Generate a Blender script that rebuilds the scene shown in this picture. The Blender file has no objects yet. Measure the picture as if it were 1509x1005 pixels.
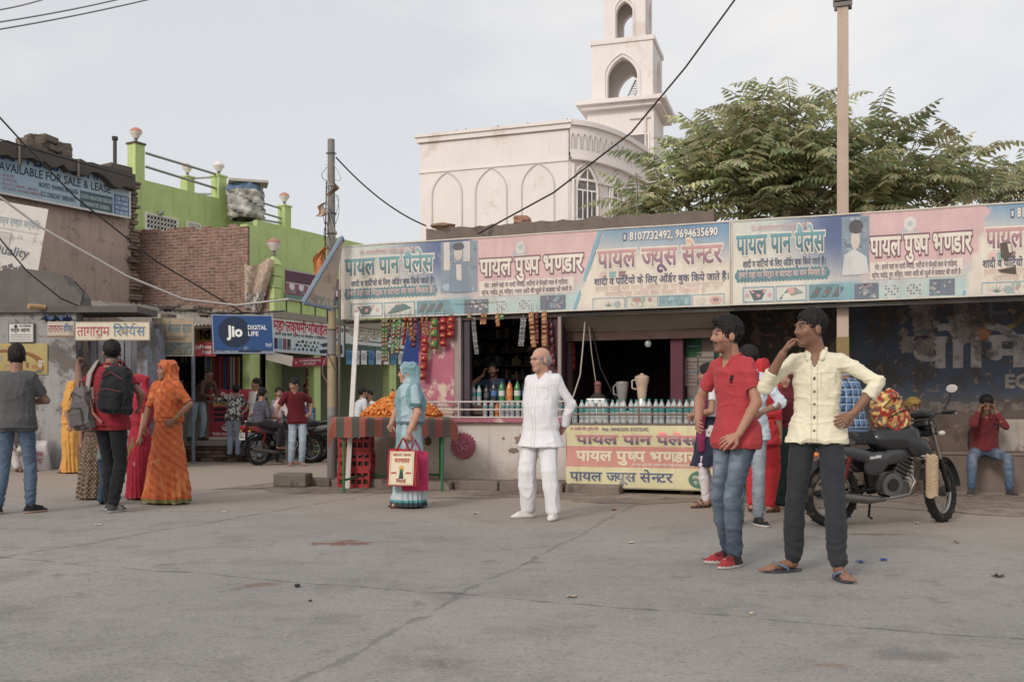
import bpy, bmesh, math, random
import numpy as np
from mathutils import Vector, Matrix

# ---------------------------------------------------------------- camera, sky, sun, exposure
S = bpy.context.scene
C = S.collection
FPX, CX, HY, CAMH = 1467.0, 754.5, 609.0, 1.06      # focal length (px of a 1509 px frame), centre, horizon, eye height
cd = bpy.data.cameras.new('camera'); cam = bpy.data.objects.new('camera', cd); C.objects.link(cam)
cam.location = (0, 0, CAMH); cam.rotation_euler = (math.pi/2, 0, 0)
cd.lens = 35.0; cd.sensor_width = 36.0; cd.shift_y = (HY-502.5)/1509.0
cd.clip_start = .1; cd.clip_end = 5000
S.camera = cam
SUN_EL, SUN_AZ = math.radians(30), math.radians(212)   # azimuth clockwise from +Y: behind the camera, to the left
w = bpy.data.worlds.new("World"); S.world = w; w.use_nodes = True
nt = w.node_tree; N = nt.nodes; L = nt.links
for n in list(N): N.remove(n)
out = N.new('ShaderNodeOutputWorld'); bg = N.new('ShaderNodeBackground'); bg.inputs[1].default_value = .145
sky = N.new('ShaderNodeTexSky'); sky.sky_type = 'NISHITA'; sky.sun_disc = False
sky.sun_elevation = SUN_EL; sky.sun_rotation = SUN_AZ; sky.air_density = 1.0; sky.dust_density = 4.0; sky.ozone_density = 1.0
tc = N.new('ShaderNodeTexCoord'); mp = N.new('ShaderNodeMapping'); mp.inputs['Scale'].default_value = (1.2, 1.2, 3.0)
mp.inputs['Location'].default_value = (.35, .1, .4)
ns = N.new('ShaderNodeTexNoise'); ns.inputs['Scale'].default_value = 2.2; ns.inputs['Detail'].default_value = 7; ns.inputs['Roughness'].default_value = .55
rp = N.new('ShaderNodeValToRGB'); rp.color_ramp.elements[0].position = .44; rp.color_ramp.elements[1].position = .72
rp.color_ramp.elements[0].color = (.68, .68, .68, 1); rp.color_ramp.elements[1].color = (.95, .95, .95, 1)
mx = N.new('ShaderNodeMix'); mx.data_type = 'RGBA'; mx.inputs[7].default_value = (6.35, 6.22, 6.1, 1)   # thin bright cloud
L.new(tc.outputs['Generated'], mp.inputs[0]); L.new(mp.outputs[0], ns.inputs['Vector']); L.new(ns.outputs['Fac'], rp.inputs[0])
L.new(rp.outputs[0], mx.inputs[0]); L.new(sky.outputs[0], mx.inputs[6]); L.new(mx.outputs[2], bg.inputs[0]); L.new(bg.outputs[0], out.inputs[0])
sd = bpy.data.lights.new('sun', 'SUN'); sd.energy = 1.25; sd.angle = math.radians(11); sd.color = (1, .95, .89)
sun = bpy.data.objects.new('sun', sd); C.objects.link(sun)
_d = Vector((math.sin(SUN_AZ)*math.cos(SUN_EL), math.cos(SUN_AZ)*math.cos(SUN_EL), math.sin(SUN_EL)))
sun.rotation_euler = _d.to_track_quat('Z', 'Y').to_euler()
S.view_settings.view_transform = 'Standard'; S.view_settings.look = 'None'
S.view_settings.exposure = 0.0; S.view_settings.gamma = 1.0; S.view_settings.use_curve_mapping = False
S.render.engine = 'CYCLES'; S.cycles.use_denoising = True
S.cycles.max_bounces = 5; S.cycles.diffuse_bounces = 3; S.cycles.glossy_bounces = 2; S.cycles.transmission_bounces = 4; S.cycles.transparent_max_bounces = 8

# ---------------------------------------------------------------- helpers
R = math.radians
def lin(c):
    y = .3*c[0]+.59*c[1]+.11*c[2]; c = [x+(y-x)*.25 for x in c]              # colours are picked a little strong; every one is greyed a little
    return tuple(((x/255)/12.92 if x/255 <= .04045 else ((x/255+.055)/1.055)**2.4) for x in c)
def sc(c, f): return tuple(max(0, min(255, x*f)) for x in c)
def mixc(a, b, t): return tuple(a[i]+(b[i]-a[i])*t for i in range(3))
def P(px, py, z): return Vector(((px-CX)/FPX*z, z, CAMH-(py-HY)/FPX*z))       # the point at depth z seen at that place
def G(px, py):
    z = FPX*CAMH/(py-HY); return Vector(((px-CX)/FPX*z, z, 0))
def GX(px, z): return (px-CX)/FPX*z
class Frame:                                                                  # an upright wall plane: s along it, y into depth
    def __init__(f, x, y, ang):
        f.o = Vector((x, y, 0)); f.a = ang; c, s = math.cos(ang), math.sin(ang); f.u = Vector((c, s, 0)); f.v = Vector((-s, c, 0))
    def W(f, s, y, z): return f.o+f.u*s+f.v*y+Vector((0, 0, z))
    def s(f, px, y=0):
        t = (px-CX)/FPX; o = f.o+f.v*y
        return (t*o.y-o.x)/(f.u.x-t*f.u.y)
    def z(f, px, py, y=0):
        q = f.W(f.s(px, y), y, 0); return CAMH-(py-HY)/FPX*q.y
    def sz(f, px, py, y=0): return f.s(px, y), f.z(px, py, y)

def tag(o, label=None, cat=None, group=None, kind=None):
    if label: o['label'] = label
    if cat: o['category'] = cat
    if group: o['group'] = group
    if kind: o['kind'] = kind
    return o
def empty(name, loc=(0, 0, 0), rz=0, label=None, cat=None, group=None):
    o = bpy.data.objects.new(name, None); o.empty_display_size = .1; C.objects.link(o)
    o.location = loc; o.rotation_euler = (0, 0, rz)
    return tag(o, label, cat, group)
def copy_tree(o, parent=None):
    c = o.copy(); C.objects.link(c); c.parent = parent
    for ch in KIDS.get(o, ()): KIDS.setdefault(c, []).append(copy_tree(ch, c))
    return c
KIDS = {}
def link(name, me, m, parent=None, loc=(0, 0, 0), rot=(0, 0, 0)):
    o = bpy.data.objects.new(name, me); C.objects.link(o); me.materials.clear()
    for q in (m if isinstance(m, (list, tuple)) else [m]): me.materials.append(q)
    o.location = loc; o.rotation_euler = rot
    if parent is not None: o.parent = parent; KIDS.setdefault(parent, []).append(o)
    return o
def from_arrays(name, V, F, cols, smooth=True, vcol=False):
    me = bpy.data.meshes.new(name); V = np.asarray(V, dtype=np.float32).reshape(-1, 3)
    if isinstance(F, np.ndarray):
        n = len(F); k = F.shape[1]
        me.vertices.add(len(V)); me.vertices.foreach_set('co', V.ravel())
        me.loops.add(n*k); me.polygons.add(n)
        me.loops.foreach_set('vertex_index', F.astype(np.int32).ravel())
        me.polygons.foreach_set('loop_start', np.arange(0, n*k, k, dtype=np.int32))
        try: me.polygons.foreach_set('loop_total', np.full(n, k, dtype=np.int32))
        except Exception: pass
        me.update(calc_edges=True)
    else:
        me.from_pydata([tuple(map(float, v)) for v in V], [], F); me.update()
    ca = me.color_attributes.new('Col', 'FLOAT_COLOR', 'POINT' if vcol else 'CORNER')
    cols = np.asarray(cols, dtype=np.float32)
    if vcol: A = np.ones((len(V), 4), np.float32); A[:, :3] = cols
    else:
        tot = np.array([p.loop_total for p in me.polygons], dtype=np.int32)
        A = np.ones((int(tot.sum()), 4), np.float32)
        if len(cols) == len(tot): A[:, :3] = np.repeat(cols, tot, axis=0)
        else: A[:, :3] = cols
    ca.data.foreach_set('color', A.ravel())
    sm = np.full(len(me.polygons), bool(smooth)) if not isinstance(smooth, (list, np.ndarray)) else np.array(smooth, dtype=bool)
    me.polygons.foreach_set('use_smooth', sm); me.update()
    return me
class MB:
    """collects faces with a colour each; build() links them as ONE mesh object"""
    def __init__(b, col=(200, 200, 200)): b.v = []; b.f = []; b.c = []; b.sm = []; b.col = col; b.jit = 0
    def add(b, vs, fs, col=None, smooth=False):
        n = len(b.v); b.v += [tuple(v) for v in vs]; col = lin(col or b.col)
        if b.jit: k = 1+random.uniform(-b.jit, b.jit); col = tuple(x*k for x in col)
        for f in fs: b.f.append([i+n for i in f]); b.c.append(col); b.sm.append(smooth)
        return b
    def box(b, c, size, col=None, rz=0, M=None, taper=1.0):
        x, y, z = size[0]/2, size[1]/2, size[2]/2; vs = []
        for sz in (-1, 1):
            k = taper if sz > 0 else 1
            for sx, sy in ((-1, -1), (1, -1), (1, 1), (-1, 1)): vs.append(Vector((sx*x*k, sy*y*k, sz*z)))
        M = M or Matrix.Rotation(rz, 3, 'Z'); vs = [M @ v+Vector(c) for v in vs]
        return b.add(vs, [(3, 2, 1, 0), (4, 5, 6, 7), (0, 1, 5, 4), (1, 2, 6, 5), (2, 3, 7, 6), (3, 0, 4, 7)], col)
    def bx(b, x0, x1, y0, y1, z0, z1, col=None): return b.box(((x0+x1)/2, (y0+y1)/2, (z0+z1)/2), (abs(x1-x0), abs(y1-y0), abs(z1-z0)), col)
    def rbox(b, c, size, r=.01, col=None, M=None):                      # a box with chamfered edges
        bm = bmesh.new(); bmesh.ops.create_cube(bm, size=1)
        for v in bm.verts: v.co = Vector((v.co.x*size[0], v.co.y*size[1], v.co.z*size[2]))
        bmesh.ops.bevel(bm, geom=bm.edges[:], offset=min(r, min(size)*.45), segments=2, affect='EDGES', profile=.5)
        M = M or Matrix.Identity(3); bm.verts.index_update()
        b.add([M @ v.co+Vector(c) for v in bm.verts], [[v.index for v in f.verts] for f in bm.faces], col); bm.free(); return b
    def tube(b, pts, r, n=8, col=None, caps=True, sq=None):
        pts = [Vector(p) for p in pts]; rs = r if isinstance(r, (list, tuple)) else [r]*len(pts)
        vs = []; fs = []; up = None
        for i, p in enumerate(pts):
            d = (pts[min(i+1, len(pts)-1)]-pts[max(i-1, 0)])
            if d.length < 1e-9: d = Vector((0, 0, 1))
            d.normalize()
            if up is None: up = Vector((0, 0, 1)) if abs(d.z) < .9 else Vector((0, 1, 0))
            a = d.cross(up).normalized(); e = a.cross(d).normalized(); up = e
            for k in range(n):
                t = 2*math.pi*(k+.5)/n; q = rs[i]
                vs.append(p+a*(math.cos(t)*q*(sq[0] if sq else 1))+e*(math.sin(t)*q*(sq[1] if sq else 1)))
        for i in range(len(pts)-1):
            for k in range(n): fs.append((i*n+k, i*n+(k+1) % n, (i+1)*n+(k+1) % n, (i+1)*n+k))
        b.add(vs, fs, col, n > 5)
        if caps: b.add(vs[:n], [tuple(range(n-1, -1, -1))], col); b.add(vs[-n:], [tuple(range(n))], col)
        return b
    def lathe(b, prof, o=(0, 0, 0), n=16, col=None, M=None, cols=None, smooth=True):
        M = M or Matrix.Identity(3); o = Vector(o); vs = []
        for r, z in prof:
            for k in range(n): t = 2*math.pi*k/n; vs.append(M @ Vector((r*math.cos(t), r*math.sin(t), z))+o)
        for i in range(len(prof)-1):
            fs = [(i*n+k, i*n+(k+1) % n, (i+1)*n+(k+1) % n, (i+1)*n+k) for k in range(n)]
            sub = vs[i*n:(i+2)*n]; b.add(sub, [tuple(q-i*n for q in f) for f in fs], (cols[i] if cols else col), smooth)
        if prof[0][0] > 1e-5: b.add(vs[:n], [tuple(range(n-1, -1, -1))], cols[0] if cols else col)
        if prof[-1][0] > 1e-5: b.add(vs[-n:], [tuple(range(n))], cols[-1] if cols else col)
        return b
    def torus(b, o, R0, r, n=28, m=8, col=None, M=None, sq=1.0):
        M = M or Matrix.Identity(3); vs = []; fs = []
        for i in range(n):
            a = 2*math.pi*i/n
            for j in range(m):
                t = 2*math.pi*j/m; rr = R0+r*math.cos(t)
                vs.append(M @ Vector((rr*math.cos(a), rr*math.sin(a), r*sq*math.sin(t)))+Vector(o))
        for i in range(n):
            for j in range(m): fs.append((i*m+j, ((i+1) % n)*m+j, ((i+1) % n)*m+(j+1) % m, i*m+(j+1) % m))
        return b.add(vs, fs, col, True)
    def ball(b, c, r, col=None, n=12, m=8, M=None):
        rr = r if isinstance(r, (list, tuple)) else (r, r, r); M = M or Matrix.Identity(3); vs = [];  fs = []
        for i in range(m+1):
            p = math.pi*i/m
            for k in range(n): t = 2*math.pi*k/n; vs.append(M @ Vector((rr[0]*math.sin(p)*math.cos(t), rr[1]*math.sin(p)*math.sin(t), -rr[2]*math.cos(p)))+Vector(c))
        for i in range(m):
            for k in range(n): fs.append((i*n+k, i*n+(k+1) % n, (i+1)*n+(k+1) % n, (i+1)*n+k))
        return b.add(vs, fs, col, True)
    def prism(b, pts, d0, d1, col=None, fn=None):                        # outline in (x,z), thickness from y=d0 to y=d1
        fn = fn or (lambda x, y, z: (x, y, z)); n = len(pts)
        vs = [fn(x, d0, z) for x, z in pts]+[fn(x, d1, z) for x, z in pts]
        fs = [tuple(range(n)), tuple(range(2*n-1, n-1, -1))]+[(i, i+n, (i+1) % n+n, (i+1) % n) for i in range(n)]
        return b.add(vs, fs, col)
    def grid(b, fn, nu, nv, col=None, smooth=True, colf=None):
        n = len(b.v); vs = [fn(i/nu, j/nv) for j in range(nv+1) for i in range(nu+1)]
        b.v += [tuple(v) for v in vs]
        for j in range(nv):
            for i in range(nu):
                a = n+j*(nu+1)+i; b.f.append([a, a+1, a+nu+2, a+nu+1]); b.sm.append(smooth)
                b.c.append(lin(colf((i+.5)/nu, (j+.5)/nv) if colf else (col or b.col)))
        return b
    def build(b, name, m, parent=None, loc=(0, 0, 0), rot=(0, 0, 0), fix=True):
        me = from_arrays(name, b.v, b.f, b.c, b.sm)
        if fix:
            bm = bmesh.new(); bm.from_mesh(me); bmesh.ops.recalc_face_normals(bm, faces=bm.faces[:]); bm.to_mesh(me); bm.free()
        return link(name, me, m, parent, loc, rot)

MATS = {}
def mk(name, rough=.75, metal=0, spec=.35, var=.12, vs=5.0, fine=.06, fs=60.0, bump=.15, bs=90.0, dirt=None, streak=0, sub=0, sheen=0, alpha=None, trans=0, ior=1.45, coat=0, node=None):
    """one material: the mesh's own colour, varied by broad and fine noise, patches of dirt and a fine bump"""
    if name in MATS: return MATS[name]
    m = bpy.data.materials.new(name); m.use_nodes = True; t = m.node_tree; n = t.nodes; l = t.links; b = n['Principled BSDF']
    b.inputs['Roughness'].default_value = rough; b.inputs['Metallic'].default_value = metal; b.inputs['Specular IOR Level'].default_value = spec
    b.inputs['IOR'].default_value = ior; b.inputs['Transmission Weight'].default_value = trans; b.inputs['Coat Weight'].default_value = coat
    if sheen: b.inputs['Sheen Weight'].default_value = sheen
    if sub: b.inputs['Subsurface Weight'].default_value = sub; b.inputs['Subsurface Radius'].default_value = (.01, .004, .002)
    at = n.new('ShaderNodeAttribute'); at.attribute_name = 'Col'; tcn = n.new('ShaderNodeTexCoord'); co = tcn.outputs['Object']
    def noise(s, det=4, vec=None, ro=.6):
        q = n.new('ShaderNodeTexNoise'); q.inputs['Scale'].default_value = s; q.inputs['Detail'].default_value = det; q.inputs['Roughness'].default_value = ro
        l.new(vec or co, q.inputs['Vector']); return q.outputs['Fac']
    def rng(x, a, bb, c0=.25, c1=.75):
        q = n.new('ShaderNodeMapRange'); q.inputs[1].default_value = c0; q.inputs[2].default_value = c1; q.inputs[3].default_value = a; q.inputs[4].default_value = bb
        l.new(x, q.inputs[0]); return q.outputs[0]
    def math_(op, a, bb):
        q = n.new('ShaderNodeMath'); q.operation = op
        for i, x in enumerate((a, bb)):
            if isinstance(x, (int, float)): q.inputs[i].default_value = x
            else: l.new(x, q.inputs[i])
        return q.outputs[0]
    def mixn(f, a, bb, blend='MIX'):
        q = n.new('ShaderNodeMix'); q.data_type = 'RGBA'; q.blend_type = blend
        for s, x in ((0, f), (6, a), (7, bb)):
            if isinstance(x, (int, float)): q.inputs[s].default_value = x
            elif isinstance(x, tuple): q.inputs[s].default_value = tuple(x)+(1,)*(4-len(x))
            else: l.new(x, q.inputs[s])
        return q.outputs[2]
    col = at.outputs['Color']
    k = None
    if var: k = rng(noise(vs), 1-var, 1+var)
    if fine:
        k2 = rng(noise(fs, 3), 1-fine, 1+fine); k = math_('MULTIPLY', k, k2) if k else k2
    if k:
        q = n.new('ShaderNodeVectorMath'); q.operation = 'SCALE'; l.new(col, q.inputs[0]); l.new(k, q.inputs['Scale']); col = q.outputs[0]
    if streak:
        mpn = n.new('ShaderNodeMapping'); mpn.inputs['Scale'].default_value = (9, 9, .7); l.new(co, mpn.inputs[0])
        col = mixn(rng(noise(1.0, 5, mpn.outputs[0]), 0, streak, .5, .8), col, lin((92, 84, 76)))
    for (dc, thr, dsc, amt) in (dirt or []):
        col = mixn(rng(noise(dsc, 8, None, .68), 0, amt, thr, thr+.06), col, lin(dc))
    if node: col = node(n, l, co, col, noise, rng, mixn, math_)
    l.new(col, b.inputs['Base Color'])
    if bump:
        bp = n.new('ShaderNodeBump'); bp.inputs['Strength'].default_value = bump; bp.inputs['Distance'].default_value = .01
        l.new(noise(bs, 5), bp.inputs['Height']); l.new(bp.outputs[0], b.inputs['Normal'])
    MATS[name] = m
    return m
M_PLASTER = mk('plaster', .9, var=.1, vs=1.6, bump=.35, bs=40, streak=.35, dirt=[((120, 110, 100), .62, 1.3, .5)])
M_CONC = mk('concrete', .92, var=.18, vs=2, bump=.5, bs=35, streak=.5, dirt=[((70, 64, 58), .58, 2.2, .6)])
M_PAINT = mk('paint', .55, var=.08, vs=4, bump=.08, bs=60)
M_WORN = mk('worn_paint', .6, var=.12, vs=5, bump=.25, bs=50, dirt=[((96, 78, 62), .64, 9, .75)])
M_WOOD = mk('wood', .8, var=.22, vs=8, bump=.3, bs=70)
M_METAL = mk('metal', .35, 1.0, var=.08, bump=.05)
M_STEEL = mk('dull_steel', .45, .85, var=.12, vs=14, bump=.08)
M_CHROME = mk('chrome', .15, 1.0, var=.03, bump=0)
M_GLOSS = mk('gloss_paint', .28, var=.05, bump=.02, coat=.4, dirt=[((128, 116, 100), .66, 6, .35)])
M_RUBBER = mk('rubber', .85, var=.15, vs=8, bump=.25, bs=70, dirt=[((120, 106, 90), .55, 7, .5)])
M_PLASTIC = mk('plastic', .4, var=.05, bump=.03)
M_CLOTH = mk('cloth', .9, spec=.15, var=.07, vs=7, fine=.08, fs=260, bump=.25, bs=420, sheen=.1)
M_SKIN = mk('skin', .5, spec=.35, var=.09, vs=14, fine=.05, fs=140, bump=.08, bs=220, sub=.08)
M_HAIR = mk('hair', .55, spec=.3, var=.2, vs=30, bump=.5, bs=160)
M_PRINT = mk('print', .55, spec=.3, var=.05, vs=3, fine=.03, fs=40, bump=.06, bs=14, dirt=[((196, 176, 150), .63, 2.5, .35)])
M_FADED = mk('faded_print', .6, spec=.25, var=.1, vs=2.2, fine=.05, fs=30, bump=.12, bs=9, streak=.2, dirt=[((206, 190, 168), .60, 2.0, .35), ((150, 132, 112), .68, 5, .45)])
M_PRINTDIRTY = mk('dirty_print', .7, spec=.25, var=.1, vs=3, bump=.15, bs=14, dirt=[((150, 126, 102), .56, 3.5, .6)])
M_LEAF = mk('leaf', .55, spec=.4, var=.22, vs=1.2, fine=.15, fs=9, bump=.05)
_t = M_LEAF.node_tree; _b = _t.nodes['Principled BSDF']; _tr = _t.nodes.new('ShaderNodeBsdfTranslucent'); _ms = _t.nodes.new('ShaderNodeMixShader'); _ms.inputs[0].default_value = .5   # thin leaves let light through
_t.links.new(_b.inputs['Base Color'].links[0].from_socket, _tr.inputs[0]); _t.links.new(_b.outputs[0], _ms.inputs[1]); _t.links.new(_tr.outputs[0], _ms.inputs[2]); _t.links.new(_ms.outputs[0], _t.nodes['Material Output'].inputs[0])
M_BARK = mk('bark', .9, var=.25, bump=.6, bs=40)
M_WIRE = mk('wire', .6, var=.05, bump=0)
M_PAPER = mk('paper', .8, var=.06, bump=.06)
M_FOIL = mk('foil_packet', .28, .25, var=.08, vs=20, bump=.3, bs=60)
def brickmat(name, c1, c2, mortar, bw, bh, ms, rot=(0, 0, 0), plast=None, bump=.6, axis='xz', off=.5):
    def nd(n, l, co, col, noise, rng, mixn, math_):
        sp = n.new('ShaderNodeSeparateXYZ'); l.new(co, sp.inputs[0]); cb = n.new('ShaderNodeCombineXYZ')
        i, j = 'xyz'.index(axis[0]), 'xyz'.index(axis[1])
        l.new(sp.outputs[i], cb.inputs[0]); l.new(sp.outputs[j], cb.inputs[1])
        nz = n.new('ShaderNodeTexNoise'); nz.inputs['Scale'].default_value = 2.5; l.new(co, nz.inputs['Vector'])
        wv = n.new('ShaderNodeVectorMath'); wv.operation = 'SCALE'; wv.inputs['Scale'].default_value = .09; l.new(nz.outputs['Color'], wv.inputs[0])
        ad = n.new('ShaderNodeVectorMath'); l.new(cb.outputs[0], ad.inputs[0]); l.new(wv.outputs[0], ad.inputs[1])
        q = n.new('ShaderNodeTexBrick'); q.inputs['Scale'].default_value = 1; q.offset = off
        q.inputs['Brick Width'].default_value = bw; q.inputs['Row Height'].default_value = bh; q.inputs['Mortar Size'].default_value = ms; q.inputs['Mortar Smooth'].default_value = .3
        q.inputs['Color1'].default_value = lin(c1)+(1,); q.inputs['Color2'].default_value = lin(c2)+(1,); q.inputs['Mortar'].default_value = lin(mortar)+(1,)
        l.new(ad.outputs[0], q.inputs['Vector'])
        r = q.outputs['Color']
        kk = n.new('ShaderNodeVectorMath'); kk.operation = 'SCALE'; l.new(r, kk.inputs[0]); l.new(rng(noise(6, 5), .6, 1.35), kk.inputs['Scale']); r = kk.outputs[0]
        for (pc, thr, s, amt) in (plast or []): r = mixn(rng(noise(s, 7, None, .65), 0, amt, thr, thr+.05), r, lin(pc))
        bp = n.new('ShaderNodeBump'); bp.inputs['Strength'].default_value = bump; bp.inputs['Distance'].default_value = .02; bp.invert = True
        l.new(math_('ADD', q.outputs['Fac'], rng(noise(40, 5), -.3, .3)), bp.inputs['Height']); l.new(bp.outputs[0], n['Principled BSDF'].inputs['Normal'])
        return r
    return mk(name, .92, var=0, fine=0, bump=0, node=nd)

# ---------------------------------------------------------------- lettering (Devanagari is set glyph by glyph in visual order; '~' halves the letter before it)
_TC = {}
def _raw(s):
    if s in _TC: return _TC[s]
    c = bpy.data.curves.new('t', 'FONT'); c.body = s; c.size = 1; c.resolution_u = 2
    o = bpy.data.objects.new('t', c); C.objects.link(o); dg = bpy.context.evaluated_depsgraph_get(); dg.update()
    m = bpy.data.meshes.new_from_object(o.evaluated_get(dg))
    r = ([(v.co.x, v.co.y) for v in m.vertices], [tuple(p.vertices) for p in m.polygons])
    bpy.data.objects.remove(o); bpy.data.curves.remove(c); bpy.data.meshes.remove(m)
    _TC[s] = r; return r
def _bold(vs, fs, d):
    """thicken strokes: move outline verts outwards"""
    if not d: return vs, fs
    from collections import Counter
    ec = Counter()
    for f in fs:
        for i in range(len(f)): ec[(f[i], f[(i+1) % len(f)])] += 1
    nrm = {}
    for (a, b_), k in ec.items():
        if (b_, a) not in ec:
            dx, dy = vs[b_][0]-vs[a][0], vs[b_][1]-vs[a][1]; q = math.hypot(dx, dy) or 1
            for i in (a, b_): nrm.setdefault(i, []).append((dy/q, -dx/q))
    o = list(vs)
    for i, l_ in nrm.items():
        x = sum(a for a, _ in l_); y = sum(b_ for _, b_ in l_); q = math.hypot(x, y)
        if q < 1e-6: continue
        k = min(1.6, len(l_)/q); o[i] = (vs[i][0]+x/q*d*k, vs[i][1]+y/q*d*k)
    return o, fs
def glyphs(s, bold=0.0):
    key = (s, bold)
    if key in _TC: return _TC[key]
    V, F = [], []; x = 0.0; seg = ''; i = 0
    def put(vs, fs, dx):
        n = len(V); V.extend((a+dx, b_) for a, b_ in vs); F.extend(tuple(q+n for q in f) for f in fs)
    def flush():
        nonlocal x, seg
        if seg.strip():
            vs, fs = _raw(seg+'.'); xe = max(v[0] for v in vs) - .12
            vs, fs = _raw(seg); put(vs, fs, x); x = x+max(xe, .05)
        else: x += .26*len(seg)
        seg = ''
    while i < len(s):
        if i+1 < len(s) and s[i+1] == '~':
            flush(); vs, fs = _raw(s[i]); xm = max(v[0] for v in vs); cut = xm-.155
            bm = bmesh.new(); bv = [bm.verts.new((a, b_, 0)) for a, b_ in vs]
            for f in fs:
                try: bm.faces.new([bv[q] for q in f])
                except ValueError: pass
            bmesh.ops.bisect_plane(bm, geom=bm.verts[:]+bm.edges[:]+bm.faces[:], plane_co=(cut, 0, 0), plane_no=(1, 0, 0), clear_outer=True)
            bm.verts.index_update(); put([(v.co.x, v.co.y) for v in bm.verts], [tuple(v.index for v in f.verts) for f in bm.faces], x); bm.free()
            x += cut-.01; i += 2
        elif s[i] == '^':
            flush(); vs, fs = _raw('े'); xm = [v[0] for v in vs]; c = (min(xm)+max(xm))/2
            put([(2*c-a, b_) for a, b_ in vs], [f[::-1] for f in fs], x); i += 1
        else: seg += s[i]; i += 1
    flush()
    V, F = _bold(V, F, bold); _TC[key] = (V, F); return V, F
class Sign:
    """a flat printed thing: a panel and print lying on it in layers; x along, y up, in metres"""
    def __init__(g, wd, ht, th=.02, warp=None): g.w, g.h, g.th = wd, ht, th; g.V = []; g.F = []; g.K = []; g.warp = warp; g.fade = None; g.eps = .002 if warp else .0012
    def _put(g, vs, fs, cf, layer):
        n = len(g.V); g.V += [(x, y, layer) for x, y in vs]
        for f in fs:
            g.F.append([q+n for q in f]); g.K.append([lin(cf(*vs[q])) if callable(cf) else lin(cf) for q in f])
    def panel(g, cf, nu=1, nv=1, hole=None, x0=0, y0=0, x1=None, y1=None, layer=0):
        x1 = g.w if x1 is None else x1; y1 = g.h if y1 is None else y1
        vs = [(x0+(x1-x0)*i/nu, y0+(y1-y0)*j/nv) for j in range(nv+1) for i in range(nu+1)]
        fs = [(j*(nu+1)+i, j*(nu+1)+i+1, (j+1)*(nu+1)+i+1, (j+1)*(nu+1)+i) for j in range(nv) for i in range(nu)]
        if hole: fs = [f for f in fs if not hole(sum(vs[q][0] for q in f)/4, sum(vs[q][1] for q in f)/4)]
        g._put(vs, fs, cf, layer); return g
    def rect(g, x0, y0, x1, y1, col, layer=1):
        if g.warp: return g.panel(col, max(1, int(abs(x1-x0)/.05)), max(1, int(abs(y1-y0)/.05)), None, x0, y0, x1, y1, layer)
        g._put([(x0, y0), (x1, y0), (x1, y1), (x0, y1)], [(0, 1, 2, 3)], col, layer); return g
    def poly(g, pts, col, layer=1): g._put(pts, [tuple(range(len(pts)))], col, layer); return g
    def frame(g, x0, y0, x1, y1, t, col, layer=2):
        for a in ((x0, y0, x1, y0+t), (x0, y1-t, x1, y1), (x0, y0+t, x0+t, y1-t), (x1-t, y0+t, x1, y1-t)): g.rect(*a, col, layer)
        return g
    def disc(g, x, y, r, col, layer=1, n=20, ry=None, a0=0, a1=2*math.pi, r0=0):
        ry = ry or r; k = r0/r
        vs = [(x+r*math.cos(a0+(a1-a0)*i/n), y+ry*math.sin(a0+(a1-a0)*i/n)) for i in range(n+1)]
        if r0:
            vs2 = [(x+(a-x)*k, y+(b_-y)*k) for a, b_ in vs]
            g._put(vs+vs2, [(i, i+1, n+2+i, n+1+i) for i in range(n)], col, layer)
        else: g._put(vs, [tuple(range(n+1))], col, layer)
        return g
    def text(g, s, x, y, h, col, layer=3, wd=None, bold=.02, align='l', line=None, lw=.05, slant=0, shadow=None):
        """h is the letter height (Latin capitals, or the Devanagari body under its head line); wd squeezes the line to that width"""
        V, F = glyphs(s, bold)
        xs = [v[0] for v in V]; w0 = max(xs)-min(xs); k = h/.62; kx = k if wd is None else wd/w0; mx0 = min(xs)
        ox = x-(0 if align == 'l' else w0*kx*(.5 if align == 'c' else 1))
        m = lambda v: (ox+(v[0]-mx0)*kx+slant*v[1]*k, y+v[1]*k)
        if line:
            V2, F2 = glyphs(s, bold+lw); g._put([m(v) for v in V2], F2, line, layer)
        if shadow:
            V2, F2 = glyphs(s, bold+.01); g._put([(m(v)[0]+h*.05, m(v)[1]-h*.06) for v in V2], F2, shadow, layer+.5)
        g._put([m(v) for v in V], F, col, layer+1)
        return g
    def photo(g, x0, y0, x1, y1, cols, nx, ny, seed, layer=2, fn=None):
        """a small printed picture: cells of colour"""
        rnd = random.Random(seed)
        if not fn:                                                          # a blurred picture: overlapping blots
            g.rect(x0, y0, x1, y1, cols[0], layer); w_, h_ = x1-x0, y1-y0; r = min(w_, h_)*.16
            for i in range(nx*ny): q = r*rnd.uniform(.45, 1); g.disc(x0+q+rnd.random()*(w_-2*q), y0+q*.7+rnd.random()*(h_-1.4*q), q, sc(rnd.choice(cols), rnd.uniform(.85, 1.12)), layer+.02+.0004*i, 7, q*.7)
            return g
        for j in range(ny):
            for i in range(nx):
                c = fn((i+.5)/nx, (j+.5)/ny, rnd) if fn else rnd.choice(cols)
                if c: g.rect(x0+(x1-x0)*i/nx, y0+(y1-y0)*j/ny, x0+(x1-x0)*(i+1)/nx, y0+(y1-y0)*(j+1)/ny, sc(c, rnd.uniform(.92, 1.08)), layer)
        return g
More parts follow.
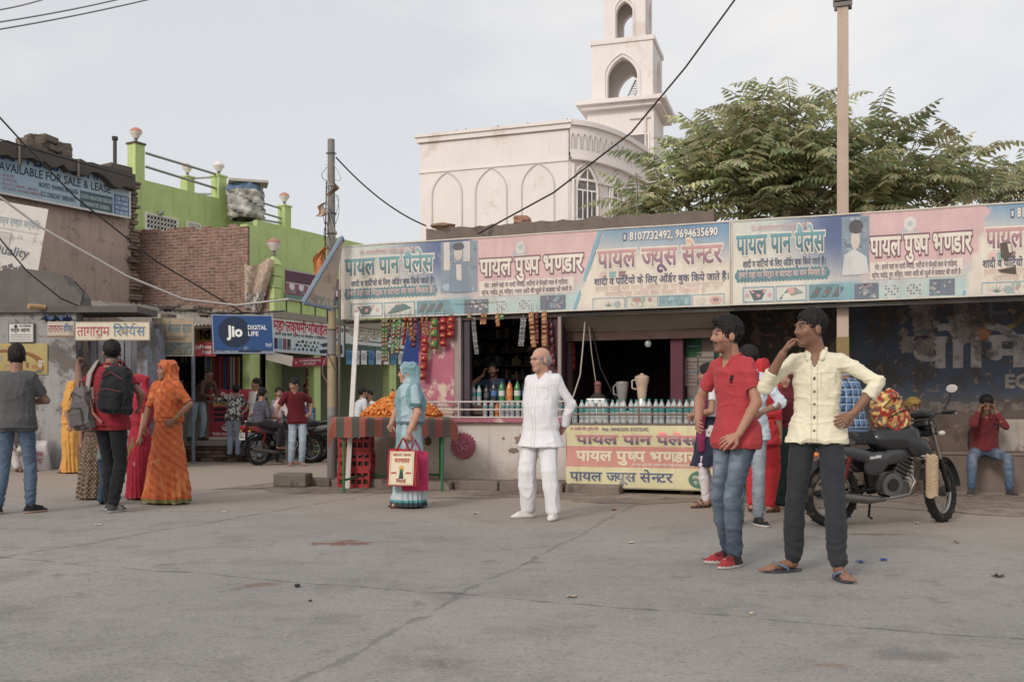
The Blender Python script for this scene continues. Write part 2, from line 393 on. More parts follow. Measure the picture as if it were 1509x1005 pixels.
    def build(g, name, m, parent=None, loc=(0, 0, 0), rot=(0, 0, 0), edge=(120, 110, 100), back=True):
        """the sign's lower left corner at loc, x to the right, y up (local z), print facing local -y"""
        wp = g.warp or (lambda x, y: 0)
        V = [(x, -g.eps*l_-wp(x, y), y) for x, y, l_ in g.V]; F = list(g.F); K = list(g.K)
        if back:
            n = len(V); e = lin(edge); nu = 24; top = [(g.w*i/nu, g.h) for i in range(nu+1)]; ring = [(0, 0)]+[(g.w*i/nu, 0) for i in range(1, nu+1)]+top[::-1]
            V += [(x, -wp(x, y), y) for x, y in ring]+[(x, g.th+(.03 if g.warp else 0), y) for x, y in ring]; k = len(ring)
            for i in range(k): F.append([n+i, n+(i+1) % k, n+k+(i+1) % k, n+k+i]); K.append([e]*4)
            for i in range(nu):
                a, b_, c_, d_ = n+k+i, n+k+i+1, n+k+(k-2-i), n+k+(k-1-i); F.append([d_, c_, b_, a]); K.append([e]*4)
        if g.fade: fc = lin(g.fade[0]); K = [[tuple(a+(b_-a)*g.fade[1] for a, b_ in zip(q, fc)) for q in f] for f in K]
        cols = [q for f in K for q in f]
        me = from_arrays(name, V, F, cols, False)
        return link(name, me, m, parent, loc, rot)
# ---------------------------------------------------------------- the ground
FA = Frame(-2.7, 15.2, R(-20))         # the stall's front plane
def nd_road(n, l, co, col, noise, rng, mixn, math_):
    sp = n.new('ShaderNodeSeparateXYZ'); l.new(co, sp.inputs[0])
    def seam(a, b, c, w0, amt):        # a worn joint along a*x + b*y = c, its edge broken by noise
        d = math_('ADD', math_('ADD', math_('MULTIPLY', sp.outputs[0], a), math_('MULTIPLY', sp.outputs[1], b)), -c)
        d = math_('ADD', math_('ABSOLUTE', math_('ADD', d, rng(noise(.9, 4), -.07, .07)), 0), rng(noise(5, 6), -.03, .035))
        return rng(d, amt, 0, w0*.4, w0)
    r = mixn(rng(noise(.35, 6, None, .6), 0, 1, .42, .62), lin((142, 138, 133)), lin((155, 149, 141)))
    r = mixn(rng(noise(1.6, 7, None, .7), 0, .7, .5, .7), r, lin((112, 108, 104)))
    r = mixn(rng(noise(9, 6, None, .7), 0, .4, .52, .68), r, lin((112, 108, 104)))
    r = mixn(rng(noise(6, 7, None, .72), 0, .5, .56, .68), r, lin((170, 160, 148)))
    r = mixn(rng(noise(55, 3), 0, .42, .5, .68), r, lin((178, 170, 162)))
    r = mixn(rng(noise(38, 3), 0, .5, .56, .68), r, lin((92, 89, 86)))
    r = mixn(rng(noise(2.2, 6, None, .7), 0, .45, .6, .66), r, lin((98, 93, 90)))
    yy = sp.outputs[1]                  # the road turns dusty and sandy near the stall
    dz = math_('ADD', math_('ADD', math_('MULTIPLY', sp.outputs[0], .342), math_('MULTIPLY', yy, .94)), rng(noise(.8, 6), -1.1, 1.1))
    r = mixn(rng(dz, 0, .78, 8.2, 11.8), r, lin((166, 147, 127)))
    for s in SEAMS: r = mixn(seam(*s), r, lin((84, 81, 79)))
    for (x, y, rx, ry, c, amt) in SPOTS:
        dx = math_('MULTIPLY', math_('ADD', sp.outputs[0], -x), 1/rx); dy = math_('MULTIPLY', math_('ADD', sp.outputs[1], -y), 1/ry)
        dd = math_('ADD', math_('ADD', math_('MULTIPLY', dx, dx), math_('MULTIPLY', dy, dy)), rng(noise(7, 8, None, .75), -1.1, 1.1))
        r = mixn(rng(dd, amt, 0, .15, .75), r, lin(c))
    return r
def seam_px(p, q, w0, amt):
    a, b = G(*p), G(*q); d = (b-a).normalized(); nx, ny = -d.y, d.x
    return (nx, ny, nx*a.x+ny*a.y, w0, amt)
SEAMS = [seam_px((440, 1004), (870, 778), .028, .38), seam_px((0, 822), (470, 742), .035, .45), seam_px((60, 826), (1509, 943), .022, .55)]
SPOTS = []
for (px, py, rx, ry, c, a) in [(505, 800, .34, .22, (122, 62, 38), .8), (385, 862, .14, .12, (128, 80, 66), .6), (1230, 980, .1, .06, (150, 88, 60), .6), (1280, 787, .5, .1, (96, 86, 78), .6), (1360, 965, .3, .15, (104, 100, 97), .5)]:
    g = G(px, py); SPOTS.append((g.x, g.y, rx, ry, c, a))
M_ROAD = mk('road_concrete', .93, var=0, fine=0, bump=.42, bs=38, node=nd_road)
b = MB(); b.grid(lambda u, v: ((u-.5)*400, -60+v*360, 0), 40, 40); tag(b.build('road', M_ROAD), kind='structure')
# brick paved apron in front of the stall, 4 mm above the road, its edge uneven under dust
rnd = random.Random(3)
M_PAVE = brickmat('apron_bricks', (150, 132, 116), (132, 114, 100), (120, 106, 92), .21, .115, .008, axis='xy', plast=[((156, 138, 120), .5, 1.1, .95)], bump=.35)
b = MB(); n_ = 70
ed = [(-.9+11.5*i/n_, -1.75+.25*math.sin(i*.5)+rnd.uniform(-.12, .12)) for i in range(n_+1)]
b.add([(s, y, .004) for s, y in ed]+[(s, .9, .004) for s, y in ed], [(i, i+1, n_+2+i, n_+1+i) for i in range(n_)])
tag(b.build('apron_pavement', M_PAVE, None, FA.o, (0, 0, FA.a)), kind='structure')
# a worn strip of raised old stone slabs along the foot of the stall wall
b = MB((128, 114, 102)); b.jit = .12; x = .2
while x < 4.6:
    wd = rnd.uniform(.5, .95); h0 = .13+rnd.uniform(-.02, .02)
    M = Matrix.Rotation(rnd.uniform(-.03, .03), 3, 'Z') @ Matrix.Rotation(rnd.uniform(-.03, .03), 3, 'X')
    b.rbox((x+wd/2, -.36+rnd.uniform(-.06, .03), h0/2-.01), (wd-.03, .62+rnd.uniform(-.06, .06), h0), .02, M=M); x += wd
tag(b.build('stone_kerb', M_CONC, None, FA.o, (0, 0, FA.a)), kind='structure')
# broken kerb block by the pole and small stones and litter
def rock(name, loc, r, col, seed, label, cat, group=None, sq=(1, 1, .6), mat=None):
    rn = random.Random(seed); bm = bmesh.new(); bmesh.ops.create_icosphere(bm, subdivisions=2, radius=1)
    vs = []
    for v in bm.verts:
        k = 1+rn.uniform(-.22, .22); q = v.co.copy(); m = max(abs(q.x), abs(q.y), abs(q.z)); q = q.lerp(q/m*.85, .55)*k
        vs.append((q.x*r*sq[0], q.y*r*sq[1], q.z*r*sq[2]))
    z0 = min(v[2] for v in vs); b = MB(col); bm.verts.index_update()
    b.add([(x, y, z-z0) for x, y, z in vs], [[v.index for v in f.verts] for f in bm.faces]); bm.free()
    o = b.build(name, mat or M_CONC, None, loc, (0, 0, rn.uniform(0, 6))); return tag(o, label, cat, group)
b = MB((122, 110, 98)); b.rbox((0, 0, .1), (.5, .3, .2), .03); o = b.build('kerb_block', M_CONC, None, G(432, 717), (0, 0, R(-10)))
tag(o, 'broken concrete kerb block lying by the foot of the wired street pole', 'kerb block')
b = MB((108, 96, 86)); b.rbox((0, 0, .06), (.55, .22, .12), .02); o = b.build('kerb_block', M_CONC, None, G(466, 716), (0, 0, R(-18)))
tag(o, 'low dark kerb stone between the broken block and the wired pole', 'kerb block')
for (px, py, r, col, lab) in [(438, 865, .018, (60, 58, 60), 'small dark stone on the road in front of the rust stain'), (457, 886, .01, (70, 66, 64), 'tiny dark pebble on the road nearest the camera'),
        (772, 760+70, .012, (170, 150, 130), 'pale pebble on the road below the old man in white'), (1108, 905, .013, (196, 176, 150), 'cream pebble on the road in front of the red shoes')]:
    rock('pebble', G(px, py), r, col, px, lab, 'pebble')
for (px, py, col, lab) in [(1268, 829, (70, 90, 170), 'blue scrap of wrapper beside the flip flops'), (1302, 826, (60, 80, 190), 'blue scrap of wrapper on the road below the motorcycle'),
        (145, 774, (205, 203, 200), 'white scrap of paper on the road below the pointing man'), (842, 985-105, (185, 165, 140), 'beige scrap of paper lying on the open road'), (1040, 846-22, (170, 120, 90), 'brown dry leaf beside the red shoes')]:
    b = MB(col); b.grid(lambda u, v: ((u-.5)*.06, (v-.5)*.045, .006+.012*math.sin(u*5+v*3)**2), 4, 3); tag(b.build('litter_scrap', M_PAPER, None, G(px, py), (0, 0, px)), lab, 'litter')
# ================================================================ mosque
def pointed(x0, x1, zs, za, n=10):
    """pointed arch from (x0,zs) over the apex to (x1,zs)"""
    xm = (x0+x1)/2; hw = (x1-x0)/2; o = []
    for i in range(n+1):
        a = R(62)*i/n; o.append((x0+hw*(1-math.cos(a))/(1-math.cos(R(62))), zs+(za-zs)*math.sin(a)/math.sin(R(62))))
    return o+[(2*xm-x, z) for x, z in o[-2::-1]]
def arch_wall(b, w, z0, z1, x0, x1, zb, zs, za, th, fn, col):
    """a wall panel w wide with one pointed opening, in front plane y=0 and back y=th; fn maps (x,y,z)"""
    A = [(x0, zb)]+pointed(x0, x1, zs, za)+[(x1, zb)]
    for y in (0, th):
        q = lambda *p: [fn(x, y, z) for x, z in p]
        b.add(q((0, z0), (x0, z0), (x0, z1), (0, z1)), [(0, 1, 2, 3)], col); b.add(q((x1, z0), (w, z0), (w, z1), (x1, z1)), [(0, 1, 2, 3)], col)
        if zb > z0: b.add(q((x0, z0), (x1, z0), (x1, zb), (x0, zb)), [(0, 1, 2, 3)], col)
        P_ = A[1:-1]
        for (xa, za_), (xb, zb_) in zip(P_, P_[1:]): b.add(q((xa, za_), (xb, zb_), (xb, z1), (xa, z1)), [(0, 1, 2, 3)], col)
    for (xa, za_), (xb, zb_) in zip(A+[A[0]], A[1:]+[A[0]]):
        b.add([fn(xa, 0, za_), fn(xb, 0, zb_), fn(xb, th, zb_), fn(xa, th, za_)], [(0, 1, 2, 3)], col)
WHT = (228, 219, 214)
M_MOSQ = mk('mosque_lime_plaster', .9, var=.05, vs=.8, fine=.03, fs=12, bump=.16, bs=8, streak=.08, dirt=[((205, 188, 176), .58, .7, .6), ((176, 160, 150), .66, 1.6, .4)])
FM = Frame(GX(619, 42.2), 42.2, R(-19.3)); MW = FM.s(838); MZ = FM.z(838, 178)
mosque = empty('mosque', FM.o, FM.a, 'white lime plastered mosque with pointed arches and a tall square minaret', 'mosque')
b = MB(WHT); b.bx(0, MW, 0, 7, 0, MZ-.35)
b.build('wall', M_MOSQ, mosque)
b = MB(WHT); b.bx(-.12, MW+.12, -.12, 7.1, MZ-.33, MZ-.13); b.bx(-.2, MW+.2, -.2, 7.2, MZ-.125, MZ); b.bx(-.06, MW-.003, -.05, .1, MZ-1.62, MZ-1.55)
for _ in range(5): b.box((rnd.uniform(0, MW), .3, MZ+.08), (.05, .05, .2), (120, 110, 105))
b.build('cornice', M_MOSQ, mosque)
for (a, c_, top) in [(637, 681, 254), (701, 747, 248), (769, 817, 241)]:
    b = MB(sc(WHT, .86)); x0, x1 = FM.s(a), FM.s(c_); za = FM.z((a+c_)/2, top); pts = [(x0, 5)]+pointed(x0, x1, za-.95, za)+[(x1, 5)]
    b.tube([(x, -.012, z) for x, z in pts], .035, 4); b.build('arch_moulding', M_MOSQ, mosque)
# curved side
CP = [(838, 40.02), (862, 40.3), (885, 40.85), (910, 41.8), (935, 43.3), (962, 45.4), (975, 47.5)]
CW = [FM.u*0+Vector((GX(p, z), z, 0)) for p, z in CP]
RM = Matrix.Rotation(-FM.a, 3, 'Z'); CL = [RM @ (c-FM.o) for c in CW]
def cpt(t):
    t = max(0, min(.9999, t))*(len(CL)-1); i = int(t); f_ = t-i
    p0, p1, p2, p3 = CL[max(i-1, 0)], CL[i], CL[i+1], CL[min(i+2, len(CL)-1)]
    return .5*((2*p1)+(p2-p0)*f_+(2*p0-5*p1+4*p2-p3)*f_*f_+(3*p1-p0-3*p2+p3)*f_**3)
def cnr(t):
    d = (cpt(t+.01)-cpt(t-.01)).normalized(); return Vector((d.y, -d.x, 0))
def cur(t, o, z): q = cpt(t)+cnr(t)*o; return (q.x, q.y, z)
b = MB(WHT)
def band(b, o, z0, z1, n=40, t1=.98):
    for i in range(n):
        a, c_ = i/n*t1, (i+1)/n*t1
        b.add([cur(a, o, z0), cur(c_, o, z0), cur(c_, o, z1), cur(a, o, z1), cur(a, -.3, z0), cur(c_, -.3, z0), cur(c_, -.3, z1), cur(a, -.3, z1)], [(0, 1, 2, 3), (3, 2, 6, 7), (1, 0, 4, 5)])
band(b, .02, 0, MZ-1.55); band(b, .09, MZ-1.3, MZ-.2); b.build('curved_wall', M_MOSQ, mosque)
b = MB(WHT); pass
for o_, z0_, z1_ in ((.22, .2, 0), (.16, 1.5, 1.3), (.26, 1.6, 1.501), (.12, 2.4, 2.3)): b = MB(WHT); band(b, o_, MZ-z0_, MZ-z1_); b.build('curved_cornice', M_MOSQ, mosque)
b = MB(sc(WHT, .9))
for k in range(17):
    a = .02+k*.054; z = MZ-1.1
    b.tube([cur(a, .11, z)]+[cur(a+.02+.019*math.cos(math.pi*(1-i/8)), .11, z+.28+.3*math.sin(math.pi*i/8)) for i in range(9)]+[cur(a+.04, .11, z)], .03, 4)
b.build('blind_arcade', M_MOSQ, mosque)
def tpx(px):
    lo, hi = 0, 1
    for _ in range(40):
        m = (lo+hi)/2; q = FM.o+Matrix.Rotation(FM.a, 3, 'Z') @ cpt(m); x = CX+q.x/q.y*FPX
        lo, hi = (m, hi) if x < px else (lo, m)
    return lo
for (pa, pb, ptop, lat) in [(848, 878, 247, 1), (899, 916, 260, 0), (924, 934, 268, 0)]:
    ta, tb = tpx(pa), tpx(pb); tm = (ta+tb)/2; q = FM.o+Matrix.Rotation(FM.a, 3, 'Z') @ cpt(tm); za = CAMH-(ptop-HY)/FPX*q.y; zs = za-.95
    def cf(u, o, z): return cur(ta+(tb-ta)*u, o, z)
    pts = pointed(0, 1, zs, za, 8)
    b = MB((150, 140, 136)); F_ = [(0, 6)]+pts+[(1, 6)]
    for (xa, z_a), (xb, z_b) in zip(pts, pts[1:]): b.add([cf(xa, .05, 6), cf(xb, .05, 6), cf(xb, .05, z_b), cf(xa, .05, z_a)], [(0, 1, 2, 3)], (96, 92, 94))
    win = b.build('window', mk('mosque_glass', .2, spec=.5, var=.1, bump=0), mosque)
    b = MB((228, 220, 214)); b.tube([cf(x, .08, z) for x, z in F_], .07, 5); b.tube([cf(x*1.3-.15, .07, z*1.0+(.2 if 0 < x < 1 else 0)) for x, z in F_], .04, 4)
    for u in (.5,): b.tube([cf(u, .08, 6), cf(u, .08, za)], .035, 4)
    for zz in (zs, zs-1.2): b.tube([cf(0, .08, zz), cf(1, .08, zz)], .05, 4)
    for u in (.28, .72): b.tube([cf(u, .08, 6), cf(u, .08, zs)], .025, 4)
    for k in range(9):
        zz = zs+.1*k
        if lat and k < 8: b.tube([cf(.08, .07, zz), cf(.5, .07, zz+.3), cf(.92, .07, zz)], .008, 3, (180, 172, 168)); b.tube([cf(.12, .07, zz+.25), cf(.5, .07, zz), cf(.88, .07, zz+.25)], .008, 3, (180, 172, 168))
    b.build('frame', M_MOSQ, win)
b = MB((226, 218, 212)); q = cpt(.02); b.tube([(q.x+.16, q.y-.05, 4), (q.x+.16, q.y-.05, MZ-1.75)], .06, 8); b.build('drain_pipe', M_PAINT, mosque)
# minaret
FT = Frame(GX(872, 45), 45, R(-17)); TZ2 = FT.z(872, 65); TZ1 = FT.z(872, 152); TW = FT.s(962)
tw = bpy.data.objects.new('minaret', None); C.objects.link(tw); tw.parent = mosque; KIDS.setdefault(mosque, []).append(tw)
rel = RM @ (FT.o-FM.o); tw.location = rel; tw.rotation_euler = (0, 0, FT.a-FM.a)
def tier(name, x, w, z0, z1, px0, px1, pb, pap, th=.32):
    b = MB(WHT); a0, a1 = FT.s(px0)-x, FT.s(px1)-x; zb = FT.z((px0+px1)/2, pb); za = FT.z((px0+px1)/2, pap); zs = za-(a1-a0)*.72
    for k in range(4):
        M = Matrix.Translation((x+w/2, w/2, 0)) @ Matrix.Rotation(k*math.pi/2, 4, 'Z')
        arch_wall(b, w, z0, z1, a0, a1, zb, zs, za, th, lambda X, Y, Z: M @ Vector((X-w/2, Y-w/2, Z)), WHT)
    b.bx(x+.05, x+w-.05, .05, w-.05, zb-.2, zb-.01); o = b.build('tower_wall', M_MOSQ, tw)
    b = MB(WHT); pts = [(a0, zb)]+pointed(a0, a1, zs, za)+[(a1, zb)]; cxm = (a0+a1)/2
    for k in range(4):
        M = Matrix.Translation((x+w/2, w/2, 0)) @ Matrix.Rotation(k*math.pi/2, 4, 'Z')
        b.tube([M @ Vector((cxm+(X-cxm)*1.17-w/2, -.015-w/2, Z+(.16 if a0 < X < a1 else (.1 if Z > zb else 0)))) for X, Z in pts], .055, 5)
    b.build('arch_moulding', M_MOSQ, tw)
tier('t2', 0, TW, TZ1, TZ2, 895, 939, 147, 84)
x3 = FT.s(890); w3 = FT.s(951)-x3
tier('t3', x3, w3, TZ2+.12, TZ2+6.6, 908, 932, 59, 2, .28)
b = MB(WHT); b.bx(-.07, TW+.07, -.07, TW+.07, TZ2-.1, TZ2+.1); b.build('tower_ledge', M_MOSQ, tw); b = MB(WHT); b.bx(x3-.2, x3+w3+.2, -.1, w3+.3, TZ2+6.6, TZ2+6.9); b.build('tower_ledge', M_MOSQ, tw)
b = MB(WHT); b.bx(-.62, TW+.62, -.62, TW+.62, TZ1-.24, TZ1-.06); b.bx(-.4, TW+.4, -.4, TW+.4, TZ1-.42, TZ1-.242)
b.build('balcony_slab', M_MOSQ, tw)
b = MB(WHT); b.bx(-.2, TW+.05, -.06, TW+.1, 0, TZ1-.42); o = b.build('tower_base', M_MOSQ, tw)
b = MB((214, 204, 198)); xs_ = FT.s(952); b.tube([(xs_, -.1, 6), (xs_, -.1, TZ1-.6)], .06, 6); b.tube([(xs_-.5, -.1, TZ1-3.6), (TW+.1, -.1, TZ1-3.6)], .06, 6); b.tube([(xs_-.7, -.1, TZ1-.9), (xs_+.2, -.1, TZ1-.9)], .05, 6); b.build('drain_pipe', M_PAINT, tw)
s0, s1 = FT.s(925), FT.s(955); b = MB((120, 112, 110)); zt = FT.z(940, 200); b.bx(s0, s1, -.1, -.07, zt-1.2, zt); b.frame = None
b.bx(s0-.06, s1+.06, -.12, -.103, zt, zt+.08, (230, 222, 216)); b.bx(s1, s1+.08, -.12, -.103, zt-1.2, zt-.001, (230, 222, 216)); b.build('window', M_PAINT, tw)
b = MB((196, 190, 186)); l0, l1 = Vector((FT.s(915), 1.2, TZ1)), Vector((FT.s(931), 1.9, TZ2-1.2))
for d in (-.16, .16): b.tube([l0+Vector((d, 0, 0)), l1+Vector((d, 0, 0))], .035, 5)
for k in range(11): q = l0.lerp(l1, (k+.5)/11); b.tube([q-Vector((.16, 0, 0)), q+Vector((.16, 0, 0))], .022, 4)
b.build('ladder', M_PAINT, tw)

# ================================================================ green house with its brick side
GRN = (184, 208, 120)
M_GREEN = mk('green_lime_wash', .85, var=.08, vs=2.2, fine=.04, bump=.2, bs=25, streak=.28, dirt=[((120, 140, 86), .64, 1.6, .4)])
M_BRICK = brickmat('old_bricks', (166, 116, 96), (138, 98, 82), (166, 146, 130), .23, .078, .014, plast=[((170, 146, 128), .56, .9, .85), ((92, 74, 66), .58, 3, .6), ((186, 160, 140), .66, 6, .6)], bump=.8)
FB = Frame(GX(195, 24.5), 24.5, R(-16.5)); BW = FB.s(365); BZ = FB.z(365, 333)
FS = Frame(FB.W(BW, 0, 0).x, FB.W(BW, 0, 0).y, R(60))                     # the street front, running away
house = empty('green_house', FB.o, FB.a, 'lime green terraced house with a bare brick side wall and lamp topped pillars', 'house')
def hb(f, b, s0, s1, y0, y1, z0, z1, col=None, n=0):                       # a box in frame f written in the house's own space
    Rm = Matrix.Rotation(-house.rotation_euler.z, 3, 'Z'); pts = []
    for z in (z0, z1):
        for s, y in ((s0, y0), (s1, y0), (s1, y1), (s0, y1)): q = Rm @ (f.W(s, y, z)-house.location); pts.append(q)
    return b.add(pts, [(3, 2, 1, 0), (4, 5, 6, 7), (0, 1, 5, 4), (1, 2, 6, 5), (2, 3, 7, 6), (3, 0, 4, 7)], col)
def hp(f, s, y, z): return Matrix.Rotation(-house.rotation_euler.z, 3, 'Z') @ (f.W(s, y, z)-house.location)
b = MB((142, 96, 80)); b.bx(0, BW, 0, .23, 2.6, BZ)
x = 0
while x < BW-.3:                                                            # loose bricks on the ragged top
    if rnd.random() < .55: b.rbox((x+.12, .115, BZ+.037), (.22, .11, .074), .006, sc((150, 108, 90), rnd.uniform(.8, 1.25)))
    x += .24
b.build('brick_wall', M_BRICK, house)
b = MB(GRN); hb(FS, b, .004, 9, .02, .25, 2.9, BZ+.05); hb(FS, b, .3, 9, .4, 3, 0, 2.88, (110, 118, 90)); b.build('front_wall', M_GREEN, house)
# balcony on the street front, its left return in brick
ys = -1.0; sA = FS.s(408, ys); zT = FS.z(408, 398, ys); zB = FS.z(440, 462, ys)
b = MB((142, 96, 80)); s_r = sA-.12; hb(FS, b, s_r, s_r+.12, ys+.12, 0, zB, zT+.1); b.build('brick_return', M_BRICK, house)
b = MB(GRN); hb(FS, b, sA+.13, 9, ys, ys+.14, zB, zB+.42)
for k in range(14): hb(FS, b, sA+.3+k*.5, sA+.33+k*.5, ys-.012, ys, zB, zB+.42, (66, 84, 48))
hb(FS, b, sA-.15, 9, ys-.03, .02, zB-.16, zB-.005, (150, 140, 128)); b.build('balcony_parapet', M_GREEN, house)
b = MB(GRN); hb(FS, b, sA-.11, sA+.13, ys-.02, ys+.22, zB, zT+.12); 
for k in range(4): hb(FS, b, sA-.115, sA+.135, ys-.025, ys+.2, zB+.25+k*.27, zB+.262+k*.27, (66, 84, 48))
q = hp(FS, sA, ys+.1, zT+.12); b.lathe([(.2, 0), (.17, .06), (.06, .18), (.03, .22)], q, 4, M=Matrix.Rotation(R(45)+FS.a-house.rotation_euler.z, 3, 'Z'), smooth=False); b.build('pillar', M_GREEN, house)
def lamp(q, col=(214, 150, 130)):
    b = MB(); b.lathe([(.05, 0), (.04, .1), (.06, .12)], q, 10, (120, 116, 110)); b.lathe([(.06, .12), (.15, .26), (.16, .29)], q, 12, (232, 224, 216)); b.lathe([(.165, .29), (.14, .35), (.07, .40), (.001, .42)], q, 12, col)
    b.build('pillar_lamp', M_PAINT, house)
lamp(hp(FS, sA, ys+.1, zT+.33), (186, 120, 104))
# upper storey set back behind the brick wall
FU = Frame(GX(203, 26.2), 26.2, R(60)); z0u = FU.z(215, 266); 
su = [FU.s(p) for p in (194, 322, 345, 352)]
b = MB(GRN); hb(FU, b, su[0], su[1], 0, .2, 3.5, z0u); hb(FU, b, su[1]+.003, FU.s(348), 0, .2, 3.5, FU.z(335, 318)); hb(FU, b, FU.s(348)+.003, 14, .0, .2, 3.5, FU.z(362, 326)); hb(FU, b, su[0]+.002, su[0]+.2, .203, 4, 3.5, z0u-.002)
hb(FU, b, FU.s(330), 14, -1.3, -1.15, BZ-.5, FU.z(370, 322, -1.3)); hb(FU, b, FU.s(420), 14, -2.0, -1.8, BZ-.5, FU.z(430, 335, -2))
b.build('upper_wall', M_GREEN, house)
pil = [(206, 213, 0, .3), (281, 262, 3.3, .3), (328, 261, 0, .3), (343, 283, 0, .24), (424, 305, 0, .28)]
lamps = []
for (px, py, y, wd) in pil:
    s, z = FU.sz(px, py, y); b = MB(GRN); hb(FU, b, s-wd/2, s+wd/2, y-.012, y+wd, z0u-1.3 if px < 345 else 5, z)
    hb(FU, b, s-wd/2-.03, s+wd/2+.03, y-.04, y+wd+.03, z, z+.05, (110, 84, 72) if px == 206 else GRN); lamps.append((hp(FU, s, y+wd/2, z+.05), px)); b.build('pillar', M_GREEN, house)
for q, px in lamps:
    if px != 343: lamp(q, {328: (226, 222, 216)}.get(px, (206, 128, 108)))
q = FU.sz(490, 352, 0); lamp(hp(FU, q[0], 0, q[1]-.1))
b = MB((150, 146, 140))
def rail(pa, ya, pb, yb, y=0.1, r=.035): a = FU.sz(pa, ya, y); c_ = FU.sz(pb, yb, y); b.tube([hp(FU, a[0], y, a[1]), hp(FU, c_[0], y, c_[1])], r, 6)
rail(215, 226, 325, 259); rail(215, 246, 325, 280); rail(349, 287, 421, 310, .15, .03); rail(349, 303, 421, 324, .15, .03); rail(352, 318, 420, 330, .15, .03)
a, c_ = FU.sz(286, 263, 3.3), FU.sz(322, 261, .2); b.tube([hp(FU, a[0], 3.3, a[1]), hp(FU, c_[0], .2, c_[1])], .03, 6); b.tube([hp(FU, a[0], 3.3, a[1]-.5), hp(FU, c_[0], .2, c_[1]-.5)], .03, 6)
b.build('terrace_rail', M_PAINT, house)
def lattice(pa, pb, ya, yb):                                                # a pierced ventilator block
    s0, s1 = FU.s(pa), FU.s(pb); z1, z0 = FU.z(pa, ya), FU.z(pa, yb); b = MB((70, 72, 66)); hb(FU, b, s0, s1, -.012, .0, z0, z1)
    w_ = (222, 216, 206)
    for (a, c_, d, e) in ((s0, s1, z1, z1+.05), (s0, s1, z0-.05, z0), (s0-.05, s0, z0-.05, z1+.05), (s1, s1+.05, z0-.05, z1+.05)): hb(FU, b, a, c_, -.05, -.013, d, e, w_)
    n = 9
    for k in range(n):
        for j in range(3):
            cx_ = s0+(s1-s0)*(k+.5)/n; cz = z0+(z1-z0)*(j+.5)/3; rr = (z1-z0)/6.4; M = Matrix.Rotation(FU.a-house.rotation_euler.z, 3, 'Z') @ Matrix.Rotation(math.pi/2, 3, 'X')
            b.torus(hp(FU, cx_, -.03, cz), rr, rr*.26, 10, 5, w_, M)
    b.build('vent', M_PAINT, house)
lattice(215, 259, 316, 336); lattice(276, 293, 329, 343)
q = FU.sz(237, 314, -.1); b = MB((140, 150, 130)); b.ball(hp(FU, q[0], -.12, q[1]), .07, n=10); b.tube([hp(FU, q[0], .0, q[1]+.06), hp(FU, q[0], -.12, q[1]+.06)], .02, 5); b.build('wall_lamp', M_PLASTIC, house)
# old rooftop bundle: a blue water tank wrapped in torn sheet
b = MB(); tc_ = FU.W(FU.s(377, -1.0), -.6, FU.z(377, 322, -1.0)); rn = random.Random(8)
def tank_f(u, v):
    a = u*2*math.pi; n_ = math.sin(a*7+v*9)*.03+math.sin(a*13-v*17)*.025+math.sin(v*31+a*3)*.02+rn.uniform(-.01, .01)*(0 < v < 1)+.03*math.sin(a*3+v*4)
    r = (.5+n_)*(1 if v > .06 else .8)*(1-.12*max(0, v-.85)/.15); return (r*math.cos(a), r*math.sin(a), v*.98)
b.grid(tank_f, 44, 16, colf=lambda u, v: (92, 124, 158) if (v > .84 and (.45 < u < .95)) else sc((184, 180, 174), .95+.14*math.sin(u*40+v*6)+.1*math.sin(v*21+u*11)-.3*(math.sin(u*17+v*13) > .93)), smooth=True)
b.box((.1, -.1, 1.03), (1.1, .75, .07), (190, 180, 168), rz=.3); b.box((-.15, .1, 1.0), (.5, .7, .05), (170, 160, 150), rz=-.5)
o = b.build('water_tank', M_CLOTH, None, tc_); tag(o, 'round rooftop water tank wrapped in torn grey sheeting beside the green pillars', 'water tank')
M_SIGNM = M_PRINT
# shop board on the balcony front
f_ = FS; sL, sR = f_.s(421, ys-.06), f_.s(478, ys-.06); zt_, zb_ = f_.z(421, 396, ys-.06), f_.z(421, 441, ys-.06); W_, H_ = sR-sL+1.2, zt_-zb_
g = Sign(W_, H_, .03); g.panel((104, 62, 84)); g.rect(0, 0, W_, H_*.18, (94, 140, 122)); g.rect(0, H_*.2, W_, H_*.56, (150, 90, 110))
for k in range(7): g.rect(.1+k*.32, H_*.24, .32+k*.32, H_*.5, [(206, 190, 196), (170, 180, 200), (90, 60, 80)][k % 3]); g.disc(.21+k*.32, H_*.46, .09, (220, 210, 214), 2, 10)
for k in (0, .55, .97): g.rect(0, H_*k*.98, W_, H_*k*.98+.03, (190, 180, 176), 4)
g.text('syndicate', W_*.36, H_*.64, H_*.2, (240, 236, 236), wd=1.5, bold=.03)
tag(g.build('shop_sign', M_PRINT, None, f_.W(sL, ys-.06, zb_), (0, 0, f_.a)), 'maroon shop board with white letters on the green balcony front', 'sign')
# torn flex draped over the brick return
b = MB((186, 160, 138)); pa = P(360, 388, 23.0); rn = random.Random(4)
def drape(u, v):
    p = Vector(((GX(360+u*48*(1-.62*v)+v*4, 22.9)), 22.9-.1*math.sin(u*9+v*2)-.2*u*(1-v), 0)); py = 388+v*70+(1-v)*5*math.sin(u*6); p.z = CAMH-(py-HY)/FPX*22.9; return p
b.grid(drape, 14, 16, colf=lambda u, v: rn.choice([(190, 164, 142), (176, 150, 130), (198, 176, 156)]) if v < .62 else rn.choice([(206, 200, 192), (150, 140, 138), (120, 112, 112), (196, 186, 176)]))
tag(b.build('torn_banner', M_PRINTDIRTY), 'torn beige flex banner draped over the corner of the brick wall', 'banner')

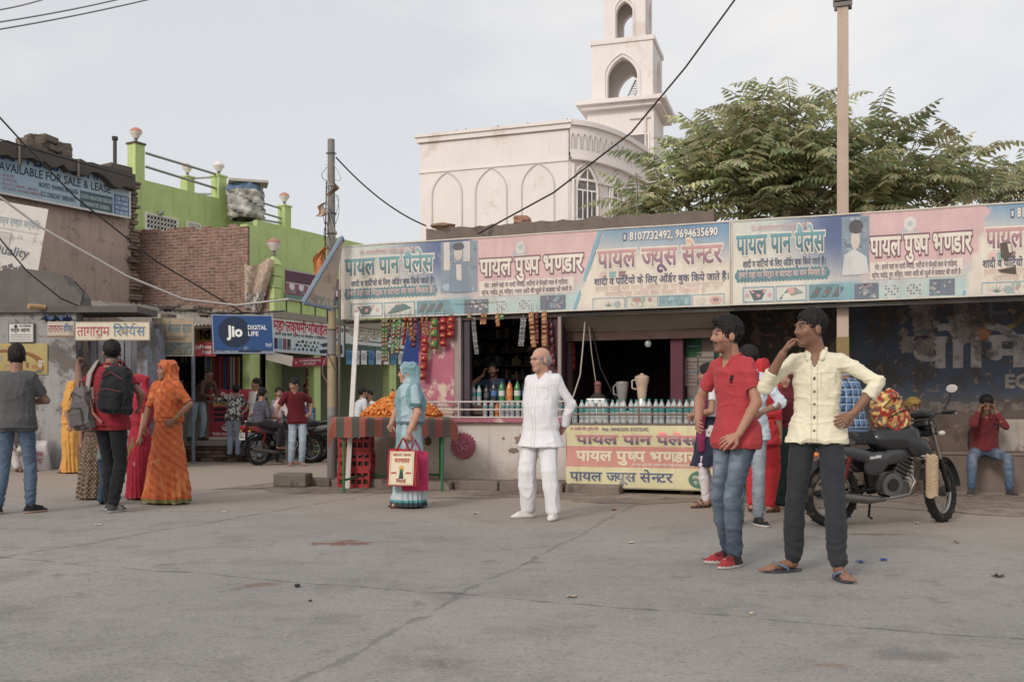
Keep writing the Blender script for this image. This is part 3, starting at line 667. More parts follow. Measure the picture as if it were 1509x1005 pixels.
# ================================================================ old brown building with the hoarding
BRN = (184, 158, 142)
M_BROWN = mk('brown_plaster', .95, var=.16, vs=1.0, fine=.1, fs=30, bump=.6, bs=22, streak=.45, dirt=[((176, 158, 150), .62, 1.8, .6), ((112, 88, 76), .56, 2.6, .55)])
FO = Frame(GX(0, 21.2), 21.2, R(58)); sE = FO.s(193)
old = empty('old_building', FO.o, FO.a, 'old brown plastered building with a broken dark concrete ledge along its top', 'building')
zt = FO.z(193, 262)
b = MB(BRN); b.bx(-7, sE, 0, 5, 0, zt-.1); b.build('wall', M_BROWN, old)
b = MB((128, 106, 94)); b.jit = .3; z = 2.5; rn = random.Random(2)
while z < zt-.1:
    b.rbox((sE+.06+rn.uniform(-.04, .05), rn.uniform(.05, .2), z), (rn.uniform(.12, .3), .4, .07), .015, M=Matrix.Rotation(rn.uniform(-.15, .15), 3, 'Z')); z += .082
b.build('brick_edge', M_CONC, old)
zl1, zl0 = FO.z(0, 211), FO.z(0, 233)
b = MB((92, 84, 78)); n_ = 70; Ls = [-7+(FO.s(183)+7)*i/n_ for i in range(n_+1)]
low = [zl0+rn.uniform(-.08, .06)-(.14 if i > n_-5 else 0) for i in range(n_+1)]; hi = [zl1+rn.uniform(-.03, .03)-(.07*i/n_) for i in range(n_+1)]
for i in range(n_):
    b.add([(Ls[i], -.42, low[i]), (Ls[i+1], -.42, low[i+1]), (Ls[i+1], -.42, hi[i+1]), (Ls[i], -.42, hi[i]), (Ls[i], .3, low[i]), (Ls[i+1], .3, low[i+1]), (Ls[i+1], .3, hi[i+1]), (Ls[i], .3, hi[i])], [(0, 1, 2, 3), (3, 2, 6, 7), (1, 0, 4, 5)])
b.add([(Ls[-1], -.42, low[-1]), (Ls[-1], .3, low[-1]), (Ls[-1], .3, hi[-1]), (Ls[-1], -.42, hi[-1])], [(0, 1, 2, 3)]); b.build('ledge', M_CONC, old)
b = MB((118, 104, 92)); b.jit = .2
for k in range(26):
    px = rn.uniform(30, 96); s = FO.s(px, -.1); hmax = .5*math.sin(min(1, (px-22)/30)*math.pi/2)*(1 if px < 80 else .55); zz = FO.z(px, 230, -.1)+rn.random()*hmax*.75
    b.rbox((s, -.1+rn.uniform(-.12, .12), zz), (rn.uniform(.2, .42), .3, rn.uniform(.12, .22)), .03, M=Matrix.Rotation(rn.uniform(-.4, .4), 3, 'Z') @ Matrix.Rotation(rn.uniform(-.15, .15), 3, 'Y'))
o = b.build('rubble_stones', M_CONC, old)
b = MB((110, 96, 86)); s = FO.s(176); z = FO.z(176, 250); b.rbox((s, .1, z), (.6, .4, .2), .02); b.tube([(s-.05, .1, z), (s-.05, .1, z+.72)], .045, 8, (86, 82, 80)); b.tube([(s-.05, .1, z+.70), (s-.05, .1, z+.78)], .07, 8, (70, 66, 66)); b.build('roof_pipe', M_CONC, old)
b = MB((112, 100, 92))
for (px, py0, py1) in [(29, 205, 240), (116, 236, 258)]:
    s = FO.s(px, -.44); b.tube([(s, -.44, FO.z(px, py0, -.44)), (s, -.44, FO.z(px, py1+4, -.44))], .035, 6)
b.build('ledge_post', M_METAL, old)
# hoarding
sL, sR = FO.s(-60, -.2), FO.s(193, -.2); zb_ = FO.z(193, 323, -.2); zt_ = FO.z(193, 257, -.2); W_, H_ = sR-sL, zt_-zb_
g = Sign(W_, H_, .05); g.panel(lambda x, y: mixc((142, 182, 206), (176, 196, 208), x/W_), 8, 1)
sx = lambda px: FO.s(px, -.2)-sL; sy = lambda px, py: FO.z(px, py, -.2)-zb_
g.frame(0, 0, W_, H_, .05, (206, 208, 206)); NAVY = (52, 62, 92)
g.text('SHRI RAM PLAZA COMPLEX-1', sx(-58), H_*.70, H_*.24, (58, 90, 158), wd=sx(189)-sx(-58), bold=.03)
g.text('AVAILABLE FOR SALE & LEASE', sx(-2), H_*.47, H_*.15, NAVY, wd=sx(163)-sx(-2), bold=.012)
for k, s_ in enumerate(('SHOPS', 'OFFICES', 'FLATS (1BHK, 2BHK)', 'STUDIO APARTMENTS')): g.text('- '+s_, sx(0), H_*(.36-k*.085), H_*.052, (176, 110, 130), wd=None, bold=.01)
g.text('ARCHITECT : MUHAMMAD ARIF BAGADIA', sx(57), H_*.30, H_*.085, (70, 80, 104), wd=sx(115)-sx(57)); g.text('R.C.C. CONSULTANT : DINESH BHATT', sx(60), H_*.12, H_*.085, (70, 80, 104), wd=sx(112)-sx(60))
g.rect(sx(118), H_*.04, sx(166), H_*.40, (76, 106, 116)); g.text('LOCATION : MAIN BUS STAND, TEHSIL ROAD', sx(119), H_*.25, H_*.075, (196, 208, 210), 4, wd=sx(165)-sx(119)); g.text('UDAIPURWATI DIST. JHUNJHUNU', sx(123), H_*.10, H_*.075, (196, 208, 210), 4, wd=sx(161)-sx(123))
g.rect(sx(168), H_*.03, sx(190), H_*.48, (58, 104, 164))
for k, s_ in enumerate(('SALE OFFICE', '01594 234000', '9413100000', '9714401000')): g.text(s_, sx(170), H_*(.37-k*.105), H_*.07, (206, 220, 232), 4, wd=sx(188.5)-sx(170))
tag(g.build('hoarding', M_PRINT, None, FO.W(sL, -.2, zb_), (0, 0, FO.a)), 'long pale blue hoarding reading available for sale and lease under the broken ledge', 'hoarding')
# leaning white board at the left
Z_ = 19.6; g = Sign(1.2, 1.45, .02); x0 = GX(-40, Z_)
g.panel((214, 208, 200)); g.text('सर्व एण्ड सर्विस', .3, 1.02, .12, (150, 170, 178), wd=.8); g.text('Quality', .25, .42, .16, (110, 120, 130), wd=.72, slant=.15); g.rect(.2, .9, 1.1, .94, (190, 186, 180))
for k in range(5): g.poly([(.55+k*.1, .1+.05*(k % 2)), (.64+k*.1, .14+.05*(k % 2)), (.6+k*.1, .22+.05*(k % 2)), (.52+k*.1, .18+.05*(k % 2))], (110, 112, 112), 2)
g.rect(.3, .55, .6, .85, (196, 192, 186)); g.frame(.3, .55, .6, .85, .012, (150, 150, 150))
tag(g.build('sign_board', M_PRINTDIRTY, None, (x0, Z_, CAMH-(395-HY)/FPX*Z_-.05), (0, R(9), R(8))), 'tilted white painted board reading quality leaning over the low grey roof', 'sign')

# ================================================================ the low old shop building at the left
FL = Frame(GX(-160, 19.1), 19.1, R(-2)); 
lz = lambda px, py, y=0: FL.z(px, py, y)
low_b = empty('repair_shop', FL.o, FL.a, 'low weathered repair shop with peeling whitewash and a cracked grey parapet', 'shop')
M_PEEL = mk('peeling_whitewash', .95, var=.12, vs=1.5, fine=.08, fs=40, bump=.5, bs=25, streak=.5, dirt=[((104, 96, 90), .49, 1.7, .85), ((90, 82, 76), .6, 5, .7), ((186, 190, 198), .66, 3.2, .5)])
sd_ = FL.s(112); zt = lz(40, 452); sR2 = FL.s(205)
b = MB((156, 154, 156)); b.bx(-3, sd_, 0, .3, 0, zt); b.bx(sd_+.002, FL.s(205), .5, .8, 0, lz(150, 470)); b.bx(sR2, sR2+.2, -.1, .8, 0, 2.7, (128, 132, 150)); b.build('wall', M_PEEL, low_b)
b = MB((112, 106, 102)); top = []
for i in range(31):
    px = -160+i*(276/30); y = 396+max(0, px-20)*.1+rn.uniform(-3, 3)+(14 if px > 95 else 0)+(14 if px > 108 else 0); top.append((FL.s(px), lz(px, y)))
b.prism([(-3, zt+.005)]+[(-3, top[0][1])]+top+[(top[-1][0]+.02, zt+.005)], .1, .5)
b.bx(-3, FL.s(205), -.1, .9, zt-.12, zt-.003, (104, 98, 94)); b.build('parapet', M_CONC, low_b)
# the doorway: grey boards, a post, a step
b = MB((128, 130, 146)); s0 = FL.s(118); s1 = FL.s(190); zt2 = lz(150, 500)
nb = 7
for k in range(nb):
    a = s0+(s1-s0)*k/nb; b.bx(a+.008, a+(s1-s0)/nb-.008, .42+.02*(k % 2), .46+.02*(k % 2), .35, zt2, sc((134, 134, 146), rn.uniform(.8, 1.1)))
b.build('plank_door', M_WORN, low_b)
b = MB((120, 112, 106)); b.bx(s0-.1, s1+.25, -.35, .4, .0, .33); b.bx(s0, s1+.3, -.55, -.352, 0, .16); b.build('step', M_CONC, low_b)
b = MB((196, 150, 96)); b.tube([(FL.s(56), -.35, lz(56, 454)), (FL.s(70), -.1, lz(70, 454))], .05, 10); b.build('drain_spout', M_PLASTIC, low_b)
tz = lambda px, py, y=-.03: (FL.s(px, y), FL.z(px, py, y))
def flsign(name, pa, ya, pb, yb, y, th, lab, cat, fill, mat=M_PRINT, tilt=0, rz=0):
    s0, z1 = FL.sz(pa, ya, y); s1, z0 = FL.s(pb, y), FL.z(pa, yb, y); g = Sign(s1-s0, z1-z0, th); fill(g, s1-s0, z1-z0)
    return tag(g.build(name, mat, None, FL.W(s0, y, z0), (tilt, 0, FL.a+rz)), lab, cat)
def f1(g, W_, H_):
    g.panel((206, 204, 200)); g.frame(0, 0, W_, H_, .02, (110, 108, 106)); g.disc(W_*.3, H_*.82, .035, (50, 50, 54), 2); g.text('Md. MUBARAK', W_*.45, H_*.8, .035, (60, 58, 62), wd=W_*.45); g.text('फारूक अहमद', W_*.1, H_*.55, .06, (70, 70, 76), wd=W_*.75)
    for k in range(3): g.rect(W_*.08, H_*(.14+k*.12), W_*.9, H_*(.18+k*.12), (120, 120, 124))
flsign('name_plate', 12, 476, 50, 505, -.05, .03, 'small white framed plate of black writing on the whitewashed wall', 'sign', f1)
def f2(g, W_, H_):
    g.panel(lambda x, y: mixc((170, 148, 78), (184, 164, 100), y/H_), 4, 4); rr = random.Random(5)
    g.disc(W_*.55, H_*.3, W_*.42, (150, 92, 56), 2, 20, H_*.5, .2, 2.9, W_*.34)
    for k in range(26): x, y = rr.uniform(.03, W_-.1), rr.uniform(.02, H_*.6); g.rect(x, y, x+rr.uniform(.03, .14), y+rr.uniform(.03, .1), rr.choice([(150, 150, 146), (170, 120, 70), (90, 110, 100), (190, 182, 168), (150, 96, 60)]), 3+k*.02)
flsign('wall_poster', -60, 506, 70, 552, -.02, .004, 'faded yellow painted advertisement on the wall behind the grey shirt man', 'poster', f2, M_PRINTDIRTY)
def f3(g, W_, H_):
    g.panel((190, 176, 160)); g.text('तागाराम', W_*.02, H_*.32, H_*.42, (150, 60, 66), wd=W_*.55, line=(220, 210, 196)); g.text('रिपेयर', W_*.6, H_*.35, H_*.38, (80, 110, 160), wd=W_*.36); g.rect(W_*.3, H_*.08, W_*.9, H_*.12, (140, 110, 96)); g.rect(0, 0, W_, .03, (150, 110, 90), 2)
flsign('shop_sign', 70, 474, 109, 497, -.5, .03, 'small stained sign board left of the long repairs sign', 'sign', f3, M_PRINTDIRTY)
def f4(g, W_, H_):
    g.panel((214, 200, 178)); g.frame(0, 0, W_, H_, .02, (166, 150, 130)); g.text('तागाराम', W_*.03, H_*.24, H_*.46, (186, 84, 88), wd=W_*.44, line=(230, 220, 200)); g.text('िरपेय^स', W_*.51, H_*.24, H_*.46, (96, 130, 180), wd=W_*.43, line=(226, 206, 130))
flsign('shop_sign', 110, 474, 221, 502, -.6, .03, 'long cream repairs sign in red and blue Hindi letters under the tin roof', 'sign', f4, M_PRINTDIRTY)
# sacking and blue tarp on the roof edge
b = MB((70, 100, 150)); b.grid(lambda u, v: (FL.s(66+u*42, -.3)+.02*math.sin(v*20), -.2-.3*v, lz(80, 470, -.3)+.05*math.sin(u*17+v*5)+.03*math.sin(u*41)), 16, 4); tag(b.build('tarp', M_CLOTH, None, FL.o, (0, 0, FL.a)), 'crumpled blue tarp lying along the roof edge above the small stained sign', 'tarp')
# white sack by the wall
def sack(name, loc, w_, h_, rz, lab):
    b = MB((204, 196, 196))
    def f(u, v):
        a = u*2*math.pi; sq = 1-.75*max(0, v-.85)/.15; r = (1+.06*math.sin(a*5+v*7)); x = math.copysign(abs(math.cos(a))**.6, math.cos(a)); y = math.copysign(abs(math.sin(a))**.6, math.sin(a))
        return (x*w_/2*r*(1-.1*v), y*w_*.28*r*sq, v*h_)
    b.grid(f, 24, 10); n_ = len(b.v); b.add([f(i/24, 1) for i in range(24)], [tuple(range(24))])
    g = Sign(w_*.7, h_*.6); g.text('िवजय', 0, h_*.28, .09, (196, 110, 140), wd=w_*.55); g.text('सीमेन्ट', 0, h_*.08, .07, (196, 110, 140), wd=w_*.55)
    for F_, K_ in zip(g.F, g.K): b.add([(g.V[q][0]-w_*.28, -w_*.3, g.V[q][1]+.1) for q in F_], [tuple(range(len(F_)))], (196, 110, 140))
    return tag(b.build(name, M_CLOTH, None, loc, (0, 0, rz)), lab, 'sack')
sack('cement_sack', Vector((GX(57, 18.7), 18.7, 0)), .42, .55, R(8), 'white woven sack with pink writing standing against the old wall')

# ================================================================ corrugated roof over the bangle and phone stalls
b = MB((150, 142, 134))
A0, A1 = P(118, 442, 22.4), P(392, 462, 24.0); B0, B1 = P(206, 484, 20.4), P(396, 474, 22.2)
def roof_f(u, v):
    p = A0.lerp(A1, u).lerp(B0.lerp(B1, u), v); p.z += .025*math.sin(u*2*math.pi*34); return p
roofs = empty('tin_roof', (0, 0, 0), 0, 'sloping grey corrugated roof with stones on it over the phone stalls', 'roof')
b.grid(roof_f, 136, 6, smooth=True, colf=lambda u, v: sc((158, 148, 138), .8+.25*random.Random(int(u*9)*7+int(v*2)).random())); b.build('sheet', M_CONC, roofs)
b = MB((120, 108, 98))
for k in range(12):
    u, v = rn.uniform(.05, .95), rn.uniform(.1, .8); q = roof_f(u, v); b.rbox((q.x, q.y, q.z+.05), (rn.uniform(.2, .38), .2, .1), .02, sc((120, 104, 94), rn.uniform(.7, 1.2)), M=Matrix.Rotation(rn.uniform(0, 3), 3, 'Z'))
b.build('weight_stones', M_CONC, roofs)
b = MB((96, 84, 74)); b.tube([roof_f(0, .98)+Vector((0, 0, -.06)), roof_f(1, .98)+Vector((0, 0, -.06))], .05, 6); b.tube([roof_f(.0, .3)+Vector((0, 0, -.08)), roof_f(.95, .3)+Vector((0, 0, -.08))], .05, 6)
for u in (.02, .40):
    q = roof_f(u, .98); b.tube([(q.x, q.y, 0), (q.x, q.y, q.z-.05)], .04, 6, (120, 130, 150))
b.build('roof_frame', M_WOOD, roofs)

# ================================================================ phone stall on its platform
def world_sign(name, px, py, Z_, W_, H_, rz, th, lab, cat, fill, mat=M_PRINT, tilt=0, ry=0, group=None):
    q = P(px, py, Z_); g = Sign(W_, H_, th); fill(g, W_, H_); o = g.build(name, mat, None, q, (tilt, ry, rz)); return tag(o, lab, cat, group)
plat = MB((132, 120, 108)); p0 = GX(236, 21.9)
plat.rbox(((p0+GX(394, 21.9))/2, 23.1, .40), (GX(394, 21.9)-p0, 2.6, .12), .02, (140, 130, 120))
for i in range(15):
    for j in range(4): plat.rbox((p0+.1+i*.15+.07*(j % 2), 21.95+rn.uniform(-.03, .03), .04+j*.085), (.2, .12, .075), .01, sc((128, 100, 86), rn.uniform(.6, 1.15)))
plat.bx(p0+.05, GX(392, 21.9), 22.05, 24.3, 0, .335, (60, 54, 50)); tag(plat.build('stone_platform', M_CONC), 'raised stone slab on rough bricks under the phone stall', 'platform')
stall = empty('phone_stall', (GX(300, 22.6), 22.6, .46), 0, 'small dark phone and bangle stall with packed shelves behind its counter', 'stall')
x0, x1 = GX(228, 22.6)-stall.location.x, GX(393, 22.6)-stall.location.x
b = MB((84, 74, 66)); b.bx(x0, x1, 1.5, 1.56, -.2, 2.6); b.bx(x0, x0+.05, -.1, 1.5, -.2, 2.5); b.bx(x1-.05, x1, .1, 1.5, -.2, 2.5, (130, 150, 76)); b.build('wall', M_WOOD, stall)
b = MB((160, 150, 140)); ca, cb = GX(252, 22.2)-stall.location.x, GX(362, 22.2)-stall.location.x; b.bx(ca, cb, -.45, .1, -.06, .84, (150, 138, 124)); b.bx(ca-.04, cb+.04, -.5, .15, .842, .88, (120, 140, 146)); b.build('counter', M_WORN, stall)
b = MB(); b.jit = .3
for r_ in range(6):
    for k in range(26):
        if rn.random() < .85: b.bx(x0+.1+k*(x1-x0-.2)/26, x0+.06+(k+.9)*(x1-x0-.2)/26, 1.25, 1.45, .5+r_*.33, .5+r_*.33+rn.uniform(.12, .27), rn.choice([(150, 40, 50), (60, 70, 110), (180, 160, 120), (150, 90, 120), (70, 60, 60), (180, 176, 170), (50, 100, 130), (170, 120, 60)]))
g_ = b.build('goods', M_PLASTIC, stall); tag(g_, kind='stuff')
b = MB((96, 84, 76))
for r_ in range(7): b.bx(x0+.05, x1-.05, 1.15, 1.49, .47+r_*.33-.02, .47+r_*.33)
b.build('shelf', M_WOOD, stall)
b = MB(); b.jit = .3
for k in range(16): b.bx(GX(296+k*4.2, 22.7)-stall.location.x, GX(299+k*4.2, 22.7)-stall.location.x, .38, .4, 1.0+rn.uniform(0, .2), 1.9, rn.choice([(190, 70, 90), (200, 190, 190), (90, 120, 190), (170, 60, 60), (210, 180, 90)]))
tag(b.build('hanging_packets', M_FOIL, stall), kind='stuff')
def f5(g, W_, H_):
    g.panel((178, 40, 62)); g.rect(0, 0, W_, H_*.06, (200, 190, 186)); g.disc(W_*.13, H_*.86, .07, (226, 214, 214), 2); g.text('Jio', W_*.08, H_*.83, .055, (178, 40, 62), 4, wd=.09); g.text('िजयोफोन', W_*.26, H_*.8, .11, (236, 214, 214), wd=W_*.5); g.text('EXCHANGE', W_*.1, H_*.67, .085, (232, 210, 90), wd=W_*.75, bold=.03)
    for k in range(3): g.rect(W_*.1, H_*(.57-k*.1), W_*.36, H_*(.63-k*.1), (44, 34, 50), 2); g.rect(W_*.45, H_*(.56-k*.1), W_*.9, H_*(.6-k*.1), (120, 80, 130), 2)
    g.disc(W_*.45, H_*.25, .17, (224, 220, 216), 2, 18, .1); g.text('₹501', W_*.3, H_*.22, .08, (178, 40, 62), 4, wd=.24); g.text('जीवन', W_*.7, H_*.2, .1, (230, 190, 90), wd=W_*.26); g.text('िडजिटल लाइफ अब सबकी', W_*.08, H_*.09, .05, (236, 214, 214), wd=W_*.6)
world_sign('exchange_banner', 308, 648, 22.1, 1.0, 1.12, R(3), .01, 'red phone exchange banner with yellow letters on the stall counter', 'banner', f5)
def f6(g, W_, H_):
    g.panel((44, 84, 150)); g.frame(0, 0, W_, H_, .02, (150, 164, 186)); g.rect(.02, .02, W_-.02, H_*.09, (46, 60, 92)); g.disc(W_*.36, H_*.55, H_*.40, (44, 56, 84), 2, 28); g.text('Jio', W_*.23, H_*.44, H_*.24, (240, 240, 240), 4, wd=W_*.26, bold=.04)
    g.text('DIGITAL', W_*.58, H_*.62, H_*.10, (232, 236, 240), wd=W_*.31); g.text('LIFE', W_*.58, H_*.46, H_*.10, (232, 236, 240), wd=W_*.17); g.text('िजंदगी', W_*.86, H_*.17, H_*.07, (190, 200, 220), wd=W_*.1); g.text('ROYAL MOBILE POINT', .05, H_*.035, H_*.035, (190, 200, 220)); g.text('www.jio.com', W_*.78, H_*.035, H_*.035, (190, 200, 220))
world_sign('phone_sign', 314, 521, 20.0, 1.22, .80, R(24), .06, 'blue lightbox sign reading digital life with a dark round logo', 'sign', f6, ry=R(-1.5), tilt=R(-7))
def f7(g, W_, H_):
    g.panel(lambda x, y: mixc((150, 128, 104), (176, 152, 124), y/H_), 1, 4); g.text('आरीफ बेंगलस स्टार', W_*.05, H_*.62, H_*.2, (86, 120, 130), wd=W_*.9); g.rect(W_*.1, H_*.5, W_*.88, H_*.53, (130, 116, 100)); g.text('चूड़ी कंगन मणिहारी', W_*.2, H_*.42, H_*.05, (120, 100, 86), wd=W_*.6)
    g.photo(.04, .03, W_-.04, H_*.36, [(96, 116, 110), (130, 124, 104), (150, 136, 110), (80, 96, 96), (110, 104, 96)], 16, 5, 3); g.frame(0, 0, W_, H_, .02, (170, 160, 146))
world_sign('bangle_sign', 224, 525, 19.8, .84, .76, R(-2), .02, 'faded beige bangle shop banner hanging under the tin roof', 'banner', f7, M_PRINTDIRTY)
def f8(g, W_, H_):
    g.panel((172, 52, 56)); g.text('JioPhone', .05, H_*.55, H_*.25, (232, 216, 214), wd=W_*.7); g.text('िदवाली', W_*.4, H_*.15, H_*.2, (232, 216, 214), wd=W_*.4)
world_sign('phone_banner', 284, 525, 21.4, .5, .3, 0, .02, 'small red phone banner between the bangle banner and the blue lightbox', 'banner', f8)
def f9(g, W_, H_):
    g.panel((178, 140, 60)); g.text('!dea', W_*.2, H_*.25, H_*.55, (50, 44, 40), wd=W_*.75, bold=.04)
world_sign('network_sign', 284, 506, 21.9, .75, .4, 0, .02, 'dim yellow sign with black letters half hidden behind the blue lightbox', 'sign', f9)
# ================================================================ mobile shop board and the boards beyond
FR = Frame(GX(396, 22.8), 22.8, R(60))
def frsign(name, pa, ya, yb, pb, lab, fill, y=0, th=.05, mat=M_PRINT, cat='sign', tilt=0):
    s0, z1 = FR.sz(pa, ya, y); z0 = FR.z(pa, yb, y); s1 = FR.s(pb, y); g = Sign(s1-s0, z1-z0, th); fill(g, s1-s0, z1-z0); return tag(g.build(name, mat, None, FR.W(s0, y, z0), (0, tilt, FR.a)), lab, cat)
def f10(g, W_, H_):
    g.panel(lambda x, y: mixc((168, 196, 214), (222, 220, 200), min(1, y/H_*1.3)), 1, 6); g.frame(0, 0, W_, H_, .03, (196, 192, 186)); g.text('महा लक्ष्मी मोबाईल गैलेरी'.replace('क्ष्मी', 'क्षमी'), W_*.04, H_*.56, H_*.24, (196, 40, 70), wd=W_*.92, line=(236, 220, 220), bold=.03)
    g.text('प्रो. सुरेश सैनी 9700000000', W_*.05, H_*.88, H_*.05, (90, 70, 120), wd=W_*.4); g.text('हमारे यहां सभी प्रकार के मोबाईल व ऐसेसरीज उिचत मूल्य', W_*.06, H_*.44, H_*.06, (60, 60, 90), wd=W_*.86)
    rr = random.Random(4)
    for k in range(4): g.rect(W_*(.05+k*.055), H_*.08, W_*(.095+k*.055), H_*.36, [(40, 60, 90), (110, 150, 190), (150, 60, 80), (60, 60, 70)][k], 2)
    for k in range(18): x, y = W_*(.30+.05*(k % 6)+.004*k), H_*(.09+.1*(k//6)); g.rect(x, y, x+W_*rr.uniform(.02, .04), y+H_*rr.uniform(.04, .08), rr.choice([(30, 30, 34), (70, 70, 76), (50, 40, 40)]), 2)
    g.poly([(W_*.65, H_*.3), (W_*.75, H_*.36), (W_*.8, H_*.28), (W_*.7, H_*.22)], (60, 66, 76), 2); g.poly([(W_*.64, H_*.14), (W_*.76, H_*.18), (W_*.78, H_*.08), (W_*.66, H_*.05)], (50, 50, 56), 2)
    for k in range(3): g.rect(W_*(.82+k*.055), H_*.08, W_*(.865+k*.055), H_*.33, [(60, 80, 140), (190, 170, 80), (50, 50, 60)][k], 2)
frsign('mobile_sign', 398, 460, 518, 507, 'white and blue mobile shop board with large red Hindi letters', f10)
def f11(g, W_, H_):
    g.panel((198, 202, 200)); g.text('अनुराग', W_*.05, H_*.55, H_*.26, (178, 166, 140), wd=W_*.55, line=(150, 140, 120)); g.rect(W_*.1, H_*.42, W_*.8, H_*.46, (80, 90, 96)); g.photo(0, H_*.08, W_, H_*.32, [(60, 86, 80), (110, 130, 120), (150, 160, 150), (90, 110, 110)], 22, 5, 8); g.rect(0, 0, W_, H_*.06, (120, 150, 170), 2)
frsign('shop_sign', 509, 472, 522, 605, 'pale grey shop board behind the wired pole and hanging sachets', f11)
b = MB(); 
for k in range(8):
    s = FR.s(510+k*11, -.03); z = FR.z(512+k*11, 537, -.03); g_ = (206, 212, 216) if k % 3 else (70, 140, 190); w_ = .22
    b.bx(s, s+w_, -.04, -.03, z, z+.36, g_); b.bx(s+.03, s+w_-.03, -.045, -.041, z+.12, z+.3, sc(g_, .8))
tag(b.build('poster_row', M_PAPER, None, FR.o, (0, 0, FR.a)), 'row of small white and blue posters hung below the pale grey shop board', 'posters')
def f12(g, W_, H_): g.panel((164, 34, 54)); g.text('T20 िक्रकेट मोबाईल पत्र', W_*.18, H_*.55, H_*.2, (226, 190, 196), wd=W_*.64); g.text('यहाँ उपलब्ध है', W_*.3, H_*.2, H_*.18, (226, 190, 196), wd=W_*.36); g.disc(W_*.1, H_*.5, H_*.2, (206, 120, 130), 2); g.disc(W_*.92, H_*.5, H_*.2, (206, 120, 130), 2)
frsign('red_banner', 431, 528, 541, 482, 'dark red cricket banner hung under the mobile shop board', f12, -.05, .01, tilt=R(-4), cat='banner')
b = MB((168, 156, 140)); b.add([P(391, 518, 22.6), P(432, 526, 22.7), P(430, 540, 22.5), P(392, 530, 22.4), P(391, 517, 22.66), P(432, 525, 22.76), P(430, 539, 22.56), P(392, 529, 22.46)], [(0, 1, 2, 3), (7, 6, 5, 4), (0, 4, 5, 1), (2, 6, 7, 3)]); tag(b.build('awning_sheet', M_WORN), 'tilted beige awning sheet at the left of the red cricket banner', 'awning')
shop = empty('mobile_shop', FR.o, FR.a, 'dark open fronted mobile shop with green pillars under the white and blue board', 'shop')
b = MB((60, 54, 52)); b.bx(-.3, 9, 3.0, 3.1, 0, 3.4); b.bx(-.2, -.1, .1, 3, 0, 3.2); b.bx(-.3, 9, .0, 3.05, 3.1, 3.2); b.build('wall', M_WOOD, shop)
for px, wd in ((372, .3), (466, .24), (577, .3)): s = FR.s(px, -.05); b = MB(GRN); b.bx(s, s+wd, .02, .25, 0, 2.9); b.build('pillar', M_GREEN, shop)
b = MB(); b.jit = .3
for r_ in range(6):
    for k in range(50):
        if rn.random() < .8: b.bx(k*.16, k*.16+.13, 2.7, 2.95, .6+r_*.38, .6+r_*.38+rn.uniform(.1, .28), rn.choice([(90, 80, 80), (60, 60, 70), (130, 116, 100), (110, 40, 44), (150, 146, 140), (50, 70, 90)]))
tag(b.build('goods', M_PLASTIC, shop), kind='stuff')
b = MB((110, 96, 84))
for r_ in range(6): b.bx(0, 8.4, 2.6, 2.96, .56+r_*.38, .585+r_*.38)
b.build('shelf', M_WOOD, shop)
b = MB((160, 60, 70)); s = FR.s(452, .2); 
for k in range(6): b.bx(s, s+.5, .2, .24, 1.0+k*.24, 1.19+k*.24, (150, 46, 56)); b.bx(s+.14, s+.3, .18, .2, 1.04+k*.24, 1.15+k*.24, (206, 190, 190))
b.build('display_rack', M_PLASTIC, shop)
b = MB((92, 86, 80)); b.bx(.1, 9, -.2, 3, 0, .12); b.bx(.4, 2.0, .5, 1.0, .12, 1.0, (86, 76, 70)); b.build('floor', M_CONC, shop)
def f13(g, W_, H_):
    g.panel((58, 98, 150)); g.text('2', W_*.35, H_*.82, .12, (220, 70, 80))
    for k in range(9): g.rect(W_*.12, H_*(.08+k*.078), W_*.88, H_*(.115+k*.078), (206, 190, 80) if k % 2 else (200, 206, 214), 2)
frsign('recharge_board', 440, 600, 634, 465, 'blue recharge board with yellow lines beside the green shop pillar', f13, -.1, .03)
b = MB((40, 70, 160)); s = FR.s(590, -.4)
tag(MB((38, 66, 150)).prism([(0, 0), (.85, 0), (.85, 1.75), (.36, 1.75)], 0, .03).build('blue_board', M_PRINT, None, P(590, 540, 22), (0, 0, R(5))), 'plain deep blue tapered board behind the hanging red packets', 'board')
# ================================================================ the stall
stall_b = empty('juice_stall', FA.o, FA.a, 'long roadside flower and juice stall with a low plastered wall and open counters', 'stall')
FZR = (0, 0, FA.a)
def inframe(o): return o
sx = FA.s; sz = FA.z
ORD = ['first', 'second', 'third', 'fourth', 'fifth', 'sixth', 'seventh', 'eighth', 'ninth', 'tenth', 'eleventh', 'twelfth', 'thirteenth', 'fourteenth', 'fifteenth', 'sixteenth', 'seventeenth', 'eighteenth', 'nineteenth', 'twentieth', 'twenty-first', 'twenty-second']
PINK = (176, 92, 116); MAROON = (92, 38, 52)
def nd_wall(n, l, co, col, noise, rng, mixn, math_):       # whitewash rubbed away near the ground
    sp = n.new('ShaderNodeSeparateXYZ'); l.new(co, sp.inputs[0])
    h_ = math_('ADD', sp.outputs[2], rng(noise(2.5, 7, None, .7), -.35, .35))
    r = mixn(rng(h_, .75, 0, -.05, .42), col, lin((148, 130, 114)))
    return mixn(rng(noise(5, 8, None, .7), 0, .8, .62, .66), r, lin((140, 118, 102)))
M_LOWWALL = mk('rubbed_whitewash', .93, var=.1, vs=2, fine=.05, bump=.45, bs=30, node=nd_wall, streak=.25)
M_PINKW = mk('peeling_pink_paint', .85, var=.12, vs=3, bump=.3, bs=30, dirt=[((206, 184, 164), .51, 2.6, .95), ((150, 136, 126), .64, 6, .8)])
sWL, sWR = sx(560), sx(836)
b = MB((206, 194, 184)); b.bx(sWL, sWR, 0, .28, 0, .93)
jag = []
for k in range(22):
    a = 2*math.pi*k/22; rr_ = rnd.uniform(.6, 1.05); jag.append((a, rr_))
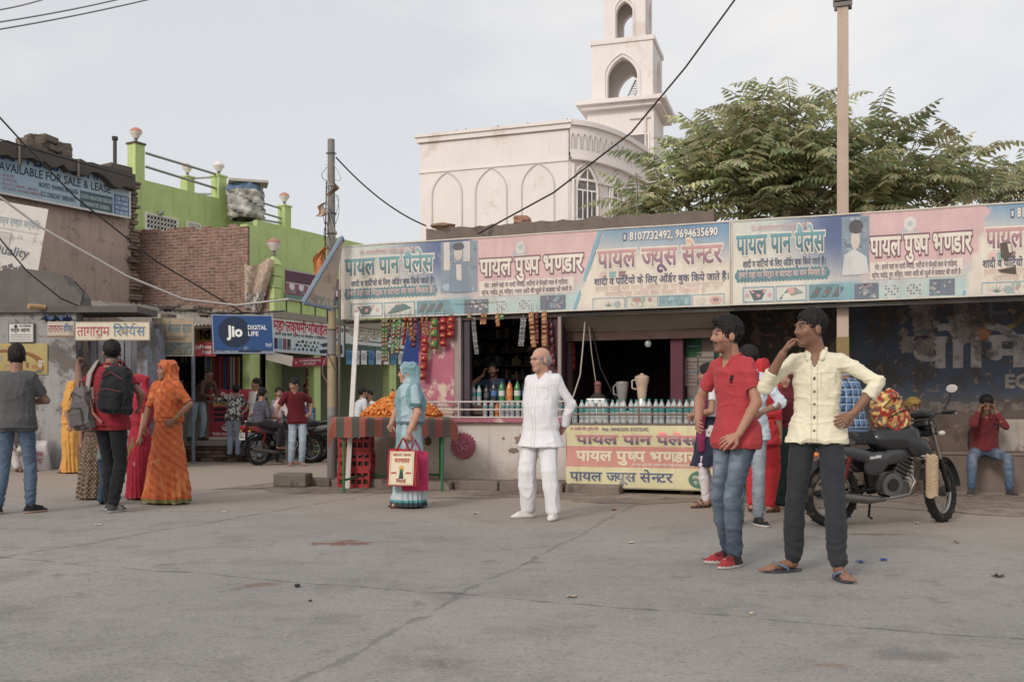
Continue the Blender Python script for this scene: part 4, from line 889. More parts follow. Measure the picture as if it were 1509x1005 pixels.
def patch(px, py, rx, rz, col, y=-.004): s, z = FA.sz(px, py); b.add([(s, y, z)]+[(s+rx*q*math.cos(a), y, z+rz*q*math.sin(a)) for a, q in jag], [(0, 1+i, 1+(i+1) % 22) for i in range(22)], col)
patch(772, 648, .17, .1, (150, 122, 104)); patch(757, 664, .1, .05, (136, 112, 96)); patch(789, 672, .06, .05, (150, 128, 112)); patch(631, 650, .07, .09, (110, 84, 70)); patch(742, 646, .03, .03, (140, 120, 106))
b.build('low_wall', M_LOWWALL, stall_b)
b = MB(PINK); b.bx(sWL+.05, sWR, -.09, .28, .933, .985); b.build('ledge', M_PINKW, stall_b)
# raised sun disc with the sacred letter
def sundisc(px, py, r):
    s, z = FA.sz(px, py, -.03); b = MB((176, 78, 104)); n_ = 46; pts = []
    for k in range(n_): a = 2*math.pi*k/n_; q = r*(1.0 if k % 2 else .84); pts.append((s+q*math.cos(a), z+q*math.sin(a)))
    b.prism(pts, -.035, .01); V, F = glyphs('ॐ', .02); k_ = r*1.05
    cx_ = (min(v[0] for v in V)+max(v[0] for v in V))/2; cz_ = (min(v[1] for v in V)+max(v[1] for v in V))/2
    n0 = [(s+(x-cx_)*k_, -.05, z+(y-cz_)*k_) for x, y in V]; n1 = [(x, -.03, z_) for x, _, z_ in n0]
    b.add(n0, F, (196, 112, 132)); ec = {}
    for f in F:
        for i in range(len(f)): ec[(f[i], f[(i+1) % len(f)])] = 1
    for (a, c_) in list(ec):
        if (c_, a) not in ec: b.add([n0[a], n0[c_], n1[c_], n1[a]], [(0, 1, 2, 3)], (112, 50, 72))
    b.build('sun_emblem', M_WORN, stall_b)
sundisc(682, 657, .2)
b = MB((176, 84, 110))
def upright(pa, pb, y0, y1, z0, z1, col, mat_, name): b = MB(col); b.bx(sx(pa, y0), sx(pb, y0), y0, y1, z0, z1); return b.build(name, mat_, stall_b)
upright(617, 669, .06, .3, .99, 3.0, (186, 96, 118), M_PINKW, 'pink_pillar'); upright(669.5, 679, .03, .3, .99, 3.0, (150, 134, 130), M_WORN, 'door_jamb'); upright(684, 692, .1, .2, .99, 2.9, (78, 64, 76), M_WORN, 'door_jamb')
upright(797, 826, .12, .4, .99, 2.9, (84, 40, 52), M_WORN, 'door_jamb'); upright(822, 826.5, .03, .09, .99, 2.42, (150, 134, 126), M_WORN, 'post'); upright(836, 842, .5, .6, .9, 2.7, (88, 66, 60), M_WORN, 'post')
# interior: dark back walls, shelves of stock
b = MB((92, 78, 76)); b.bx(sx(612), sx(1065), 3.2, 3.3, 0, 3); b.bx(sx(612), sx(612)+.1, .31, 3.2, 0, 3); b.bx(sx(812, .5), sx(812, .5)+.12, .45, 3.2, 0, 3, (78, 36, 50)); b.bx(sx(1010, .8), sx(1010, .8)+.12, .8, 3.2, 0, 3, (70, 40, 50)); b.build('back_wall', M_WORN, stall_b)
b = MB((74, 56, 48))
for k in range(8): b.bx(sx(697, 1.6), sx(800, 1.6), 1.6, 1.95, 1.15+k*.22, 1.165+k*.22)
b.build('shelf', M_WOOD, stall_b)
b = MB(); b.jit = .3; s0, s1 = sx(697, 1.6), sx(800, 1.6)
for r_ in range(7):
    for k in range(22):
        if rnd.random() < .85 : b.bx(s0+(s1-s0)*k/22, s0+(s1-s0)*(k+.85)/22, 1.65, 1.9, 1.17+r_*.22, 1.17+r_*.22+rnd.uniform(.06, .18), rnd.choice([(70, 60, 56), (110, 92, 70), (84, 50, 46), (60, 66, 76), (120, 112, 100)]))
tag(b.build('goods', M_PAPER, stall_b), kind='stuff')
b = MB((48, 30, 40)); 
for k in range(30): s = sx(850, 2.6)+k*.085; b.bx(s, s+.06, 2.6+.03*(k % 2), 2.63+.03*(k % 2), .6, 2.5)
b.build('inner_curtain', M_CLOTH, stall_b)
upright(988, 1006, .5, .7, .9, 2.9, (98, 42, 58), M_WORN, 'pillar')
b = MB((34, 62, 62)); b.bx(sx(850, .6), sx(1010, .6), .6, .63, 2.28, 2.5); b.build('inner_valance', M_CLOTH, stall_b)
# roof slab, fascia frame, stone parapet
b = MB((120, 104, 96)); b.bx(-.05, 12, .1, 3.3, 2.95, 3.1); b.build('roof_slab', M_CONC, stall_b)
zp = sz(800, 326, 1.5); b = MB((124, 108, 98)); s0 = sx(628, 1.5); 
L_ = [s0+(sx(1052, 1.5)-s0)*i/40 for i in range(41)]; b.prism([(L_[0], 3.12)]+[(L_[-1], 3.12)]+[(x, zp+rnd.uniform(-.025, .02)) for i, x in list(enumerate(L_))[::-1]], 1.5, 1.75); b.build('parapet', M_CONC, stall_b)
for (px, py, r, c_, lab, sq) in [(769, 322, .15, (176, 122, 98), 'reddish broken brick lying on the stall parapet under the cable', (1, .6, .55)), (655, 329, .2, (150, 116, 88), 'flat brown stone on the left end of the stall parapet', (1.1, .6, .3))]:
    rock('parapet_brick', FA.W(sx(px, 1.6), 1.6, zp-.02), r, c_, px, lab, 'brick', sq=sq)
b = MB((118, 106, 92)); b.bx(.05, 6.15, .12, .18, 2.5, 2.58); b.bx(.05, 11.5, .06, .1, 2.42, 2.47, (100, 94, 90)); b.bx(.05, 11.5, .06, .1, 3.52, 3.57, (100, 94, 90))
for k in range(9): b.bx(.05+k*1.35, .1+k*1.35, .105, .15, 2.42, 3.57, (100, 94, 90))
b.build('fascia_frame', M_WOOD, stall_b)
zb_ = sz(940, 470, .3); b = MB((134, 122, 108)); b.grid(lambda u, v: (sx(812, .25)+(sx(1076, .25)-sx(812, .25))*u, .12+.3*v+.01*math.sin(u*23), 2.44-.2*v-.02*math.sin(u*math.pi)*v), 24, 4); b.build('awning', M_CLOTH, stall_b)
b = MB((86, 62, 56)); b.bx(sx(812, .45), sx(1060, .45), .42, .47, 2.1, 2.22); b.build('lintel', M_WOOD, stall_b)
# ---- the printed fascia banners
TEAL, CREAM = (72, 132, 148), (222, 210, 194)
def fascia(g, W_, H_, seed, portrait):
    U = lambda px: (sx(px)-sx(503))/(sx(1077)-sx(503))*W_
    def vy(py, px): t, bt = 363+(px-503)*(328-363)/574, 472+(px-503)*(450-472)/574; return H_*(bt-py)/(bt-t)
    def bgc(x, y):
        u, v = x/W_, y/H_
        c1 = mixc((222, 212, 196), (154, 196, 200), max(0, min(1, .55-abs(u-.1)*4))*max(0, v-.45)*1.9)
        c1 = mixc(c1, (66, 96, 158), max(0, min(1, (u-.12)*6.5))*max(0, min(1, (v-.25)*1.8+(u-.2)*2)))
        if v < .25: c1 = mixc(c1, (110, 168, 184), max(0, min(1, (u-.2)*9)))
        c2 = mixc((218, 172, 174), (170, 200, 196), max(0, min(1, (.42-v)*3.4+(u-.5)*1.2)))
        c3 = mixc((224, 210, 192), (92, 144, 190), max(0, min(1, (v-.55)*2.4+(u-.85)*1.2)))
        if v < .1: c3 = mixc(c3, (200, 200, 196), .5)
        return c1 if u < U(697)/W_ else (c2 if u < (U(848)+(y/H_)*(U(888)-U(848)))/W_ else c3)
    g.panel(bgc, 72, 20)
    g.poly([(U(845), 0), (U(850), 0), (U(890), H_), (U(884), H_)], (104, 170, 196))
    # first third
    g.text('प्रो.-बनवारीलाल सैनी, मुकेश सैनी'.replace('प्र', 'प'), U(532), vy(374, 570), .055, (216, 176, 176), wd=U(618)-U(532))
    g.text('पायल पान पैलेस', U(510), H_*.595, H_*.21, lambda x, y: mixc((44, 104, 124), (96, 164, 176), (y/H_-.595)*4.5), wd=U(641)-U(510), bold=.03, line=(226, 216, 200), lw=.055)
    g.text('शादी व पािर्टयों के लिए ऑर्डर बुक िकये जाते हैं।'.replace('लि', 'िल').replace('र्ट', 'ट^').replace('र्ड', 'ड^'), U(520), H_*.44, .075, (64, 84, 124), wd=U(642)-U(520))
    g.disc(U(516), H_*.34, .07, TEAL, 2); g.disc(U(640), H_*.34, .07, TEAL, 2); g.rect(U(516), H_*.34-.07, U(640), H_*.34+.07, TEAL, 2)
    for k in range(26): g.disc(U(513)+(U(643)-U(513))*k/25, H_*.34-.07, .018, TEAL, 2, 8); g.disc(U(513)+(U(643)-U(513))*k/25, H_*.34+.07, .018, TEAL, 2, 8)
    g.text('हमारे यहां पर िमट्ठा व चटपटा का पान िमलता है।', U(514), H_*.315, .07, (226, 184, 180), 4, wd=U(642)-U(514))
    for k, (a, c_) in enumerate(((520, 566), (568, 614), (617, 664))):
        x0, x1, y0, y1 = U(a), U(c_), H_*.03, H_*.21; g.rect(x0, y0, x1, y1, (206, 206, 198) if k < 2 else (96, 146, 156), 2); g.frame(x0, y0, x1, y1, .012, (120, 170, 196), 5)
        m_ = (x0+x1)/2; hw = (x1-x0)/2
        if k == 0:
            g.poly([(m_-hw*.6, y1-.05), (m_+hw*.5, y1-.04), (m_+hw*.2, y0+.03), (m_-hw*.3, y0+.02)], (70, 92, 104), 3)
            for q in range(5): g.disc(m_+hw*(-.7+.35*q), y0+.09+.05*(q % 2), .028, (210, 150, 156), 4, 8)
        elif k == 1: g.poly([(x0+.04, y0+.02), (m_-hw*.2, y1-.04), (m_+hw*.3, y1-.03), (x1-.04, y0+.1)], (74, 120, 124), 3); g.disc(m_, y1-.07, .045, (216, 140, 140), 4, 10)
        else:
            for q in range(3): g.poly([(x0+.02+q*.13, y0+.03), (x0+.1+q*.13, y1-.03), (x0+.17+q*.13, y1-.05), (x0+.1+q*.13, y0+.03)], (66, 110, 120), 3); g.disc(x0+.1+q*.13, y0+.1, .035, (120, 96, 100), 4, 8)
    # portrait
    a, c_ = (651, 705) if portrait == 0 else (666, 707); x0, x1, y0, y1 = U(a), U(c_), H_*.30, H_*.96; w_ = x1-x0; h_ = y1-y0
    g.photo(x0, y0, x1, y1, [(120, 142, 164), (140, 160, 178), (104, 124, 150)], 7, 9, seed, 2)
    if portrait == 0:
        g.rect(x0+w_*.08, y0+h_*.45, x0+w_*.25, y1, (206, 198, 192), 3); g.rect(x0+w_*.62, y0+h_*.6, x0+w_*.8, y1, (196, 192, 190), 3)
        g.poly([(x0+w_*.22, y0), (x0+w_*.25, y0+h_*.45), (x0+w_*.42, y0+h_*.6), (x0+w_*.6, y0+h_*.6), (x0+w_*.78, y0+h_*.42), (x0+w_*.85, y0)], (108, 134, 160), 3); g.poly([(x0+w_*.44, y0), (x0+w_*.42, y0+h_*.55), (x0+w_*.56, y0+h_*.55), (x0+w_*.58, y0)], (206, 196, 186), 4)
        g.disc(x0+w_*.48, y0+h_*.76, w_*.12, (196, 184, 172), 4, 14, h_*.13); g.disc(x0+w_*.49, y0+h_*.9, w_*.16, (60, 72, 92), 5, 14, h_*.075)
    else:
        g.poly([(x0, y0), (x0+w_*.1, y0+h_*.35), (x0+w_*.45, y0+h_*.45), (x0+w_*.9, y0+h_*.3), (x1, y0)], (200, 202, 202), 3); g.disc(x0+w_*.5, y0+h_*.6, w_*.17, (202, 188, 178), 4, 14, h_*.17); g.disc(x0+w_*.52, y0+h_*.82, w_*.26, (62, 66, 80), 5, 14, h_*.12)
    # middle third
    g.disc(U(768), H_*.83, .075, (212, 208, 202), 2, 14, .1); g.disc(U(768), H_*.74, .12, (196, 192, 190), 2, 14, .03); g.disc(U(768), H_*.84, .035, (176, 186, 196), 3, 10); g.disc(U(760), H_*.77, .03, (170, 186, 196), 3, 10); g.disc(U(776), H_*.77, .03, (206, 170, 168), 3, 10)
    g.text('पायल पुष~प भण~डार', U(708), H_*.50, H_*.2, (226, 216, 200), wd=U(861)-U(708), bold=.03, line=(124, 70, 96), lw=.06)
    g.rect(U(708), H_*.235, U(847), H_*.43, (222, 208, 196), 2)
    g.text('नोट : हमारे यहां पर शादी िववाह, पािट^यों में फैन्सी माल से गाड़ियां,'.replace('ड़ि', 'िड़'), U(715), H_*.345, .055, (104, 84, 104), 3, wd=U(839)-U(715)); g.text('स्टेज, साईड, रूम, मिन्दर, गजरा आदि की फूलों से सजावट की जाती है।'.replace('दि', 'िद'), U(711), H_*.255, .055, (104, 84, 104), 3, wd=U(845)-U(711))
    cols = [(92, 108, 132), (150, 120, 130), (110, 150, 160), (180, 170, 168), (70, 86, 110)]
    g.photo(U(685), H_*.02, U(721), H_*.2, cols, 9, 6, seed+1); g.photo(U(797), H_*.03, U(835), H_*.21, cols, 9, 6, seed+2)
    for q, cxp in enumerate((741, 774)):
        g.disc(U(cxp), H_*.115, H_*.10, (186, 200, 200), 2, 20, H_*.105)
        for k in range(5):
            for j in range(4): g.rect(U(cxp)-.085+k*.035, H_*.115-.07+j*.035, U(cxp)-.062+k*.035, H_*.115-.05+j*.035, [(90, 120, 140), (200, 200, 190), (140, 120, 130)][(k+j+q) % 3], 3)
    # last third
    g.rect(U(919), H_*.83, U(925), H_*.93, (70, 84, 120), 2); g.rect(U(920.5), H_*.85, U(923.5), H_*.91, (200, 206, 210), 3)
    g.text('8107732492, 9694635690', U(929), H_*.84, H_*.085, (228, 222, 210), wd=U(1058)-U(929), bold=.03, line=(70, 84, 130), lw=.04)
    g.text('पायल ज~यूस सेन~टर', U(881), H_*.52, H_*.20, lambda x, y: mixc((124, 82, 122), (208, 146, 146), (y/H_-.52)*5), wd=U(1065)-U(881), bold=.03, line=(228, 216, 200), lw=.055)
    for k, cc in enumerate(((222, 178, 172), (120, 176, 180), (146, 104, 120))): x = U(885+k*14); g.poly([(x, H_*.47), (x+.005-.005, H_*.40), (x+.085, H_*.40), (x+.1, H_*.47)], cc, 2)
    g.text('शादी व पािट^यों के िलए ऑड^र बुक िकये जाते हैं।', U(877), H_*.31, .085, (64, 76, 122), wd=U(1074)-U(877))
    g.text('हमारे यहां पर सभी प्रकार के ताजा फलों का ज्यूस'.replace('प्र', 'प').replace('ज्यू', 'जू'), U(878), H_*.235, .06, (222, 188, 176), 2, wd=U(1066)-U(878)); g.text('स्वािदष्ट आिद का तैयार िमलता है', U(893), H_*.17, .055, (222, 188, 176), 2, wd=U(1040)-U(893))
    for k in range(4):
        x0, x1, y0, y1 = U(875+k*48.5), U(922+k*48.5), H_*.01, H_*.15; g.rect(x0, y0, x1, y1, (216, 206, 190) if k != 2 else (120, 166, 176), 2); g.frame(x0, y0, x1, y1, .01, (130, 176, 200), 5); m_ = (x0+x1)/2
        if k == 0:
            for q in range(7): g.poly([(m_-.01, y0+.03), (m_-.14+q*.045, y1-.03-.02*abs(q-3)), (m_+.01, y0+.03)], (84, 124, 116), 3)
            g.disc(m_+.12, y0+.06, .05, (150, 170, 168), 3, 10)
        elif k == 3: g.disc(m_-.1, y0+.07, .08, (200, 196, 176), 3, 12, .05); g.disc(m_+.1, y0+.07, .09, (216, 160, 150), 3, 12, .055); g.disc(m_+.1, y0+.075, .04, (90, 90, 100), 4, 10, .025)
        else:
            rr = random.Random(seed+k)
            for q in range(20): g.disc(x0+.04+rr.random()*(x1-x0-.08), y0+.03+rr.random()*(y1-y0-.06), .03, rr.choice([(196, 130, 130), (214, 206, 190), (150, 170, 150)]) if k == 1 else rr.choice([(104, 150, 164), (140, 184, 190), (90, 136, 150)]), 3+q*.05, 8)
sA0 = sx(502); sA1 = sx(1077); zA = sz(790, 461); HA = sz(790, 344.5)-zA
def bwarp(seed): return lambda x, y: .014*math.sin(x*1.9+seed)+.008*math.sin(x*5.3+y*3+seed)+.005*math.sin(x*11+y*7)*(1-y)
g = Sign(sA1-sA0, HA, .012, bwarp(0)); fascia(g, g.w, g.h, 3, 0)
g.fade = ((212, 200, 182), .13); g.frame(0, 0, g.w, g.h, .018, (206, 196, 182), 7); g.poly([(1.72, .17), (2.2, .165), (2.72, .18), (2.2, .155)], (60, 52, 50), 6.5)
oA = g.build('fascia_banner', M_FADED, None, FA.W(sA0, -.02, zA), FZR); tag(oA, 'faded blue and pink Hindi fascia banner over the flower and juice counters', 'banner')
WB = (sx(1426)-sA1)/(.648); g = Sign(WB, HA*1.0, .012, bwarp(2)); fascia(g, WB, HA, 9, 1); g.fade = ((212, 200, 182), .10); g.frame(0, 0, WB, HA, .018, (206, 196, 182), 7)
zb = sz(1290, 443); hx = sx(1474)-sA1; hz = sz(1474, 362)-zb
g.poly([(hx-.02, hz+.02), (hx+.1, hz+.03), (hx+.12, hz-.09), (hx+.05, hz-.2), (hx-.01, hz-.14)], (66, 54, 46), 9); g.poly([(hx-.05, hz-.3), (hx+.15, hz-.27), (hx+.16, hz-.36), (hx, hz-.33)], (60, 50, 44), 9); g.poly([(hx+.06, hz+.01), (hx+.1, hz+.01), (hx+.11, hz-.1), (hx+.08, hz-.1)], (206, 196, 178), 10)  # torn holes painted: dark patches stand for the shaded space behind
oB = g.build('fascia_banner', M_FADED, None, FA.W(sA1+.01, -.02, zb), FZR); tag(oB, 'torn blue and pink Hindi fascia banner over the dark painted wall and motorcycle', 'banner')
# side board leaning out at the left end
q = [P(504, 350, 14.45), P(447, 446, 13.95), P(488, 455, 14.35), P(505, 356, 14.6)]
def board(name, q, th, cols, mat_, lab, cat, nu=10, nv=10, fill=None):
    n_ = (q[1]-q[0]).cross(q[3]-q[0]).normalized(); n_ = n_ if n_.dot(Vector((0, 0, CAMH))-q[0]) > 0 else -n_
    b = MB(); f_ = lambda u, v: q[0].lerp(q[3], u).lerp(q[1].lerp(q[2], u), v)
    b.grid(lambda u, v: f_(u, v)+n_*.012, nu, nv, smooth=False, colf=cols); b.add([c+n_*.01 for c in q]+[c-n_*th for c in q], [(0, 1, 5, 4), (1, 2, 6, 5), (2, 3, 7, 6), (3, 0, 4, 7), (7, 6, 5, 4)], (140, 150, 160))
    for a, c_ in ((0, 1), (1, 2), (3, 0)): b.tube([q[a], q[c_]], .028, 5, (120, 140, 164))
    return tag(b.build(name, mat_), lab, cat)
rr_ = random.Random(6)
board('side_board', q, .04, lambda u, v: (140, 150, 134) if v > .86 and rr_.random() < .7 else ((178, 162, 148) if (.28 < v < .36 or .6 < v < .64) and rr_.random() < .6 else (186, 166, 146)), M_PRINTDIRTY, 'faded beige board leaning out at the left end of the fascia', 'board', 16, 22)
# ---- railings, counters
b = MB((196, 180, 174)); r0, r1 = sx(602, -.06), sx(838, -.06)
for py in (592, 603.5, 615): z = sz(730, py, -.06); b.tube([(r0, -.06, z), (r1, -.06, z)], .014, 6)
for px in (676, 737, 800): s = sx(px, -.06); b.tube([(s, -.06, .985), (s, -.06, sz(730, 592, -.06))], .013, 6)
rail_o = b.build('railing', M_WORN, stall_b)
b = MB((96, 70, 56)); z1 = sz(700, 597, .3); b.bx(sx(604, .3), sx(797, .3), .2, .52, z1-.03, z1); b.bx(sx(640, .2), sx(712, .2), .22, .24, z1-.14, z1-.032); b.build('bottle_shelf', M_WOOD, stall_b)
cf = -.45; c0, c1 = sx(838, cf), sx(1070, cf); zc = .93
b = MB((120, 104, 92)); b.bx(c0, c1, cf+.02, cf+1.0, zc-.05, zc); b.bx(c0+.02, c0+.07, cf+.05, cf+.95, .05, zc-.051); b.bx(c1-.07, c1-.02, cf+.05, cf+.95, .05, zc-.051); b.bx(c0, c1, .3, .34, .1, .88, (60, 50, 46)); b.build('juice_counter', M_WOOD, stall_b)
b = MB((128, 96, 74))
for k, px in enumerate((845, 858, 872, 895, 905, 1010, 1040)): s = sx(px, cf); b.rbox((s, cf+.1+.04*(k % 3), .05), (.14+.04*(k % 2), .16, .1), .012, sc((128, 98, 78), .7+.12*(k % 4)))
b.build('foot_blocks', M_WOOD, stall_b)
b = MB((132, 104, 90)); 
for py in (600, 610.5): z = sz(940, py, cf); b.tube([(c0, cf, z), (c1, cf, z)], .013, 6)
for px in (840, 942, 1050): s = sx(px, cf); b.tube([(s, cf, zc), (s, cf, zc+.22)], .014, 6)
b.build('railing', M_WORN, stall_b)
Wc, zc0 = sx(1063, cf)-sx(835, cf), sz(920, 720, cf); Hc = sz(920, 627, cf)-zc0
g = Sign(Wc, Hc, .006, lambda x, y: .012*math.sin(x*4)+.01*math.sin(y*9+x)); g.panel((214, 204, 150), 60, 24); g.rect(0, Hc*.34, Wc, Hc*.67, (216, 130, 122))
V_ = lambda px: (px-835)/228*Wc
g.text('प्रो. बनवारी सैनी, मुकेश सैनी'.replace('प्र', 'प'), V_(842), Hc*.925, .035, (196, 120, 130), wd=V_(885)-V_(842)); g.text('Mob.: 9694635690, 8107732492', V_(891), Hc*.915, .04, (90, 70, 110), wd=V_(959)-V_(891), bold=.01)
g.text('पायल पान पैलेस', V_(850), Hc*.71, Hc*.13, lambda x, y: mixc((60, 60, 110), (214, 110, 130), (y/Hc-.72)*9), wd=V_(1030)-V_(850), bold=.035, line=(206, 196, 150), lw=.03)
g.text('पायल पुष~प भण~डार', V_(850), Hc*.44, Hc*.145, (226, 214, 176), wd=V_(1028)-V_(850), bold=.035); g.text('हमारे यहां स्टेज, कार, वरमाला, गजरा व फूलों की सजावट की जाती है', V_(935), Hc*.365, .03, (230, 214, 190), wd=V_(1030)-V_(935))
g.text('पायल ज~यूस सेन~टर', V_(841), Hc*.12, Hc*.13, (62, 80, 120), wd=V_(995)-V_(841), bold=.03, line=(230, 224, 190), lw=.03)
for k in range(24): a = 2*math.pi*k/24; g.disc(V_(1033)+.13*math.cos(a), Hc*.17+.1*math.sin(a), .018, (46, 116, 96), 2, 6)
g.disc(V_(1033), Hc*.17, .13, (46, 116, 96), 2, 20, .1); g.text('ताजा फलों', V_(1023), Hc*.18, .04, (206, 214, 180), 4, wd=.17); g.text('का ज~यूस', V_(1025), Hc*.1, .04, (206, 214, 180), 4, wd=.14)
g.rect(0, 0, Wc, .018, (150, 140, 112), 2); g.disc(V_(846), Hc*.05, .03, (70, 62, 54), 3, 8, .02); g.disc(V_(882), Hc*.03, .03, (90, 80, 66), 3, 8, .015)
g.fade = ((206, 190, 160), .10); tag(g.build('counter_banner', M_FADED, None, FA.W(sx(835, cf), cf-.02, zc0), FZR), 'yellow and pink Hindi banner hung across the front of the juice counter', 'banner')
# ---- bottles
def bottle_mesh(kind):
    b = MB(); n = 12
    if kind == 'water':
        b.lathe([(.0, 0), (.034, 0), (.036, .01), (.034, .06), (.036, .07), (.034, .09), (.036, .1), (.036, .13)], n=n, col=(202, 212, 214)); b.lathe([(.0365, .13), (.0365, .185)], n=n, col=(92, 190, 186)); b.lathe([(.036, .185), (.036, .21), (.03, .235), (.014, .265), (.0135, .275)], n=n, col=(202, 212, 214)); b.lathe([(.016, .272), (.016, .292), (.0, .293)], n=n, col=(60, 180, 172))
    elif kind == 'waterfoil': return bottle_mesh('water')
    else:
        body, lab, cap = {'cola': ((46, 34, 32), (160, 60, 60), (50, 60, 120)), 'blue': ((60, 56, 60), (70, 110, 180), (50, 70, 140)), 'green': ((58, 134, 70), (196, 206, 196), (50, 60, 120)), 'orange': ((222, 120, 52), (226, 140, 60), (50, 60, 130)), 'dark': ((60, 54, 54), (90, 90, 96), (60, 60, 64))}[kind]
        b.lathe([(.0, 0), (.042, 0), (.052, .02), (.05, .1), (.052, .14)], n=14, col=body); b.lathe([(.0525, .14), (.0525, .22)], n=14, col=lab); b.lathe([(.052, .22), (.05, .26), (.036, .31), (.016, .345), (.015, .355)], n=14, col=body); b.lathe([(.018, .352), (.018, .378), (.0, .38)], n=14, col=cap)
    return b
def nd_bot(n, l, co, col, noise, rng, mixn, math_):
    n['Principled BSDF'].inputs['Alpha'].default_value = .82; return col
M_BOT = mk('clear_plastic', .12, spec=.5, var=.03, bump=0, node=None); M_BOT.node_tree.nodes['Principled BSDF'].inputs['Alpha'].default_value = .62
M_SODA = mk('soda_plastic', .15, spec=.5, var=.03, bump=0)
PROTO = {}
def bottle(kind, loc, label, group, k=1.0, rz=0):
    if kind not in PROTO:
        o = bottle_mesh(kind).build('water_bottle' if kind == 'water' else 'soda_bottle', M_BOT if kind == 'water' else M_SODA); PROTO[kind] = o
    else: o = PROTO[kind].copy(); C.objects.link(o)
    o.location = loc; o.rotation_euler = (0, 0, rz); o.scale = (k, k, k); return tag(o, label, 'bottle', group)
yb = cf+.12
for i in range(20):
    px = 847+i*9.15+rnd.uniform(-1.1, 1.1); bottle('water', FA.W(sx(px, yb), yb+rnd.uniform(-.008, .008), zc+.001), f'teal capped water bottle, {ORD[i]} from the left in the juice counter row', 'water bottles along the juice counter', 1.08+rnd.uniform(-.02, .02), i)
z1 = sz(700, 597, .3)+.002
for i, px in enumerate((650, 657.5, 665)): bottle('water', FA.W(sx(px, .3), .3, z1), f'teal capped water bottle, {ORD[i]} from the left beside the pink pillar', 'water bottles on the wooden shelf', .98)
for i, px in enumerate((690, 698, 706)): bottle('water', FA.W(sx(px, .3), .3, z1), f'teal capped water bottle, {ORD[i]} from the left of three before the shopkeeper', 'water bottles on the wooden shelf', 1.0)
for kind, px, lab in [('green', 638, 'large green soda bottle standing beside the pink pillar'), ('cola', 629, 'dark soda bottle half behind the blue sari woman on the shelf'), ('dark', 717, 'dark soda bottle with a black label left of the blue labelled one'), ('blue', 728, 'dark soda bottle with a blue label in front of the shopkeeper'), ('green', 739.5, 'green soda bottle between the blue labelled and orange bottles'), ('orange', 751, 'orange soda bottle between the two green bottles on the shelf'), ('green', 762.5, 'green soda bottle right of the orange one on the shelf'), ('blue', 774, 'dark soda bottle with a blue label nearest the old man')]:
    bottle(kind, FA.W(sx(px, .34), .34, z1), lab, 'soda bottles on the wooden shelf', .95 if px != 717 else .8)
for i, (px, kind) in enumerate([(628, 'water'), (637, 'water'), (715, 'water'), (724.5, 'water'), (732.5, 'orange'), (741, 'water'), (748, 'water'), (755, 'water'), (763, 'water'), (771, 'water'), (790, 'water'), (826, 'water'), (834, 'water')]):
    lab = f'{"small orange" if kind == "orange" else "clear water"} bottle behind the pink rails, {ORD[i]} from the left on the ledge'
    bottle(kind, FA.W(sx(px, .06), .06, .987), lab, 'bottles behind the pink rails', .92 if kind == 'water' else .62)
# ---- machines on the juice counter
def on(px, y, z): return FA.W(sx(px, y), y, z)
m0 = empty('juice_mixer', on(946, .25, zc+.001), FA.a, 'tall steel juice mixer with a beige jar on its square base', 'mixer')
b = MB((190, 186, 182)); b.rbox((0, 0, .1), (.30, .24, .2), .012); b.lathe([(.075, .2), (.07, .26), (.055, .33)], n=18, col=(200, 196, 190)); b.build('base', M_STEEL, m0)
b = MB((196, 166, 140)); b.lathe([(.055, .33), (.06, .36), (.075, .5), (.095, .58), (.1, .62), (.098, .64), (.05, .66), (.03, .66), (.028, .68), (.0, .685)], n=18); b.tube([(-.09, 0, .6), (-.14, 0, .58), (-.14, 0, .48), (-.075, 0, .46)], .012, 6); b.build('jar', M_PLASTIC, m0)
m1 = empty('juice_mixer', on(917, .3, zc+.001), FA.a, 'smaller grey juice mixer with a smoky jar left of the beige one', 'mixer')
b = MB((170, 166, 164)); b.rbox((0, 0, .08), (.26, .22, .16), .012); b.lathe([(.07, .16), (.06, .22), (.05, .28)], n=18); b.build('base', M_STEEL, m1)
b = MB((140, 134, 132)); b.lathe([(.05, .28), (.055, .31), (.08, .45), (.09, .55), (.085, .57), (.0, .58)], n=18); b.tube([(-.085, 0, .54), (-.13, 0, .5), (-.12, 0, .4), (-.07, 0, .38)], .011, 6); b.build('jar', M_PLASTIC, m1)
m2 = empty('juicer', on(881, .3, zc+.001), FA.a, 'square steel juicer box with a small red knob on top', 'juicer')
b = MB((206, 204, 202)); b.rbox((0, 0, .17), (.28, .26, .34), .015); b.bx(-.05, .05, -.134, -.131, .2, .27, (120, 110, 110)); b.build('body', M_STEEL, m2)
b = MB((150, 84, 80)); b.lathe([(.12, .36), (.09, .38), (.05, .42), (.05, .52), (.06, .54), (.03, .58), (0, .58)], n=14, cols=[(70, 60, 58), (70, 60, 58), (120, 70, 66), (130, 74, 70), (150, 90, 84), (150, 90, 84)]); b.lathe([(.12, .341), (.12, .36)], n=14, col=(60, 52, 52)); b.build('knob', M_PLASTIC, m2)
b = MB((190, 46, 52)); b.rbox((0, 0, .07), (.2, .18, .14), .01); tag(b.build('red_box', M_PLASTIC, None, on(1023, .25, zc+.001), FZR), 'small bright red box at the right end of the juice counter', 'box')
bulb = empty('light_bulb', on(955, .5, 2.08), 0, 'unlit glass bulb hanging under the stall lintel', 'bulb'); b = MB((200, 196, 190)); b.lathe([(0, -.09), (.035, -.08), (.05, -.045), (.04, -.01), (.02, .02)], n=14); b.build('glass', M_BOT, bulb); b = MB((110, 100, 96)); b.lathe([(.02, .0), (.022, .05), (.008, .06)], n=12); b.tube([(0, 0, .05), (0, 0, .12)], .006, 5); b.build('socket', M_PLASTIC, bulb)
